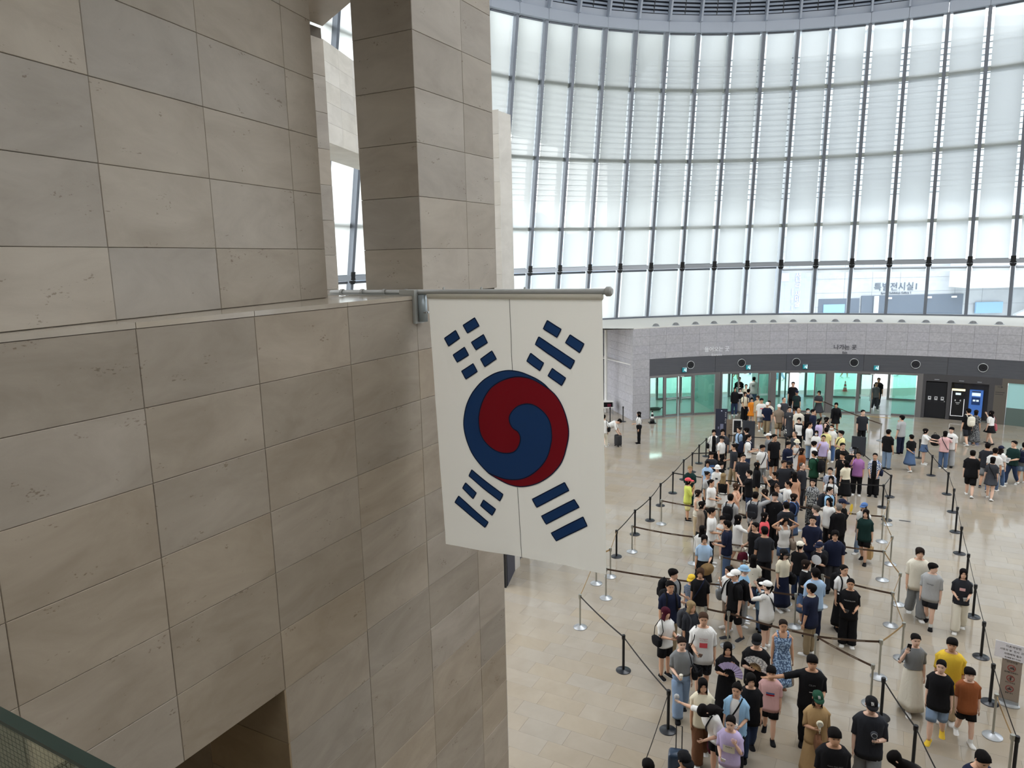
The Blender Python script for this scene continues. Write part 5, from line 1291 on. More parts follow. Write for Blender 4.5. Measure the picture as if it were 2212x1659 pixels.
    def chest(u, z, out=.006):
        """point on the front (or back) of the shirt; u in heights sideways, z as share of the height"""
        T = F.T; zz = z*F.k
        for a, b in zip(T[:-1], T[1:]):
            if a[0] <= zz <= b[0]: t = (zz-a[0])/(b[0]-a[0]); w, d, yo = [a[i]+(b[i]-a[i])*t for i in (1, 2, 3)]; break
        md = max(r[2] for r in T)*.93; d = max(d, md) if zz < .72*F.k else d; w = max(w, max(r[1] for r in T)*.93)
        g = .017 if 'big' in top else .0125; c = min(.999, abs(u)/(w+g)); c = c**(1/.82); si = math.sqrt(max(0, 1-c*c))**.82
        return V3(u*H, ((d+g)*si+yo)*H, zz*H), out*H
    for e in extra:
        if e.startswith('print='):      # flat graphic on the chest: colour,width,height,centre
            cc, w_, h_, z_ = e.split('=')[1].split(','); w_, h_, z_ = float(w_), float(h_), float(z_); v = []; f = []
            for j in range(5):
                for i in range(7): p, o = chest((i/6-.5)*w_, z_+(j/4-.5)*h_, .003); v.append(F.tf(p+V3(0, o, 0)))
            for j in range(4): f += [(j*7+i, j*7+i+1, j*7+8+i, j*7+7+i) for i in range(6)]
            pmesh('shirt_print', v, f, cloth(cc), root)
        if e.startswith('text='):       # writing on the chest or back
            body, cc, sz, z_, bk = e[5:].split('|'); me = text_mesh(body, float(sz)*H, .001, 'shirt_lettering'); me.materials.clear(); me.materials.append(cloth(cc)); bk = bk == 'b'
            for vtx in me.vertices:
                u, zz = vtx.co.x/H, vtx.co.y/H; p, o = chest(u, z_ if False else float(z_)+zz, .004)
                if bk: q = F.tf(V3(p[0]*-1*-1, -(p[1])-o*1.6, p[2])); vtx.co = q
                else: q = F.tf(V3(-p[0], p[1]+o, p[2])); vtx.co = q
            link(bpy.data.objects.new('shirt_lettering', me), root)
        if e == 'mask':
            v = []; f = []
            for h in (.02, .12, .24, .36, .42):
                for q in (0.6, 1.6, 2.6, 3.3, 4, 4.7, 5.4, 6.4, 7.4):
                    p = F.hp(max(.02, h), q, 1.05); d = .06 if (h in (.24, .36) and 3 < q < 5) else 0; v.append(F.headpt(p+V3(0, d*F.hl, 0)))
            for j in range(4): f += [(j*9+i, j*9+i+1, j*9+10+i, j*9+9+i) for i in range(8)]
            garment('face_mask', v, f, cloth('white'))
        if e in ('glasses', 'sunglasses'):
            mb = MB()
            for q in (3.1, 4.9):
                c = F.headpt(F.hp(.50, q, 1.10)); dx = F.hrot @ V3(1, 0, 0); up = F.hrot @ V3(0, 0, 1); r_ = .085*F.hl
                mb.tube([c+dx*r_*1.15*math.cos(a*math.pi/5)+up*r_*math.sin(a*math.pi/5) for a in range(11)], .009*F.hl if e == 'glasses' else .02*F.hl, 4)
                if e == 'sunglasses': mb.add([c+dx*r_*1.15*math.cos(a*math.pi/5)+up*r_*math.sin(a*math.pi/5) for a in range(10)], [tuple(range(10))])
            mb.tube([F.headpt(F.hp(.52, 3.6, 1.12)), F.headpt(F.hp(.52, 4.4, 1.12))], .009*F.hl, 4)
            for q in (0, 8): mb.tube([F.headpt(F.hp(.52, 2.3 if q == 0 else 5.7, 1.1)), F.headpt(F.hp(.50, q, 1.09))], .008*F.hl, 4)
            mb.build('glasses', BLACK, root)
        if e.startswith('xb='):         # strap across the body
            mb = MB(); pts = []
            for t in range(9):
                u = (-.062+.15*t/8); z = .835-.30*t/8; p, o = chest(u, max(.49, min(.80, z)), .006); p = V3(p[0], p[1], z*F.k*H) if z > .80 else p
                if z > .80: p = V3(p[0], .03*H*(1-(z-.80)/.04), z*F.k*H+.012*H)
                pts.append(F.tf(p+V3(0, o, 0)))
            ptsb = [F.tf(V3(-.064*H, -.02*H, .845*F.k*H)), F.tf(V3(-.04*H, -.086*H, .77*F.k*H)), F.tf(V3(.03*H, -.092*H, .65*F.k*H)), F.tf(V3(.088*H, -.075*H, .54*F.k*H)), F.tf(V3(.108*H, 0, .53*F.k*H))]
            mb.tube(pts, .009*H, 4); mb.tube(ptsb, .009*H, 4); mb.build('cross_strap', cloth(e[3:]), root)
        if e.startswith('bp='):
            cc, tg = e[3:].split('|') if '|' in e else (e[3:], None)
            HELD.append(('backpack', cc, tg, root, F, None))
            mb = MB()
            for sx in (-1, 1):
                pts = [F.tf(V3(sx*.058*H, -.082*H, .785*F.k*H)), F.tf(V3(sx*.062*H, -.03*H, .846*F.k*H)), F.tf(V3(sx*.062*H, .022*H, .842*F.k*H))]
                for z in (.80, .76, .71, .66, .62): p, o = chest(sx*(.062+.02*(.80-z)/.2), z, .006); pts.append(F.tf(p+V3(0, o, 0)))
                pts.append(F.tf(V3(sx*.105*H, -.01*H, .60*F.k*H)))
                mb.tube(pts, .011*H, 5)
            mb.build('shoulder_strap', cloth(cc), root, True)
        for kd in ('tote', 'shoulder', 'handbag', 'paper', 'sling'):
            if e.startswith(kd+'='):
                sd, cc, tg = e.split('=')[1].split('|'); HELD.append((kd, cc, tg, root, F, (1 if sd == 'R' else -1, hand)))
        for kd in ('phone', 'fan', 'hfan', 'cup', 'rfan', 'leaflet', 'stick', 'hat', 'icecup', 'sheet', 'pouch'):
            if e.startswith(kd+'='):
                sd, cc, tg = e.split('=')[1].split('|'); HELD.append((kd, cc, tg, root, F, (1 if sd == 'R' else -1, hand)))
    return root, F, hand
def superell(mb, c, rx, ry, rz, n1=10, n2=14, e=.55, sx=None):
    v = []; f = []
    sp = lambda a, p: math.copysign(abs(a)**p, a)
    for i in range(n1+1):
        ph = -math.pi/2+math.pi*i/n1; k = sp(math.cos(ph), e); z = sp(math.sin(ph), e)
        kk = (1+(sx or 0)*z)
        for j in range(n2):
            th = 2*math.pi*j/n2; v.append((c[0]+rx*k*kk*sp(math.cos(th), e), c[1]+ry*k*kk*sp(math.sin(th), e), c[2]+rz*z))
    for i in range(n1):
        for j in range(n2): f.append((i*n2+j, i*n2+(j+1) % n2, (i+1)*n2+(j+1) % n2, (i+1)*n2+j))
    return mb.add(v, f)
def basis_mat(c, ex, ey, ez):
    return Matrix(((ex[0], ey[0], ez[0], c[0]), (ex[1], ey[1], ez[1], c[1]), (ex[2], ey[2], ez[2], c[2]), (0, 0, 0, 1)))
def cname(c):
    c = c.split(':')[-1] if ':' in c else c
    return {'lgrey': 'light grey', 'dgrey': 'dark grey', 'offwhite': 'off-white', 'ldenim': 'pale blue', 'lav': 'lavender', 'sky': 'pale blue', 'pyellow': 'pale yellow', 'dgreen': 'dark green'}.get(c, c)
def build_held():
    for kind, cc, tg, root, F, hd in HELD:
        H = F.H; W_ = Matrix.Translation(root.location) @ Matrix.Rotation(root.rotation_euler.z, 4, 'Z')
        m = cloth(cc) if kind not in ('phone',) else mat('phone_'+cc, col(cc), .25); side = hd[0] if hd else 1
        def item(name, cat, local, label):
            o = empty(name); o.matrix_world = W_ @ local; return tag(o, label, cat)
        who = tg or root['label']
        if hd and kind not in ('tote', 'shoulder', 'sling'):
            p, t, cu, e1 = hd[1][side]; p = p+cu*.012*H
        if kind == 'backpack':
            c = F.tf(V3(0, -.150*H, .685*F.k*H)); o = item('backpack', 'backpack', Matrix.Translation(c), '%s backpack worn by the %s' % (cname(cc), who))
            k = H/1.7
            mb = MB(); superell(mb, (0, 0, 0), .155*k, .085*k, .23*k); mb.build('bag_body', m, o, True)
            mb = MB(); superell(mb, (0, -.075*k, -.08*k), .12*k, .045*k, .11*k); mb.build('front_pocket', m, o, True)
            mb = MB(); mb.tube([(-.03*k, .03*k, .225*k), (-.025*k, .03*k, .27*k), (.025*k, .03*k, .27*k), (.03*k, .03*k, .225*k)], .008, 6); mb.build('top_handle', m, o)
        elif kind in ('tote', 'shoulder', 'sling'):
            drop = {'tote': .50, 'shoulder': .56, 'sling': .50}[kind]
            s_ = side; c = F.tf(V3(s_*.148*H, .01*H, drop*F.k*H)); o = item('shoulder_bag' if kind != 'tote' else 'tote_bag', 'bag', Matrix.Translation(c), '%s %s carried by the %s' % (cname(cc), 'tote bag' if kind == 'tote' else 'shoulder bag', who))
            k = H/1.65; mb = MB(); b = {'tote': (.065, .17, .19), 'shoulder': (.06, .14, .11), 'sling': (.075, .17, .15)}[kind]
            superell(mb, (0, 0, 0), b[0]*k, b[1]*k, b[2]*k, 8, 12, .5, -.12 if kind == 'tote' else .1); mb.build('bag_body', m, o, True)
            sh = Vector(F.tf(V3(s_*.075*H, 0, .846*F.k*H)))-Vector(c); sf = Vector(F.tf(V3(s_*.105*H, .085*H, .72*F.k*H)))-Vector(c); sb = Vector(F.tf(V3(s_*.105*H, -.085*H, .72*F.k*H)))-Vector(c)
            mb = MB(); mb.tube([(0, .10*k, b[2]*k*.9), tuple(sf), tuple(sh+Vector((0, .02, .01))), tuple(sh+Vector((0, -.02, .01))), tuple(sb), (0, -.10*k, b[2]*k*.9)], .009*k, 5); mb.build('strap', m, o, True)
        elif kind in ('handbag', 'paper'):
            c = p+V3(0, 0, -.27 if kind == 'handbag' else -.33); o = item('handbag' if kind == 'handbag' else 'paper_bag', 'bag', Matrix.Translation(c), '%s %s hanging from the hand of the %s' % (cname(cc), 'handbag' if kind == 'handbag' else 'paper bag', who))
            mb = MB()
            if kind == 'paper': mb.box((-.06, -.13, -.17), (.06, .13, .15))
            else: superell(mb, (0, 0, -.02), .06, .16, .13, 8, 12, .5, -.15)
            mb.build('bag_body', m, o, kind != 'paper')
            mb = MB()
            for y in (-.03, .03): mb.tube([(y, -.07, .10), (y*.5, -.03, .23), (0, 0, .27), (y*.5, .03, .23), (y, .07, .10)], .006, 5)
            mb.build('handle', m, o)
        elif kind == 'phone':
            ez = nrm(t*.6+V3(0, 0, .8)); ex = nrm(np.cross(V3(0, 1, 0), ez)) if abs(ez[1]) < .95 else V3(1, 0, 0); ex = nrm(ex-ez*(ex@ez)); ey = np.cross(ez, ex)
            o = item('phone', 'phone', basis_mat(p+t*.03, ex, ey, ez), '%s phone held by the %s' % (cname(cc), who))
            MB().box((-.037, -.005, -.05), (.037, .005, .10)).build('case', m, o); MB().box((-.033, -.0065, -.045), (.033, -.005, .095)).build('screen', PANEL_BLACK, o)
        elif kind == 'cup':
            o = item('ice_cup', 'cup', Matrix.Translation(p+V3(0, 0, -.03)), '%s paper cup held by the %s' % (cname(cc), who))
            MB().lathe([(.026, 0), (.036, .09)], 14).build('cup_body', m, o, True); MB().lathe([(.038, .088), (.038, .098), (.03, .108)], 14).build('lid', cloth('offwhite'), o, True)
        elif kind == 'icecup':
            o = item('clear_cup', 'cup', Matrix.Translation(p+V3(0, 0.03, -.06)), 'clear cup with a domed lid held by the %s' % who)
            MB().lathe([(.03, 0), (.046, .12)], 16).build('cup_body', CUPGLASS, o, True); MB().lathe([(.048, .118), (.048, .128), (.04, .155), (.02, .17)], 16).build('dome_lid', cloth('lgrey'), o, True)
        elif kind == 'hfan':
            o = item('hand_fan', 'fan', Matrix.Translation(p+V3(0, .02, 0)), '%s battery hand fan held by the %s' % (cname(cc), who))
            MB().lathe([(.018, -.08), (.02, .04)], 10).build('handle', m, o, True)
            mb = MB(); mb.tube([(0, -.02, .10), (0, -.01, .10), (0, .02, .10), (0, .03, .10)], [.035, .055, .055, .035], 18); mb.build('fan_head', m, o, True)
            mb = MB(); torus(mb, .04, .004, 0, 18, 5); mb.v = [(a, b+.033, c+.10) for a, b, c in mb.v]; mb.build('grille', cloth('lgrey'), o)
        elif kind == 'rfan':
            o = item('round_fan', 'fan', Matrix.Translation(p+V3(side*-.10, .05, .10)), '%s round paper fan held by the %s' % (cname(cc), who))
            mb = MB(); mb.tube([(0, 0, 0), (0, .006, 0)], .13 if cc != 'yellow' else .12, 24); mb.build('fan_disc', mat('fan_white', srgb(236, 240, 244), .6) if cc == 'white' else m, o)
            MB().tube([(0, .003, -.12), (side*.03, .003, -.21)], .008, 6).build('handle', m, o)
        elif kind == 'fan':
            # folding fan: pleated leaf on ribs, opened to a wide half circle
            o = item('folding_fan', 'fan', Matrix.Translation(p+V3(-side*.02, .055, .02)) @ Matrix.Rotation(R_(-28*side), 4, 'Y'), '%s folding fan spread open by the %s' % (cname(cc), who))
            n_ = 20; v = []; f = []
            for i in range(n_+1):
                a = R_(12+156*i/n_); y = .006*(1 if i % 2 else -1)
                for r in (.12, .26): v.append((r*math.cos(a), y, r*math.sin(a)))
            f = [(2*i, 2*i+1, 2*i+3, 2*i+2) for i in range(n_)]
            mesh_obj('fan_leaf', v, f, m, o)
            mb = MB()
            for i in range(0, n_+1, 2): a = R_(12+156*i/n_); mb.tube([(0, 0, 0), (.13*math.cos(a), 0, .13*math.sin(a))], .005, 4)
            mb.build('ribs', cloth('black') if cc == 'lav' or cc == 'purple' else cloth('tan'), o)
        elif kind in ('leaflet', 'sheet'):
            o = item('leaflet', 'leaflet', basis_mat(p+t*.04, V3(1, 0, 0), nrm(V3(0, -.5, .8)), nrm(V3(0, .8, .5))), '%s leaflet held by the %s' % (cname(cc), who))
            MB().box((-.075, -.10, -.002), (.075, .10, .002)).build('page', m, o); MB().box((-.06, -.07, .002), (.06, .07, .003)).build('print', cloth('lgrey'), o)
        elif kind == 'stick':
            o = item('selfie_stick', 'selfie stick', Matrix.Translation(p), 'black selfie stick with a phone raised by the %s' % who)
            MB().tube([(0, 0, -.05), (-side*-.02, .16, .38)], .011, 8).build('rod', m, o); MB().box((-.06, .15, .38), (.09, .165, .46)).build('phone_clip', m, o)
        elif kind == 'hat':
            o = item('straw_hat', 'hat', Matrix.Translation(p+V3(-side*.02, .06, -.16)) @ Matrix.Rotation(R_(78), 4, 'X') @ Matrix.Rotation(R_(15), 4, 'Y'), '%s straw sun hat held in the hand of the %s' % (cname(cc), who))
            MB().lathe([(.20, 0), (.17, .012), (.095, .02), (.09, .09), (.06, .115), (.01, .12)], 22).build('hat_shell', m, o, True); MB().lathe([(.0965, .022), (.094, .045)], 22).build('hat_band', cloth('brown'), o, True)
        elif kind == 'pouch':
            o = item('pouch', 'pouch', Matrix.Translation(p+V3(0, .03, -.02)), '%s pouch held by the %s' % (cname(cc), who))
            mb = MB(); superell(mb, (0, 0, 0), .10, .03, .065, 8, 12, .4); mb.build('pouch_body', m, o, True); MB().box((-.09, -.032, .035), (.09, -.026, .043)).build('zip', STEEL, o)

# ------------------------------------------------------------------ belt posts (positions on the floor, metres)
POSTS = {'L0': ('b', 8.674, 31.29, 'black belt post, first from the doors in the left diagonal line'), 'L1': ('b', 8.071, 30.205, 'black belt post, second from the doors in the left diagonal line'), 'L2': ('b', 7.465, 28.974, 'black belt post, third from the doors in the left diagonal line'), 'L3': ('b', 6.862, 27.973, 'black belt post, fourth from the doors in the left diagonal line'), 'L4': ('b', 6.06, 26.326, 'black belt post, fifth from the doors in the left diagonal line'), 'L5': ('b', 5.305, 24.976, 'black belt post, sixth from the doors in the left diagonal line'), 'L6': ('b', 4.642, 23.505, 'black belt post, seventh from the doors in the left diagonal line'), 'L7': ('b', 3.912, 22.281, 'black belt post, eighth from the doors in the left diagonal line'), 'L8': ('b', 3.055, 20.552, 'black belt post, ninth from the doors in the left diagonal line'), 'R0': ('b', 17.712, 30.276, 'black belt post, first from the doors in the right hand line'), 'R1': ('b', 16.8, 27.788, 'black belt post, second from the doors in the right hand line'), 'R2': ('b', 16.067, 25.505, 'black belt post, third from the doors in the right hand line'), 'R3': ('b', 15.149, 23.659, 'black belt post, fourth from the doors in the right hand line'), 'R4': ('b', 14.161, 21.87, 'black belt post, fifth from the doors in the right hand line'), 'R5': ('b', 13.267, 20.213, 'black belt post, sixth from the doors in the right hand line'), 'R6': ('b', 12.248, 18.277, 'black belt post, seventh from the doors in the right hand line'), 'R7': ('b', 11.285, 16.472, 'black belt post, eighth from the doors in the right hand line'), 'R8': ('b', 10.328, 14.684, 'black belt post, ninth from the doors in the right hand line'), 'R9': ('b', 9.444, 13.046, 'black belt post, tenth from the doors in the right hand line'), 'N0': ('s', 1.546, 16.378, 'silver belt post standing alone nearest the flag'), 'N1': ('b', 2.312, 14.468, 'black belt post on the open floor right of the lone silver post'), 'N2': ('b', 2.847, 12.415, 'black belt post with wide base beside the woman in pale jeans'), 'N3': ('b', 1.914, 10.234, 'black belt post below the bottom edge at the left'), 'F0': ('s', 2.229, 18.763, 'silver belt post hidden behind the lower flag edge'), 'F1': ('s', 2.68, 19.17, 'silver belt post half hidden by the right flag edge'), 'F2': ('s', 2.381, 17.879, 'silver belt post whose top is hidden by the flag corner'), 'S0': ('s', 4.956, 23.148, 'silver belt post beside the fifth black post of the left line'), 'S1': ('s', 6.615, 22.194, 'silver belt post behind the little boy in white'), 'S2': ('s', 7.662, 21.431, 'silver belt post buried in the crowd behind the coral tee'), 'S3': ('s', 3.585, 20.887, 'silver belt post beside the eighth black post of the left line'), 'S4': ('s', 5.239, 19.934, 'silver belt post left of the woman in pale blouse'), 'S5': ('s', 7.049, 20.497, 'silver belt post with a red pouch in front of it'), 'S6': ('s', 5.63, 18.482, 'silver belt post right of the straw hat'), 'S7': ('s', 6.142, 18.15, 'silver belt post left of the girl with long hair'), 'S8': ('s', 5.728, 16.633, 'silver belt post behind the white cap man with backpack'), 'S9': ('s', 6.747, 16.174, 'silver belt post beside the man in navy tee with cream trim'), 'S10': ('s', 7.825, 17.186, 'silver belt post left of the white tee with navy trim'), 'S11': ('s', 4.413, 15.606, 'silver belt post behind the tall man with orange print'), 'S12': ('s', 4.876, 15.368, 'silver belt post before the legs of the white cap man'), 'S13': ('s', 6.429, 14.272, 'silver belt post where two brown belts part'), 'S14': ('s', 7.697, 13.999, 'silver belt post at the right end of the nearest brown belt'), 'S15': ('s', 7.07, 13.092, 'silver belt post nearest the black cap man in grey trousers'), 'S16': ('s', 8.346, 19.541, 'silver belt post in the crowd behind the curly haired man'), 'S17': ('s', 9.235, 22.358, 'silver belt post beside the floral blouse woman'), 'S18': ('s', 11.462, 21.232, 'silver belt post right of the woman in blue cap'), 'S19': ('s', 10.126, 18.588, 'silver belt post right of the tan paper bag'), 'S20': ('s', 9.07, 16.134, 'silver belt post left of the tall man in off-white, nearer one'), 'S21': ('s', 10.867, 19.583, 'silver belt post in the right zigzag, upper one'), 'S22': ('s', 9.806, 17.174, 'silver belt post in the right zigzag, middle one'), 'S23': ('s', 8.557, 14.695, 'silver belt post in the right zigzag, lowest one'), 'S24': ('s', 8.831, 12.039, 'silver belt post in front of the prohibition sign stand'), 'S25': ('s', 8.344, 10.905, 'silver belt post at the bottom right corner'), 'S26': ('s', 12.365, 22.649, 'silver belt post right beside a black post at the zigzag top'), 'S27': ('s', 6.744, 19.059, 'silver belt post behind two men in dark clothes'), 'S28': ('s', 6.979, 17.356, 'silver belt post behind the boy with the round fan'), 'D0': ('s', 17.15, 38.734, 'slim silver post by the third door pair'), 'D1': ('s', 17.556, 33.284, 'slim silver post at the end of the belt by the exit'), 'D2': ('s', 14.806, 37.487, 'slim silver post behind the older man by the doors'), 'D3': ('s', 15.04, 32.211, 'slim silver post beside the man with crossed arms'), 'B1': ('b', 9.206, 29.282, 'black belt post behind the man in charcoal looking down'), 'B2': ('b', 12.222, 31.196, 'black belt post right of the big man in black polo'), 'B3': ('b', 10.82, 28.331, 'black belt post left of the navy striped jacket'), 'B4': ('b', 14.44, 29.132, 'black belt post in front of the low grey board'), 'B5': ('b', 13.866, 25.354, 'black belt post right of the blue plaid shirt, farther one'), 'B6': ('b', 13.04, 24.273, 'black belt post right of the blue plaid shirt, nearer one'), 'B7': ('b', 10.698, 25.278, 'black belt post behind the floral blouse'), 'B8': ('b', 9.047, 24.737, 'black belt post in the crowd beside the woman with brown bun'), 'B9': ('b', 12.555, 23.041, 'black belt post at the top of the silver zigzag'), 'B10': ('b', 12.449, 27.668, 'black belt post behind the green sweater man'), 'B11': ('b', 9.875, 31.884, 'black belt post between the navy board and the white easel'), 'B12': ('b', 7.061, 12.66, 'black belt post behind the black cap man'), 'B13': ('b', 6.889, 11.233, 'black belt post left of the yellow shoes'), 'B14': ('b', 6.547, 9.765, 'black belt post below the bottom edge at the right'), 'B15': ('b', 8.416, 10.894, 'black belt post touching the silver one in the bottom right corner'), 'G0': ('b', 5.332, 38.374, 'black belt post beside the white pipe'), 'G1': ('b', 6.067, 38.542, 'black belt post beside the grey side wall')}
BELTS = [('L0', 'L1', 'black'), ('L1', 'L2', 'black'), ('L2', 'L3', 'black'), ('L3', 'L4', 'black'), ('L4', 'L5', 'black'), ('L5', 'L6', 'black'), ('L6', 'L7', 'black'), ('L7', 'L8', 'black'), ('L8', 'F1', 'tan'), ('R0', 'R1', 'black'), ('R1', 'R2', 'black'), ('R2', 'R3', 'black'), ('R3', 'R4', 'black'), ('R4', 'R5', 'black'), ('R5', 'R6', 'black'), ('R6', 'R7', 'black'), ('R7', 'R8', 'black'), ('R8', 'R9', 'black'), ('R9', 'B15', 'black'), ('N0', 'N1', 'black'), ('N1', 'N2', 'black'), ('N2', 'N3', 'black'), ('B12', 'B13', 'black'), ('B13', 'B14', 'black'), ('N0', 'F0', 'tan'), ('F0', 'F1', 'tan'), ('S0', 'S1', 'brown'), ('S1', 'S2', 'brown'), ('S3', 'S4', 'brown'), ('S4', 'S27', 'brown'), ('F2', 'S8', 'brown'), ('S8', 'S9', 'brown'), ('S6', 'S7', 'brown'), ('S7', 'S28', 'brown'), ('S11', 'S12', 'brown'), ('S12', 'S13', 'brown'), ('S13', 'S14', 'brown'), ('S13', 'S15', 'brown'), ('S10', 'S20', 'brown'), ('S16', 'S19', 'brown'), ('S17', 'S18', 'brown'), ('D0', 'D1', 'brown'), ('D2', 'D3', 'brown'), ('S26', 'S18', 'tan'), ('S18', 'S21', 'tan'), ('S21', 'S19', 'tan'), ('S19', 'S22', 'tan'), ('S22', 'S20', 'tan'), ('S20', 'S23', 'tan'), ('S23', 'S14', 'tan'), ('S24', 'S25', 'tan'), ('L2', 'B1', 'black'), ('B1', 'B3', 'black'), ('B11', 'B2', 'black'), ('L4', 'B8', 'black'), ('B3', 'B10', 'black'), ('B7', 'B6', 'black'), ('B4', 'B5', 'black'), ('B5', 'B6', 'black'), ('B6', 'B9', 'black')]
MISC = {'sign': (9.758, 12.973), 'suitcase': (5.017, 33.365), 'case2': (2.719, 11.027), 'lifted': (18.303, 30.17), 'cone': (7.574, 38.016), 'cone_out': (21.681, 45.902), 'umb': (8.362, 40.792), 'trolley': (5.47, 40.716), 'outlet': (13.106, 22.926), 'boards': [(10.114, 33.94), (10.498, 33.679), (10.626, 33.105), (10.96, 32.463), (15.376, 30.95)], 'strip': ((19.452, 38.474), (20.472, 37.896)), 'panel': ((-0.28, 18.616), (0.181, 20.791))}

BELT = dict(black=mat('belt_black', srgb(26, 26, 28), .7), brown=mat('belt_brown', srgb(74, 54, 40), .7), tan=mat('belt_tan', srgb(170, 140, 96), .7))
SILVER = mat('silver_post', srgb(168, 168, 160), .3, .8); SILVER_BASE = mat('silver_base', srgb(176, 180, 184), .38, .6)
BELT_PRINT = mat('belt_print', srgb(150, 138, 120), .7)
_pm = {}
_c = bpy.data.collections.new('parts')   # not linked: only a place to keep the shared part meshes
def part_mesh(key, fn, m, smooth=True):
    if key not in _pm:
        mb = fn(); me = bpy.data.meshes.new(key); me.from_pydata(mb.v, [], mb.f); me.materials.append(m)
        if smooth: me.polygons.foreach_set('use_smooth', [True]*len(me.polygons)); me.set_sharp_from_angle(angle=R_(40))
        me.update(); _pm[key] = me
    return _pm[key]
post_o = {}
for k, (kind, x, y, lab) in POSTS.items():
    o = empty('belt_post', (x, y, 0)); tag(o, lab, 'belt post', 'black belt posts' if kind == 'b' else 'silver belt posts'); post_o[k] = o
    if kind == 'b':
        inst('base', part_mesh('base_black', lambda: MB().lathe([(.165, 0), (.165, .012), (.155, .02), (.04, .028), (.03, .034)], 28), BLACK_BASE), o)
        inst('pole', part_mesh('pole_black', lambda: MB().lathe([(.029, .03), (.029, .74)], 16), BLACK), o)
        inst('belt_head', part_mesh('head_black', lambda: MB().lathe([(.031, .73), (.040, .76), (.042, .835), (.036, .85), (.02, .852)], 16), BLACK), o)
    else:
        slim = k[0] == 'D'
        inst('base', part_mesh('base_silver', lambda: MB().lathe([(.165, 0), (.168, .012), (.16, .02), (.035, .07), (.03, .085)], 28), SILVER_BASE), o)
        inst('pole', part_mesh('pole_silver', lambda: MB().lathe([(.021, .07), (.021, .76)], 14), SILVER), o)
        inst('belt_head', part_mesh('head_silver', lambda: MB().lathe([(.024, .755), (.038, .78), (.040, .86), (.036, .87), (.01, .872)], 18), SILVER), o)
for a, b, c in BELTS:
    A, Bq = POSTS[a], POSTS[b]; za = .80 if A[0] == 'b' else .825; zb = .80 if Bq[0] == 'b' else .825
    p, q = Vector((A[1], A[2], za)), Vector((Bq[1], Bq[2], zb)); d = (q-p); ln = d.length
    if ln < .15: continue
    u = Vector((d.x, d.y, 0)).normalized(); p = p+u*.038; q = q-u*.038; n = Vector((-u.y, u.x, 0))*.0016; mb = MB(); N = 8; V = []; F_ = []
    w = .024 if c != 'black' else .021; o = post_o[a]; off = Vector((A[1], A[2], 0))
    for i in range(N+1):
        t = i/N; m = p+(q-p)*t-Vector((0, 0, .028*min(1.6, ln/1.8)*4*t*(1-t)))-off
        V += [m-n-Vector((0, 0, w)), m+n-Vector((0, 0, w)), m+n+Vector((0, 0, w)), m-n+Vector((0, 0, w))]
    for i in range(N):
        k = 4*i; F_ += [(k+s, k+(s+1) % 4, k+4+(s+1) % 4, k+4+s) for s in range(4)]
    F_ += [(3, 2, 1, 0), (4*N, 4*N+1, 4*N+2, 4*N+3)]
    bo = mesh_obj('belt', V, F_, BELT[c], o)
    e = q+u*.0-off; mb = MB(); mb.obox(e-u*.012-n*4-Vector((0, 0, .03)), u*.02, n*8, Vector((0, 0, .06))); mb.build('belt_clip', BLACK, bo)
    if c == 'brown' and ln > 1.2:
        for t in (.3, .7): 
            m = p+(q-p)*t-Vector((0, 0, .028*min(1.6, ln/1.8)*4*t*(1-t)))-off; dd = (q-p).normalized()
            for s in (-1, 1): MB().obox(m-dd*.09+n*1.3*s-Vector((0, 0, .007)), dd*.18, n*.4*s, Vector((0, 0, .014))).build('belt_print', BELT_PRINT, bo)
# ------------------------------------------------------------------ boards and small things on the floor
def board(name, label, cat, xy, az, w, h, m, foot=True, th=.03, parts=()):
    o = empty(name, (xy[0], xy[1], 0)); o.rotation_euler = (0, 0, -R_(az)); tag(o, label, cat)    # local -y is the face
    MB().box((-w/2, -th/2, .02 if foot else 0), (w/2, th/2, h)).build('board_panel', m, o)
    if foot: MB().box((-w/2+.03, -.16, 0), (-w/2+.09, .16, .03)).box((w/2-.09, -.16, 0), (w/2-.03, .16, .03)).build('foot', BLACK, o)
    return o
BD = MISC['boards']
face = lambda xy: math.degrees(math.atan2(xy[0], xy[1]))     # the side turned to the hall
NAVY_BOARD = mat('board_navy', srgb(40, 44, 62), .5); BOARD_BROWN = mat('board_brown', srgb(122, 108, 94), .6); BOARD_DARK = mat('board_dark', srgb(50, 54, 62), .5)
o = board('sign_board', 'tall navy sign board with white vertical writing at the queue entrance', 'sign board', BD[0], face(BD[0])-8, .56, 1.6, NAVY_BOARD)
for i, ch in enumerate('새나라새미술'): text_on(ch, .075, OUT_WHITE, Matrix.Translation((.19, -.018, 1.40-.085*i-(.06 if i > 2 else 0))), 'board_letter', o, 0, .001)
MB().box((-.05, -.02, .55), (.10, -.016, .85)).box((-.16, -.02, .60), (-.10, -.016, .72)).build('pale_print', mat('print_pale', srgb(120, 124, 150), .6), o)
MB().tube([(-.0, -.02, 1.5), (0, -.016, 1.5)], .03, 10).build('round_mark', OUT_BANNERLINE, o)
o = board('notice_board', 'slim brown notice board right of the navy sign board', 'notice board', BD[1], face(BD[1]), .40, 1.12, BOARD_BROWN)
for i in range(3): text_on('관람', .06, ICON_INK, Matrix.Translation((0, -.018, .86-.12*i)), 'board_letter', o, 0, .001)
o = empty('easel', (BD[2][0], BD[2][1], 0)); o.rotation_euler = (0, 0, -R_(face(BD[2])-6)); tag(o, 'white framed easel with a small black picture by the queue', 'easel')
MB().box((-.21, -.02, .55), (.21, .02, 1.25)).build('white_frame', WHITE, o); MB().box((-.16, -.026, .62), (.16, -.02, 1.20)).build('black_sheet', PANEL_BLACK, o)
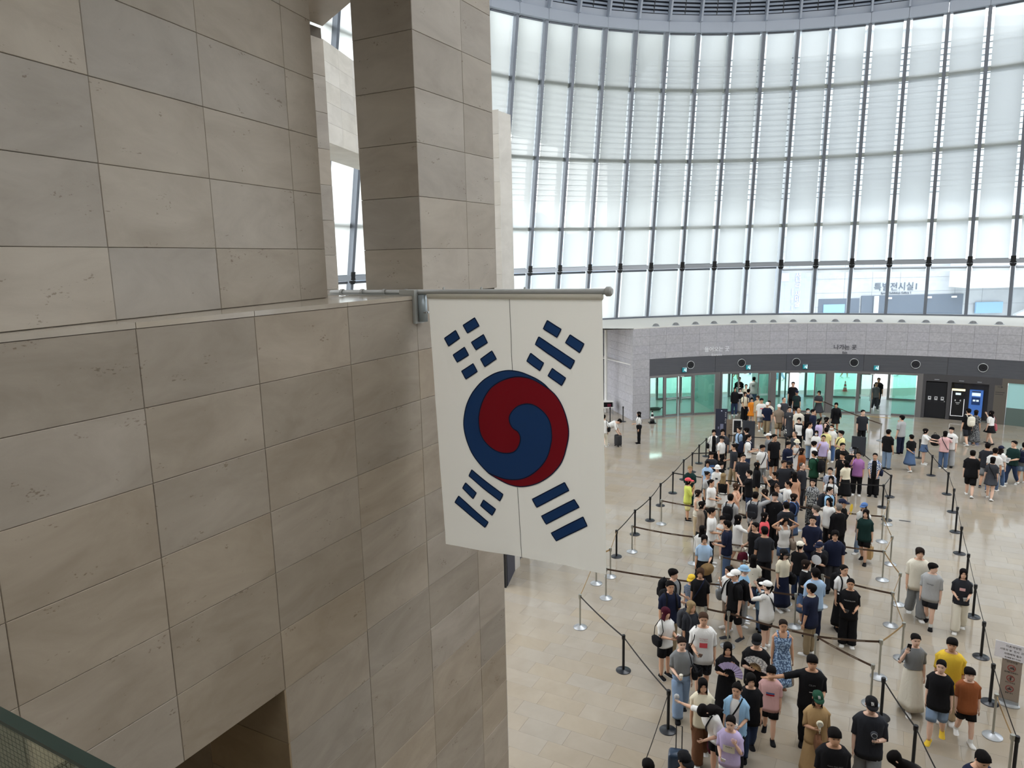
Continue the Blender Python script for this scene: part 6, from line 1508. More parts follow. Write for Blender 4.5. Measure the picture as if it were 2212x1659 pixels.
for sx in (-.17, .17): MB().tube([(sx, 0, .6), (sx*1.2, .12, 0)], .014, 6).build('leg', WHITE, o)
MB().tube([(0, .02, .9), (0, .40, 0)], .014, 6).build('leg', WHITE, o)
for i in range(3): text_on('ㆍ', .1, WHITE, Matrix.Translation((0, -.03, 1.0-.1*i)), 'board_letter', o, 0, .001)
board('dark_board', 'dark grey standing board behind the man with navy backpack', 'standing board', BD[3], face(BD[3])+6, .55, 1.32, BOARD_DARK)
board('low_board', 'plain low slate grey board right of the purple shirt', 'standing board', BD[4], face(BD[4])+4, .58, .85, BOARD_DARK)
# prohibition sign stand
sx_, sy_ = MISC['sign']; o = empty('sign_stand', (sx_, sy_, 0)); o.rotation_euler = (0, 0, -R_(40)); tag(o, 'taupe sign stand with red prohibition circles and white paper on top', 'sign stand')
TAUPE_S = mat('sign_taupe', srgb(150, 138, 128), .5); REDINK = mat('red_ink', srgb(150, 60, 58), .6)
MB().box((-.165, -.02, .1), (.165, .02, 1.12)).build('panel', TAUPE_S, o)
mb = MB(); mb.lathe([(.2, 0), (.2, .02), (.17, .05), (.15, .06)], 26); mb.v = [(a, b*.62, c) for a, b, c in mb.v]; mb.build('base', SILVER_BASE, o)
MB().box((-.17, -.03, .05), (.17, .03, .11)).build('panel_socket', SILVER_BASE, o)
MB().box((-.30, -.045, .98), (.30, -.035, 1.32)).build('paper_sheet', mat('paper_white', srgb(222, 222, 230), .6), o)
MB().box((-.14, -.04, .96), (-.12, -.02, 1.3)).box((.12, -.04, .96), (.14, -.02, 1.3)).build('paper_clip', SILVER_BASE, o)
for z, t_, sz in ((1.25, '이촌역방면', .055), (1.17, '사유의 방  전시  관람', .05), (1.09, '사전예약 필수', .05), (1.02, '앞사람을 밀지 마세요', .03)): text_on(t_, sz, ICON_INK, Matrix.Translation((0, -.047, z)), 'paper_letter', o, 0, .001)
for i, z in enumerate((.80, .58, .36)):
    mb = MB(); torus(mb, .062, .007, -.022, 24, 6); mb.v = [(a, b, c+z) for a, b, c in mb.v]; mb.build('prohibition_ring', REDINK, o)
    MB().obox((-.045, -.026, z-.04), (.085, 0, .085), (0, .003, 0), (-.006, 0, .006)).build('prohibition_bar', REDINK, o)
    mb = MB()
    if i == 0: mb.tube([(-.02, -.0235, z), (.03, -.0235, z+.01)], .016, 8); mb.tube([(.02, -.0235, z+.02), (.035, -.0235, z-.02)], .01, 6)
    elif i == 1: mb.tube([(0, -.0235, z-.035), (0, -.0235, z+.02)], .013, 8); mb.tube([(0, -.0235, z+.035), (0, -.0225, z+.04)], .014, 8)
    else: mb.tube([(-.03, -.0235, z-.01), (.03, -.0235, z-.01)], .012, 8); mb.tube([(0, -.0235, z-.01), (.0, -.0235, z+.025)], .01, 6)
    mb.build('pictogram', ICON_INK, o)
    text_on(('음식물 반입금지', '뛰지 마세요', '촬영 금지')[i], .034, ICON_INK, Matrix.Translation((0, -.022, z-.095)), 'sign_letter', o, 0, .001)
text_on('안내사항', .05, ICON_INK, Matrix.Translation((0, -.022, .92)), 'sign_letter', o, 0, .001)
# suitcases
def suitcase(name, label, xy, az, w, d_, h, m, handle):
    o = empty(name, (xy[0], xy[1], 0)); o.rotation_euler = (0, 0, -R_(az)); tag(o, label, 'suitcase')
    mb = MB(); superell(mb, (0, 0, h/2+.05), w/2, d_/2, h/2, 10, 16, .28); mb.build('shell', m, o, True)
    mb = MB()
    for q in (-.35, -.12, .12, .35): mb.box((q*w-.006, -d_/2-.004, .12), (q*w+.006, -d_/2+.02, h-.02))
    mb.build('ribs', m, o)
    for sx in (-1, 1):
        for sy in (-1, 1): MB().tube([(sx*w*.38-.01, sy*d_*.34, .03), (sx*w*.38+.01, sy*d_*.34, .03)], .03, 10).build('wheel', BLACK, o)
    t = handle; mb = MB(); mb.tube([(-.05, d_/2-.03, h), (-.05, d_/2-.03, t), (.05, d_/2-.03, t), (.05, d_/2-.03, h)], .009, 6); mb.build('pull_handle', BLACK, o)
suitcase('suitcase', 'black cabin suitcase in front of the bending man', MISC['suitcase'], 60, .36, .22, .52, mat('case_black', srgb(30, 32, 38), .5), .66)
suitcase('suitcase', 'dark blue suitcase with long handle at the bottom edge', MISC['case2'], 15, .36, .24, .55, mat('case_blue', srgb(44, 62, 84), .3), 1.02)
lx, ly = MISC['lifted']; o = empty('backpack', (lx, ly, .62)); tag(o, 'large black backpack held up between the girl and the pink tee woman', 'backpack')
mb = MB(); superell(mb, (0, 0, .2), .17, .13, .25); mb.build('bag_body', cloth('black'), o, True); mb = MB(); superell(mb, (0, -.1, .1), .12, .06, .12); mb.build('front_pocket', cloth('black'), o, True)
MB().tube([(-.05, .05, .44), (-.03, .05, .52), (.03, .05, .52), (.05, .05, .44)], .01, 6).build('top_handle', cloth('black'), o)
def cone(label, xy, z0, ca, cb):
    o = empty('traffic_cone', (xy[0], xy[1], z0)); tag(o, label, 'traffic cone')
    MB().box((-.18, -.18, 0), (.18, .18, .04)).build('base', ca, o)
    for i, (z, z1) in enumerate(((.04, .26), (.26, .38), (.38, .5), (.5, .6), (.6, .7))):
        r = lambda q: .13*(1-q/.78)+.012; MB().lathe([(r(z), z), (r(z1), z1)], 18).build('cone_band', ca if i % 2 == 0 else cb, o, True)
cone('black and white striped cone beside the glass at the left door', MISC['cone'], 0, BLACK, WHITE)
cone('red and white traffic cone on the plaza outside the exit', MISC['cone_out'], -.05, mat('cone_red', srgb(206, 70, 70), .5), WHITE)
ux, uy = MISC['umb']; o = empty('cloth_bundle', (ux, uy+.5, 0)); tag(o, 'dark cloth bundle lying on the porch floor behind the left glass', 'bundle')
mb = MB(); superell(mb, (0, 0, .09), .38, .18, .09, 8, 14, .8); mb.build('bundle', cloth('dgreen'), o, True); MB().tube([(.3, 0, .1), (.5, .05, .16)], .03, 8).build('bundle_end', cloth('dgreen'), o)
tx, ty = MISC['trolley']; o = empty('trolley', (tx, ty, 0)); tag(o, 'white trolley with a dark case on it beside the pipe', 'trolley')
MB().box((-.45, -.25, .35), (.35, .25, .42)).box((-.45, -.25, .7), (.35, .25, .74)).build('shelf', WHITE, o); MB().box((-.2, -.2, .42), (.3, .2, .66)).build('dark_case', cloth('black'), o); MB().box((.0, -.25, .44), (.2, -.2, .6)).build('red_label', cloth('maroon'), o)
for sx in (-.43, .31):
    for sy in (-.23, .23): MB().box((sx, sy-.015, 0), (sx+.03, sy+.015, .74)).build('leg', ALU_L, o)
vx, vy = MISC['outlet']; o = empty('floor_outlet', (vx, vy, 0)); o.rotation_euler = (0, 0, R_(-27)); tag(o, 'small dark metal floor outlet cover on the open floor', 'floor outlet'); MB().box((-.17, -.035, 0), (.17, .035, .006)).build('cover', DARK_STEEL, o); MB().box((-.12, -.01, .006), (.12, .01, .008)).build('slot', BLACK, o)
(a0x, a0y), (a1x, a1y) = MISC['strip']; dd = Vector((a1x-a0x, a1y-a0y, 0)); nn = Vector((-dd.y, dd.x, 0)).normalized()*.06
struct(MB().obox(Vector((a0x, a0y, 0)), dd, nn, Vector((0, 0, .008))).build('trim_2', mat('yellow_strip', srgb(206, 168, 70), .6)))
(p0x, p0y), (p1x, p1y) = MISC['panel']; dd = Vector((p1x-p0x, p1y-p0y, 0)); nn = Vector((-dd.y, dd.x, 0)).normalized()
o = empty('display_wall', (p0x, p0y, 0)); tag(o, 'dark display wall standing behind the flag and the stone corner', 'display wall')
MB().obox((0, 0, .0), dd*1.6, nn*.25, Vector((0, 0, 2.1))).build('wall_body', PANEL_BLACK, o); MB().obox(dd*.05-nn*.012+Vector((0, 0, .0)), dd*1.5, nn*.012, Vector((0, 0, 2.1))).build('face_sheet', NAVY_BOARD, o)

CUPGLASS = glass('cup_plastic', (.9, .93, .93, 1), .1)
PEOPLE = [
(13.491,41.939,1.76,-162.2,'m','short/k','tee/black','pants/black','white',('down','down'),'stand','man in black tee standing tallest in the first open doorway',[]),
(14.366,41.941,1.74,-336.1,'m','wavy/k','tee/white/big','pants/denim','white',('down','down2'),'stand','person seen from behind in white jersey numbered 82',['text=82|charcoal|.085|.70|b']),
(13.107,40.83,1.6,-167.2,'f','wavy/b','tee/white','shorts/black','white',('down','down'),'stand','woman with brown hair in white tee inside the doorway',[]),
(13.383,40.346,1.6,-161.6,'f','pony/k','tee/cream','pants/dgrey','white',('down','down'),'stand','woman in cream tee inside the first open doorway',[]),
(12.484,39.507,1.6,-172.5,'f','long/k','long/black','pants/ddenim','white',('down','down'),'stand','woman with long black hair in black top and dark jeans',[]),
(12.869,39.765,1.5,-162.1,'f','bob/k','raglan/white/black','maxi/lgrey','white',('down','down'),'stand','girl in black vest over white sleeves and grey skirt',[]),
(12.579,38.066,1.6,-181.7,'f','bob/d','blouse/cream','wide/black','black',('low','low'),'stand','woman in cream blouse and wide black trousers',['bp=black']),
(12.933,38.573,1.66,-321.5,'m','short/k','tee/grey','pants/ddenim','black',('down','down'),'stand','boy in grey tee seen from behind with navy backpack',['bp=navy']),
(12.854,37.749,1.34,-161.2,'c','bob/k','dress/orange/short','aline/orange','white',('low','low'),'stand','little girl in a bright orange dress',[]),
(12.893,36.949,1.6,-135.8,'f','wavy/b','tee/beige','pants/beige','white',('down','down'),'stand','woman in beige behind the white tee boy by the door',[]),
(12.72,35.888,1.7,-168.5,'m','bowl/k','tee/white/big','longshorts/camo:lgrey:grey','white',('down','down'),'walk','boy in white tee with red print and grey camouflage shorts',['print=coral,.09,.03,.70']),
(12.961,35.497,1.62,-159.9,'m','short/k','tee/offwhite','pants/grey','white',('down','down'),'stand','man half hidden behind the older man in white cap',[]),
(12.699,34.992,1.67,-155.1,'m','short/g','tee/navy','pants/khaki','black',('hold','down'),'walk2','older man in white cap,navy tee and khaki trousers',['cap=white']),
(13.803,35.755,1.71,-198.9,'m','bald/g','tee/dgrey','pants/dgrey','black',('down','down'),'stand','balding older man in dark grey tee beside the doors',[]),
(13.082,34.448,1.66,-159.2,'m','short/g','polo/taupe','longshorts/khaki','brown',('low','down'),'walk','older man in white flat cap and brown shorts with sandals',['flat=white']),
(15.822,39.72,1.79,-158.3,'m','short/k','tee/black/big','pants/black','black',('down','down'),'stand','tall man in black in the second open doorway',[]),
(15.407,38.113,1.6,-158.0,'f','short/k','tee/camo:dgreen:charcoal','shorts/black','black',('down','down'),'stand','person in navy cap,dark camouflage tee and black shorts',['cap=navy']),
(13.482,34.114,1.6,-166.4,'f','short/k','dress/dgrey/short','maxi/dgrey','black',('down','down'),'walk','woman in dark grey overall dress with a white star on top',['print=lgrey,.055,.035,.72','handbag=R|spot:black:white|spotted']),
(13.637,33.393,1.68,-152.8,'m','bald/g','shirt/offwhite','pants/khaki','brown',('down','down'),'stand','older man in off-white shirt beside the dark grey dress',[]),
(14.137,33.569,1.6,-177.2,'f','short/k','tee/black','pants/black','white',('down','down'),'stand','masked woman in black scoop neck tee near the doors',['mask']),
(14.053,32.77,1.73,-221.8,'m','short/k','polo/navy','pants/navy','black',('down','down'),'stand','man in navy shirt turned right near the doors',[]),
(13.74,31.365,1.6,-211.3,'f','long/k','tee/lav','pants/denim','white',('down','down'),'stand','woman with long dark hair in lavender tee',[]),
(14.155,31.563,1.62,-230.8,'f','bob/k','tank/black','pants/black','white',('down','down'),'stand','woman with bobbed hair in black tank top',[]),
(16.043,34.78,1.62,-150.2,'f','wavy/k','open/black/black','mini/black','black',('wf','out'),'walk','woman in flowing black cardigan walking alone before the doors',['longsleeve']),
(12.972,31.691,1.6,-142.7,'f','wavy/k','raglan/black/white','pants/black','white',('down','down'),'stand','woman in black and white raglan top',[]),
(12.815,30.189,1.75,-242.0,'m','short/k','tee/white/big','pants/ldenim','white',('fold','down'),'stand','man in big white tee with navy shoulder strap',['xb=navy']),
(12.925,29.708,1.48,-151.5,'f','long/k','tee/white','pants/black','white',('low','low'),'stand','masked girl in white tee looking at a phone',['mask','phone=R|black|girl in mask and white tee']),
(13.739,30.065,1.63,-135.4,'f','pony/k','tee/white','pants/blue','white',('down','down'),'stand','masked woman in white tee and bright blue jeans',['mask']),
(13.377,29.782,1.58,-325.8,'f','wavy/k','tee/pyellow','pants/beige','white',('down','down'),'stand','person from behind in pale yellow tee',[]),
(12.649,28.381,1.61,-156.0,'f','pony/k','tee/lav','wide/khaki','white',('strap','down'),'stand','woman in glasses and pale lavender tee with white tote',['glasses','tote=L|white|woman in glasses and lavender tee']),
(13.499,28.673,1.72,-94.8,'m','bowl/k','tee/pyellow','pants/beige','white',('fold','fold2'),'stand','man with crossed arms in pale yellow tee and black strap',['xb=black']),
(12.608,26.615,1.75,-174.7,'m','short/k','tee/black/big','pants/black','black',('phone','down'),'stand','man in black tee with large black backpack near grey board',['bp=black']),
(12.769,26.184,1.68,-139.0,'m','short/k','tee/black','pants/black','black',('hold','hold'),'stand','man in grey cap and white mask with black tee',['cap=grey','mask']),
(12.118,25.525,1.7,-119.6,'m','bowl/k','tee/black','pants/charcoal','black',('down','down'),'stand','young man in black tee looking left behind raised arm',[]),
(12.765,25.656,1.66,-148.5,'f','short/k','shirt/purple','pants/black','white',('photo','down'),'stand','woman in purple shirt raising a selfie stick',['glasses','stick=R|black|woman in purple shirt']),
(11.967,24.899,1.58,-9.3,'f','bob/k','tee/cream','midi/black','black',('photo','down'),'walk','woman from behind in cream tee and black skirt,arm raised',[]),
(11.363,27.866,1.6,-177.8,'f','bob/k','dress/white/no','midi/white','white',('fold','down'),'stand','woman in cream bucket hat and white dress',['bucket=cream','mask','xb=navy']),
(11.03,26.545,1.6,-227.4,'f','long/d','long/rust','pants/beige','brown',('down','down'),'stand','woman with long brown hair in rust coloured cardigan',[]),
(11.903,27.529,1.6,-251.6,'f','wavy/k','shirt/white','pants/lgrey','white',('low','low'),'stand','woman leaning forward in loose white shirt',[]),
(11.156,25.701,1.72,-41.5,'m','short/k','tee/green/big','pants/black','black',('hold','hold'),'stand','man in dark green sweater with white collar',['collar','collar=white','bp=black']),
(10.716,27.122,1.72,-208.4,'m','bowl/k','long/navy','pants/navy','white',('down','down'),'stand','man in navy jacket with white stripes',['print=white,.19,.022,.66']),
(10.519,28.043,1.78,-199.4,'m','short/k','polo/black','longshorts/black','white',('down','down'),'stand','big man in black polo and long black shorts',['build=1.15']),
(10.639,29.009,1.58,-79.9,'f','pony/k','tee/grey','pants/denim','white',('down','down'),'stand','woman in white visor cap and grey tee',['cap=white']),
(9.525,28.216,1.76,-246.3,'m','short/k','tee/white','pants/ddenim','white',('phone','phone'),'stand','man in white tee and dark jeans holding a phone',['bp=navy','phone=R|black|man in white tee and dark jeans']),
(9.653,26.935,1.66,-200.3,'m','bowl/k','polo/white','pants/grey','white',('down','down'),'stand','boy in white shirt with grey collar and black strap',['collar=grey','xb=black']),
(8.564,26.962,1.72,-87.4,'m','short/k','tee/charcoal','pants/khaki','white',('hold','down'),'stride','man bowing his head in charcoal tee and khaki trousers',[]),
(8.406,25.404,1.74,-176.7,'m','short/k','tee/charcoal/big','pants/black','black',('down','down'),'stand','man in charcoal tee with head tilted back',[]),
(9.731,30.018,1.62,-107.0,'f','up/k','tee/lblue','midi/black','black',('down','down'),'stand','woman with hair bun in pale blue tee',['bp=black']),
(9.906,29.593,1.7,-61.5,'m','wavy/k','tee/black','pants/black','black',('down','down'),'stand','man with dark head in front of the dark board',[]),
(8.529,28.525,1.64,-218.4,'f','short/k','tee/white/tuck','wide/black','black',('down','down'),'stand','person in black cap,white tee and wide black trousers',['cap=black']),
(8.815,29.332,1.73,-163.3,'m','wavy/k','tee/dgrey/big','pants/black','black',('fold','down'),'stand','tall man in dark grey tee before the navy board',[]),
(8.551,29.709,1.62,-168.9,'f','wavy/k','open/white/black','maxi/black','black',('down','down'),'stand','woman in white cardigan over long black dress',['longsleeve','shoulder=R|black|woman in white cardigan']),
(11.688,28.907,1.66,-98.0,'m','bald/g','tee/dgrey','pants/dgrey','black',('down','down'),'stand','older man with grey hair in dark grey tee,facing left',[]),
(9.556,24.478,1.75,-183.7,'m','short/d','tee/charcoal/big','pants/denim','white',('down','down'),'stand','man with brown hair in charcoal tee and jeans',[]),
(10.13,24.33,1.68,-217.4,'m','bald/g','long/charcoal','pants/charcoal','black',('down','down'),'stand','older man with thin grey hair in dark jacket',[]),
(9.923,24.883,1.6,-138.3,'f','long/k','tee/spot:black:dgrey','pants/black','black',('low','low'),'stand','woman in black cap and dark patterned tee',['cap=black','phone=R|black|woman in black cap and patterned tee']),
(8.687,24.727,1.62,-240.6,'f','xlong/k','long/black','pants/beige','white',('down','down'),'stand','woman with very long black hair in black top',[]),
(7.757,25.92,1.3,-213.3,'c','bowl/k','tee/black','shorts/black','white',('down','down'),'stand','small boy in black behind the white bucket hat',[]),
(7.4,25.145,1.42,-153.6,'c','bob/k','tee/white/big','longshorts/lgrey','white',('low','down'),'stand','child in white bucket hat and printed white tee',['bucket=white','print=dgrey,.06,.05,.68']),
(7.49,26.292,1.6,-179.1,'m','bowl/k','tee/charcoal/big','pants/black','black',('down','fold'),'stand','boy in dark tee with blue print',['print=blue,.12,.05,.68']),
(7.135,25.47,1.5,-159.4,'f','bob/k','shirt/lblue','midi/navy','white',('down','down'),'stand','girl with bobbed hair in pale blue shirt',[]),
(6.32,24.812,1.52,-175.7,'c','short/y','long/dgreen','pants/dgreen','black',('fold','fold2'),'stand','blond child with folded arms in dark green',[]),
(5.914,23.45,1.5,-260.8,'c','bob/k','tee/lime/big','longshorts/pyellow','black',('face','face'),'stand','child in coral cap and lime yellow tee',['cap=coral']),
(6.653,23.753,1.62,-219.4,'f','up/k','tee/lgrey','wide/black','black',('down','hold'),'stand','woman in sunglasses and pale grey tee',['sunglasses','xb=black']),
(6.555,22.924,1.6,-229.0,'f','pony/k','tee/white/big','shorts/black','white',('hold','hold'),'stand','woman in white tee and black shorts,hands before her',['shoulder=L|dgrey|woman in white tee with phone']),
(7.09,23.397,1.66,-333.1,'f','long/y','strappy/black','mini/white','white',('down','down'),'stand','woman with long blond hair,black top and white skirt',[]),
(5.849,21.891,1.6,-225.0,'f','bob/d','sleeveless/offwhite','pants/beige','black',('hold','down'),'stand','woman in off-white sleeveless top with brown bag',['handbag=L|brown|woman in off-white sleeveless top']),
(7.24,22.464,1.6,-237.1,'f','bob/b','strappy/peach','pants/beige','white',('face','down'),'stand','woman with brown hair in peach strappy top',[]),
(8.05,23.624,1.68,-76.2,'f','short/k','tee/black','pants/ddenim','black',('phone','photo'),'stand','woman in black tee reading a leaflet',['leaflet=R|white|woman in black tee reading']),
(6.628,21.069,1.72,-327.5,'m','short/k','tee/lgrey','longshorts/khaki','white',('down','down'),'stand','man from behind in light grey tee with black backpack',['bp=black']),
(7.423,21.162,1.74,-325.7,'m','short/k','tee/lgrey/big','pants/black','white',('head','down'),'stand','man from behind with one hand on his head',['bp=charcoal']),
(7.961,21.829,1.6,-255.0,'f','xlong/d','tee/dgrey','pants/black','black',('down','down'),'stand','woman with very long brown hair facing right',[]),
(7.984,21.036,1.76,-159.2,'m','bowl/k','tee/black/big','wide/black','black',('down','down'),'stand','man in long black tee and wide black trousers',['text=abc|grey|.012|.74|f']),
(8.479,22.203,1.6,-179.1,'f','up/b','tee/lgrey','pants/ldenim','white',('face','down'),'stand','woman with brown bun,hand at her chin',[]),
(8.907,23.577,1.6,-89.3,'f','up/k','tee/black','pants/black','black',('photo','photo'),'stand','woman with bun in black taking a picture',['phone=R|lgrey|woman in black taking a picture']),
(13.303,25.497,1.64,-149.4,'f','pony/k','open/plaid:white:blue/black','wide/black','black',('low','low'),'stand','woman in open blue plaid shirt over black',['shoulder=L|navy|woman in blue plaid shirt']),
(11.143,24.329,1.48,-150.4,'c','short/k','tee/stripe:white:blue','shorts/navy','white',('down','down'),'stand','boy in white tee with blue stripes',[]),
(10.594,23.015,1.6,-145.3,'f','long/k','blouse/white','midi/beige','white',('fold','down'),'stand','woman with long black hair in white blouse',['bp=dgrey']),
(9.882,22.778,1.58,-146.5,'f','short/k','shirt/floral:lgrey:charcoal','wide/floral:charcoal:grey','black',('down','down'),'stand','older woman in grey floral blouse and trousers',[]),
(10.018,21.835,1.62,-220.4,'m','short/k','polo/sky','pants/navy','white',('down','down'),'stand','boy in glasses and sky blue shirt',['glasses','collar=white','bp=charcoal']),
(9.575,23.545,1.6,-342.9,'f','long/k','dress/peach/no','midi/peach','white',('down','down'),'stand','woman from behind in peach dress',[]),
(9.004,22.634,1.58,-83.3,'f','pony/k','tee/white','aline/lime','white',('photo','down'),'stand','woman with pony tail in white tee and lime skirt',[]),
(5.67,20.748,1.62,-229.7,'f','bob/k','open/taupe/black','maxi/black','black',('down','down'),'stand','woman in taupe cardigan over black dress',['longsleeve']),
(5.706,19.824,1.75,-248.9,'m','short/k','tee/white','pants/black','white',('hold','hold'),'stand','man in plain white tee and black trousers facing right',[]),
(6.21,20.43,1.28,-178.1,'c','bowl/k','tee/white/big','shorts/blue','white',('low','down'),'walk','little boy in white tee and blue shorts',['xb=black']),
(5.849,18.785,1.75,-57.7,'m','short/k','polo/navy','pants/denim','white',('hold','hold'),'stand','man in navy polo and blue jeans facing left',[]),
(6.396,19.599,1.62,-261.9,'f','long/k','tee/white/big','mini/offwhite','brown',('photo','down'),'walk','woman in white skirt and tee with phone raised',['phone=R|black|woman in white with phone raised']),
(7.21,19.736,1.6,-229.9,'f','long/k','tee/coral','pants/lgrey','white',('down','down'),'stand','woman with long black hair in coral tee',[]),
(6.601,18.72,1.7,-110.6,'m','short/k','tee/black','pants/black','black',('hold','down'),'stand','man in black looking down beside a silver post',['handbag=R|maroon|man in black looking down']),
(6.7,18.271,1.75,5.1,'m','short/k','tee/charcoal','wide/black','black',('down','down2'),'stand','man from behind in charcoal tee and wide black trousers',[]),
(5.182,18.884,1.58,-334.7,'f','long/k','long/white','pants/black','white',('down','down'),'stand','woman from behind in white jacket,long black hair',[]),
(5.029,18.09,1.63,-169.5,'f','bob/k','blouse/lblue','midi/black','white',('bag','hold'),'stand','woman in pale blue blouse and black skirt',['hat=L|tan|woman in pale blouse','handbag=R|black|woman in pale blouse']),
(6.027,17.141,1.45,-335.6,'c','long/k','tee/offwhite','shorts/black','white',('down','down'),'stand','girl from behind with long black hair and off-white tee',[]),
(8.032,20.251,1.72,1.6,'m','short/k','tee/charcoal','pants/navy','black',('down','down'),'stand','man in charcoal tee with back turned in the middle',[]),
(8.651,21.255,1.62,-232.9,'f','bob/d','tee/navy','midi/denim','white',('down','down'),'stand','woman in navy tee and denim skirt',['bp=blue']),
(8.79,19.949,1.7,-61.2,'m','short/g','tee/navy','pants/black','black',('down','down2'),'stand','older man with greying hair in navy tee facing left',[]),
(8.281,18.964,1.76,-151.4,'m','short/k','tee/navy/big','pants/navy','black',('hold','hold'),'stand','man in navy tee looking straight up at the gallery',[]),
(9.589,20.86,1.6,-115.3,'f','long/k','tee/white/big','pants/black','white',('down','down'),'stand','woman with shoulder length hair in plain white tee',[]),
(9.466,19.983,1.73,-9.7,'m','bald/w','long/black','pants/black','black',('down','down'),'stand','grey haired man in black shirt turned away',['handbag=R|black|grey haired man in black']),
(9.775,20.439,1.7,-224.4,'m','short/k','long/black','pants/black','black',('face','down'),'stand','person in navy cap and black jacket with yellow',['cap=navy','print=yellow,.05,.12,.66','rfan=R|yellow|person in navy cap']),
(8.427,17.907,1.75,-154.8,'m','wavy/k','polo/navy','pants/dgrey','black',('down','down'),'stand','man with curly hair,glasses and navy work shirt',['glasses']),
(10.428,20.414,1.6,-127.9,'f','long/k','tee/white','pants/ldenim','white',('down','down'),'walk','woman in blue cap and white tee behind the green tee',['cap=blue']),
(10.169,19.784,1.63,-140.8,'f','long/k','tee/dgreen/big','shorts/black','black',('down','bag'),'walk2','woman in dark green tee and black shorts with paper bag',['paper=L|tan|woman in dark green tee']),
(7.612,19.259,1.62,-183.4,'f','bob/k','tank/white','shorts/denim','white',('head','head'),'stand','woman in white tank top with both hands on head',['sling=L|taupe|woman in white tank top']),
(7.366,17.564,1.6,-317.2,'f','pony/k','tee/black','pants/ddenim','black',('down','hold'),'stand','woman in off-white cap and black tee from behind',['cap=offwhite']),
(7.954,17.74,1.5,-130.9,'c','short/k','tee/black/big','pants/black','white',('fan','fan'),'stand','boy in navy cap and black tee with round fan',['cap=navy','rfan=R|white|boy in navy cap','bp=charcoal']),
(6.746,17.033,1.63,-203.4,'f','long/k','tee/cream','maxi/navy','white',('down','strap'),'stand','woman in black cap,cream tee and long navy skirt',['cap=black','sling=L|black|woman in black cap and cream tee']),
(7.046,16.396,1.62,-221.7,'f','bob/d','polo/black','midi/denim','white',('hold','hold'),'stand','woman in black polo with white collar',['collar=white','pouch=R|red|woman in black polo']),
(7.792,16.016,1.64,-189.1,'f','pony/k','tee/white','maxi/black','black',('down','down'),'stand','woman in white tee with navy trim and long skirt',['bp=black']),
(6.935,15.596,1.77,-6.0,'m','short/k','shirt/lblue','pants/navy','black',('hold','down'),'stand','man from behind in light blue shirt',[]),
(3.69,15.844,1.72,-231.9,'m','bowl/k','tee/grey','longshorts/khaki','white',('hold','hold'),'stand','man in grey tee bending over the yellow cap',['bp=black']),
(4.268,16.39,1.3,-145.4,'c','short/k','tee/stripe:denim:grey','shorts/navy','white',('down','down'),'stand','child in yellow cap and blue striped tee',['cap=yellow']),
(4.372,15.983,1.66,-156.7,'f','bob/b','tee/black','longshorts/offwhite','white',('down','down'),'stand','person with brown hair,black tee and white shorts',['xb=navy']),
(3.452,15.102,1.77,-187.1,'m','short/k','polo/navy','pants/khaki','white',('down','down'),'stand','man in navy polo and khaki trousers',['bp=black']),
(3.165,14.214,1.6,-207.4,'f','xlong/p','tee/white','shorts/black','black',('phone','phone'),'stand','woman with magenta streaked hair,white tee and black shorts',['shoulder=R|black|woman with magenta hair','phone=L|maroon|woman with magenta hair']),
(3.755,14.408,1.63,-205.4,'f','long/y','tee/charcoal/big','pants/ldenim','white',('down','down'),'stand','woman with long fair hair and charcoal tee',['bp=dgrey','handbag=R|taupe|woman with long fair hair']),
(3.789,13.547,1.82,-169.4,'m','short/b','tee/white/big','longshorts/floral:black:charcoal','white',('hold','down'),'stride','tall man in white tee with orange print',['print=coral,.085,.06,.655','text=The Happiest|red|.017|.735|f','text=Street Party|red|.017|.715|f','tote=R|black|man in white tee with orange print','phone=R|brown|man in white tee with orange print']),
(5.104,16.128,1.62,-107.4,'m','short/k','tee/white','longshorts/taupe','white',('strap','down'),'stand','man in white tee with grey sling bag',['xb=black','sling=R|grey|man in white tee under the white cap']),
(5.1,15.668,1.75,-107.0,'m','short/k','polo/black','longshorts/black','dgrey',('down','down'),'stride','man in white cap,black shirt and black shorts',['cap=white','collar=lblue','bp=black']),
(5.522,16.318,1.55,-241.3,'f','short/k','tee/sky','pants/lgrey','white',('down','down'),'stand','person in pale blue bucket hat',['bucket=sky']),
(5.84,16.014,1.35,-270.0,'c','bowl/k','tee/sky','pants/denim','black',('down','down'),'stand','child in sky blue beside the white cap woman',['bp=navy']),
(5.712,15.274,1.63,-44.5,'f','pony/k','tee/white/big','shorts/black','white',('photo','photo'),'stand','woman in white cap raising her phone',['cap=white','xb=black']),
(3.193,12.883,1.68,-178.1,'f','short/d','tee/grey/tuck','wide/ldenim','black',('hold','down'),'walk','woman with short hair,grey tee and wide pale jeans',['shoulder=L|black|woman in grey tee and pale jeans','cup=R|offwhite|woman in grey tee and pale jeans']),
(6.58,14.952,1.7,-41.2,'m','short/k','tee/navy/big','pants/khaki','white',('hold','down'),'stand','man in navy tee with cream trim and khaki trousers',['collar','collar=cream']),
(7.611,15.288,1.64,-155.5,'f','pony/k','tee/black/big','wide/black','white',('hold','hold'),'stand','woman in oversized black tee with white lettering',['text=NOSTALGIA|white|.026|.715|f','phone=R|black|woman in black lettered tee']),
(5.405,13.51,1.66,-168.2,'f','pony/d','dress/floral:denim:lblue/no','midi/floral:denim:lblue','brown',('down','bag'),'walk','woman in long blue floral strap dress',['handbag=L|taupe|woman in blue floral dress']),
(4.038,12.711,1.62,-165.4,'f','long/k','dress/black/short','maxi/black','black',('fan','face'),'stand','woman with long hair in black dress with lavender fan',['fan=R|lav|woman in long black dress']),
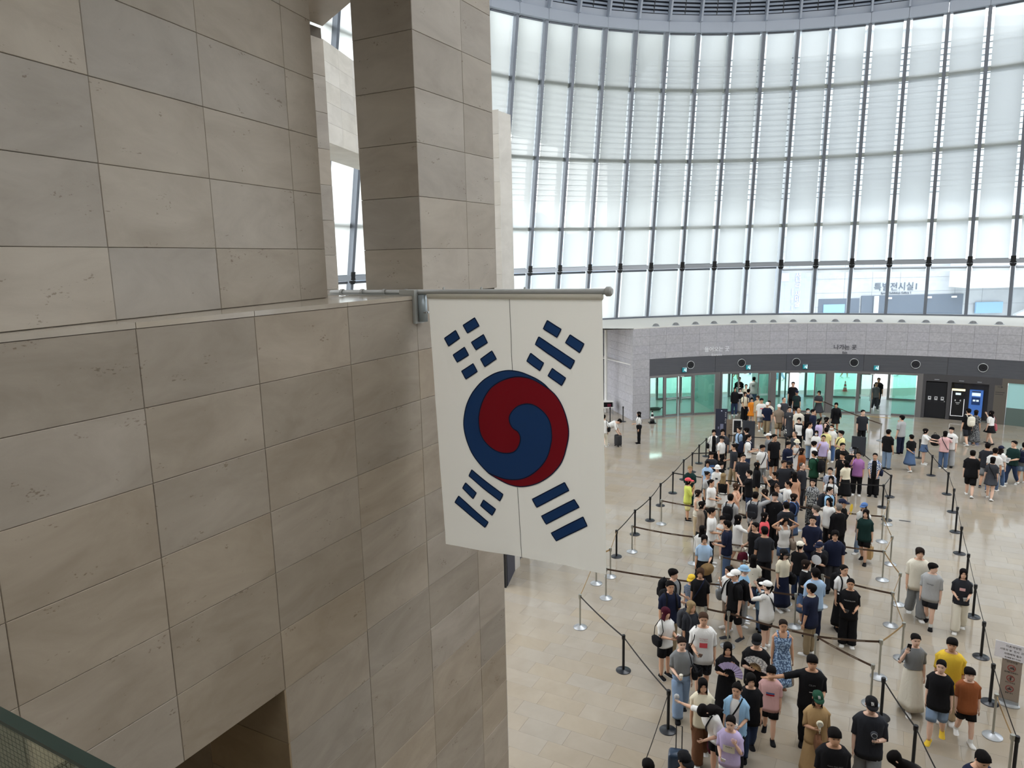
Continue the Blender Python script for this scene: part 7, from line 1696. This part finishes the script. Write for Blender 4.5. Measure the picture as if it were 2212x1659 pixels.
(4.607,12.754,1.75,-157.1,'m','short/k','tee/black/big','pants/black','black',('fan','down'),'stand','man in black cap and tee holding a pale fan',['cap=black','fan=R|spot:white:lgrey|man in black cap']),
(4.69,12.172,1.46,-158.9,'c','bowl/k','tee/pink/big','shorts/black','black',('down','down'),'walk2','boy in pink tee and black shorts',['print=red,.10,.024,.665','print=blue,.10,.022,.69']),
(4.148,11.7,1.62,-168.5,'f','bob/k','tee/black/big','pants/ddenim','black',('down','down'),'walk','woman with bobbed hair in black v-neck tee',[]),
(3.805,11.394,1.64,-149.5,'f','up/k','open/sky/white','wide/black','black',('down','hold'),'walk2','woman in open pale denim shirt over white',['xb=black','cup=L|white|woman in pale denim shirt']),
(3.257,11.576,1.62,-172.3,'f','long/k','tee/cream','wide/brown','white',('down','down'),'walk','woman with long black hair and cream tee',['handbag=L|maroon|woman in cream tee']),
(3.42,11.142,1.62,-117.9,'f','long/k','shirt/white','shorts/black','white',('reach','hold'),'stand','woman stooping in long white shirt and black shorts',['lean=24','hpitch=40','xb=black','icecup=R|white|woman stooping in white shirt']),
(3.494,10.714,1.48,-153.9,'c','pony/k','tee/lav/big','shorts/white','white',('hold','face'),'walk','girl in lavender tie-dye tee with white print',['print=offwhite,.13,.09,.66','text=batbra|charcoal|.028|.69|f','phone=R|white|girl in lavender tee']),
(5.344,11.957,1.77,-163.9,'m','bowl/k','tee/black/big','pants/black','black',('reach','hold'),'stand','man in black tee reaching out an arm to the pink tee boy',['text=CELIN|lgrey|.024|.72|f','print=white,.05,.006,.64','cup=L|pink|man in black tee reaching out']),
(5.087,11.092,1.64,-167.4,'f','long/k','shirt/tan','maxi/tan','white',('fan','down'),'walk','woman in green cap and beige dress',['cap=green','hfan=R|cream|woman in green cap','handbag=R|brown|woman in green cap','logo']),
(5.793,10.692,1.78,-159.6,'m','short/k','tee/charcoal/big','wide/grey','white',('down','fan'),'walk2','man in black cap,charcoal tee and grey trousers',['cap=black','hfan=L|dgrey|man in black cap and grey trousers','logo']),
(4.843,9.927,1.76,-169.0,'m','bowl/k','tee/black/big','pants/black','black',('down','down'),'stand','young man in black tee with thin pale lettering',['text=Calvin Klein Jeans|lgrey|.018|.70|f']),
(5.94,9.587,1.62,-73.2,'f','xlong/k','long/maroon','pants/black','black',('down','hold'),'stand','woman with long hair in maroon top at the bottom edge',['lean=20','hpitch=30']),
(2.431,9.517,1.72,-195.7,'m','short/k','tee/black/big','pants/black','black',('down','down'),'stand','man in black cap at the bottom edge by the suitcase',['cap=black']),
(1.895,9.509,1.62,-188.7,'f','bob/k','tee/black','pants/black','black',('down','down'),'stand','dark haired person at the bottom edge near the belt',[]),
(6.756,9.418,1.76,-179.3,'m','short/k','tee/navy/big','pants/black','black',('down','down'),'stand','man in navy tee at the bottom right corner',['hpitch=25']),
(7.72,11.98,1.63,-142.2,'f','pony/k','tee/black/big','longshorts/ldenim','yellow',('down','down2'),'walk','woman in black tee,pale denim shorts and yellow shoes',[]),
(8.25,11.979,1.46,-163.4,'c','bowl/k','tee/rust/big','shorts/black','white',('down','down2'),'walk2','boy in rust brown tee and black shorts',['sock']),
(8.227,12.508,1.73,-146.7,'m','bowl/k','tee/yellow/big','pants/beige','white',('down','down'),'stand','man in yellow tee behind the woman in black',[]),
(7.75,12.88,1.64,-167.0,'f','short/k','tee/grey','maxi/offwhite','white',('ear','down'),'walk','woman in grey tee and long off-white skirt',['phone=R|black|woman in grey tee and long skirt']),
(9.899,16.565,1.82,-159.1,'m','wavy/d','tee/offwhite/big','wide/grey','white',('down','down'),'walk2','tall young man in off-white tee and grey trousers',[]),
(9.969,16.11,1.62,-138.3,'m','bowl/k','tee/lgrey/big','shorts/charcoal','black',('down','down'),'walk2','boy in pale grey tee and dark shorts looking aside',['sock','hyaw=-70','text=Vintage|charcoal|.03|.70|f']),
(10.536,15.845,1.58,-151.4,'f','long/k','tee/charcoal','wide/offwhite','white',('hold','hold'),'walk','girl in dark printed tee and white trousers',['print=pink,.075,.045,.71','phone=L|lgrey|girl in white trousers']),
(16.153,32.312,1.75,-173.4,'m','short/k','tee/charcoal','pants/black','black',('down','down'),'stand','man in charcoal tee standing alone by the exit doors',[]),
(15.489,28.76,1.7,-301.7,'m','short/k','tee/black','pants/ldenim','black',('down','down'),'stand','man from behind in black tee and light jeans',[]),
(17.249,30.986,1.76,-20.9,'m','short/k','polo/lgrey','pants/navy','black',('face','down'),'stand','man in pale shirt and navy trousers,hand at face',[]),
(16.287,28.458,1.56,-0.2,'f','short/k','tee/black','midi/denim','white',('down','back'),'walk','woman in black tee and long denim skirt',[]),
(17.365,29.351,1.55,-234.4,'f','bob/k','tee/white','mini/denim','white',('pt','pt'),'stand','girl in white tee and denim skirt reaching for the bag',[]),
(17.79,28.674,1.6,-323.2,'f','bob/k','tee/pink','pants/denim','white',('pt','hold'),'stand','woman from behind in pink tee and jeans',['xb=charcoal']),
(18.191,28.915,1.7,-132.8,'m','bowl/k','shirt/white','wide/lgrey','black',('down','down'),'stand','young man in white shirt with black pattern',['print=black,.12,.03,.74']),
(20.975,32.207,1.75,3.1,'m','short/k','tee/black','longshorts/charcoal','white',('down','down2'),'walk','man in black tee with pale backpack near the kiosks',['bp=offwhite']),
(21.421,32.357,1.64,-311.5,'f','bob/d','dress/floral:grey:charcoal/short','maxi/floral:grey:charcoal','brown',('down','down'),'walk2','woman in grey patterned long dress near the kiosks',[]),
(22.09,32.286,1.6,-20.6,'f','xlong/k','tee/white','mini/black','black',('photo','down'),'walk','woman with long hair,white tee and pink bag',['tote=R|rose|woman by the taupe wall']),
(16.73,25.248,1.76,-324.5,'m','short/k','tee/black/big','longshorts/black','white',('down','down'),'walk2','man from behind in black tee and black shorts',[]),
(17.958,26.284,1.74,-315.7,'m','short/k','tee/charcoal','longshorts/grey','navy',('down','down'),'walk','man from behind in charcoal tee with grey shorts',[]),
(17.863,25.705,1.7,-310.2,'m','short/k','tee/white','pants/denim','white',('down','down'),'walk','man from behind in white tee at the right',[]),
(17.235,24.885,1.6,-320.3,'f','bob/k','dress/dgrey/short','mini/dgrey','white',('down','down2'),'walk2','woman from behind in dark grey tee dress',['xb=black']),
(18.434,26.231,1.62,-294.9,'f','long/d','tee/white','pants/denim','white',('down','down'),'walk','woman in navy cap and white tee walking away',['cap=navy','xb=navy']),
(19.112,26.498,1.74,-109.2,'m','short/k','tee/dgreen','slim/ddenim','white',('hold','hold'),'walk','man in dark green tee and dark slim trousers',['leaflet=L|white|man in dark green tee']),
(19.566,26.57,1.64,-318.6,'f','short/k','tee/grey','shorts/ldenim','white',('down','down'),'walk','woman with navy backpack at the right edge',['bp=navy']),
(6.087,33.766,1.58,-84.8,'f','long/k','tee/white/tuck','pants/black','black',('hold','down'),'stand','woman in white tee and black trousers alone at left',['shoulder=L|black|woman standing alone at the left']),
(4.459,33.644,1.72,-252.5,'m','short/k','tee/white/big','shorts/black','white',('low','low'),'stand','man bending over a suitcase in white tee',['lean=62','print=coral,.06,.05,.70']),
(4.32,33.206,1.62,-337.6,'f','pony/k','tee/white','pants/offwhite','white',('down','down'),'walk','woman in white walking half behind the flag',['shoulder=R|black|woman beside the flag edge']),
(21.224,40.849,1.74,-157.5,'m','short/k','tee/black','pants/dgrey','white',('down','down'),'walk','man in black inside the exit doorway',[]),
(16.589,38.047,1.6,-136.4,'f','bob/k','dress/dgrey/short','aline/dgrey','black',('fold','fold2'),'walk','woman in a dark dress behind the green glass door',[]),
(20.714,40.108,1.62,-172.7,'f','short/d','tee/stripe:grey:dgrey','pants/dgrey','white',('down','down'),'walk2','person in striped grey top inside the exit doorway',[]),
(19.2,50.6,1.75,-99.2,'m','short/k','tee/white','pants/lblue','white',('down','down2'),'walk','walker in pale blue trousers on the plaza outside the exit',[]),
(16.2,51.2,1.7,-232.4,'f','long/k','tee/lblue','shorts/navy','white',('down','down'),'walk','walker in light blue tee outside the middle doors',[]),
(27.9,51.5,1.74,-81.6,'m','short/k','shirt/lblue','wide/lblue','white',('down','down'),'walk','walker in wide pale trousers outside the last door',['xb=charcoal']),
(24.0,51.0,1.66,-214.8,'f','bob/k','tee/sky','shorts/white','white',('down','down'),'walk2','walker in sky blue tee outside the exit',[]),
(18.0,53.0,1.72,-81.2,'m','short/k','tee/lblue','pants/blue','white',('down','down'),'walk2','walker in blue jeans outside the middle doors',[])]

for i, (x, y, H, fa, sex, hair, top, bot, shoe, arms, legs, lab, ex) in enumerate(PEOPLE):
    kw = {}
    for e in ex:
        if '=' in e and e.split('=')[0] in ('lean', 'hyaw', 'hpitch', 'build'): kw[e.split('=')[0]] = float(e.split('=')[1])
    person(x, y, H, fa, sex, hair, top, bot, shoe, arms, legs, lab, i, extra=ex, **kw)
build_held()
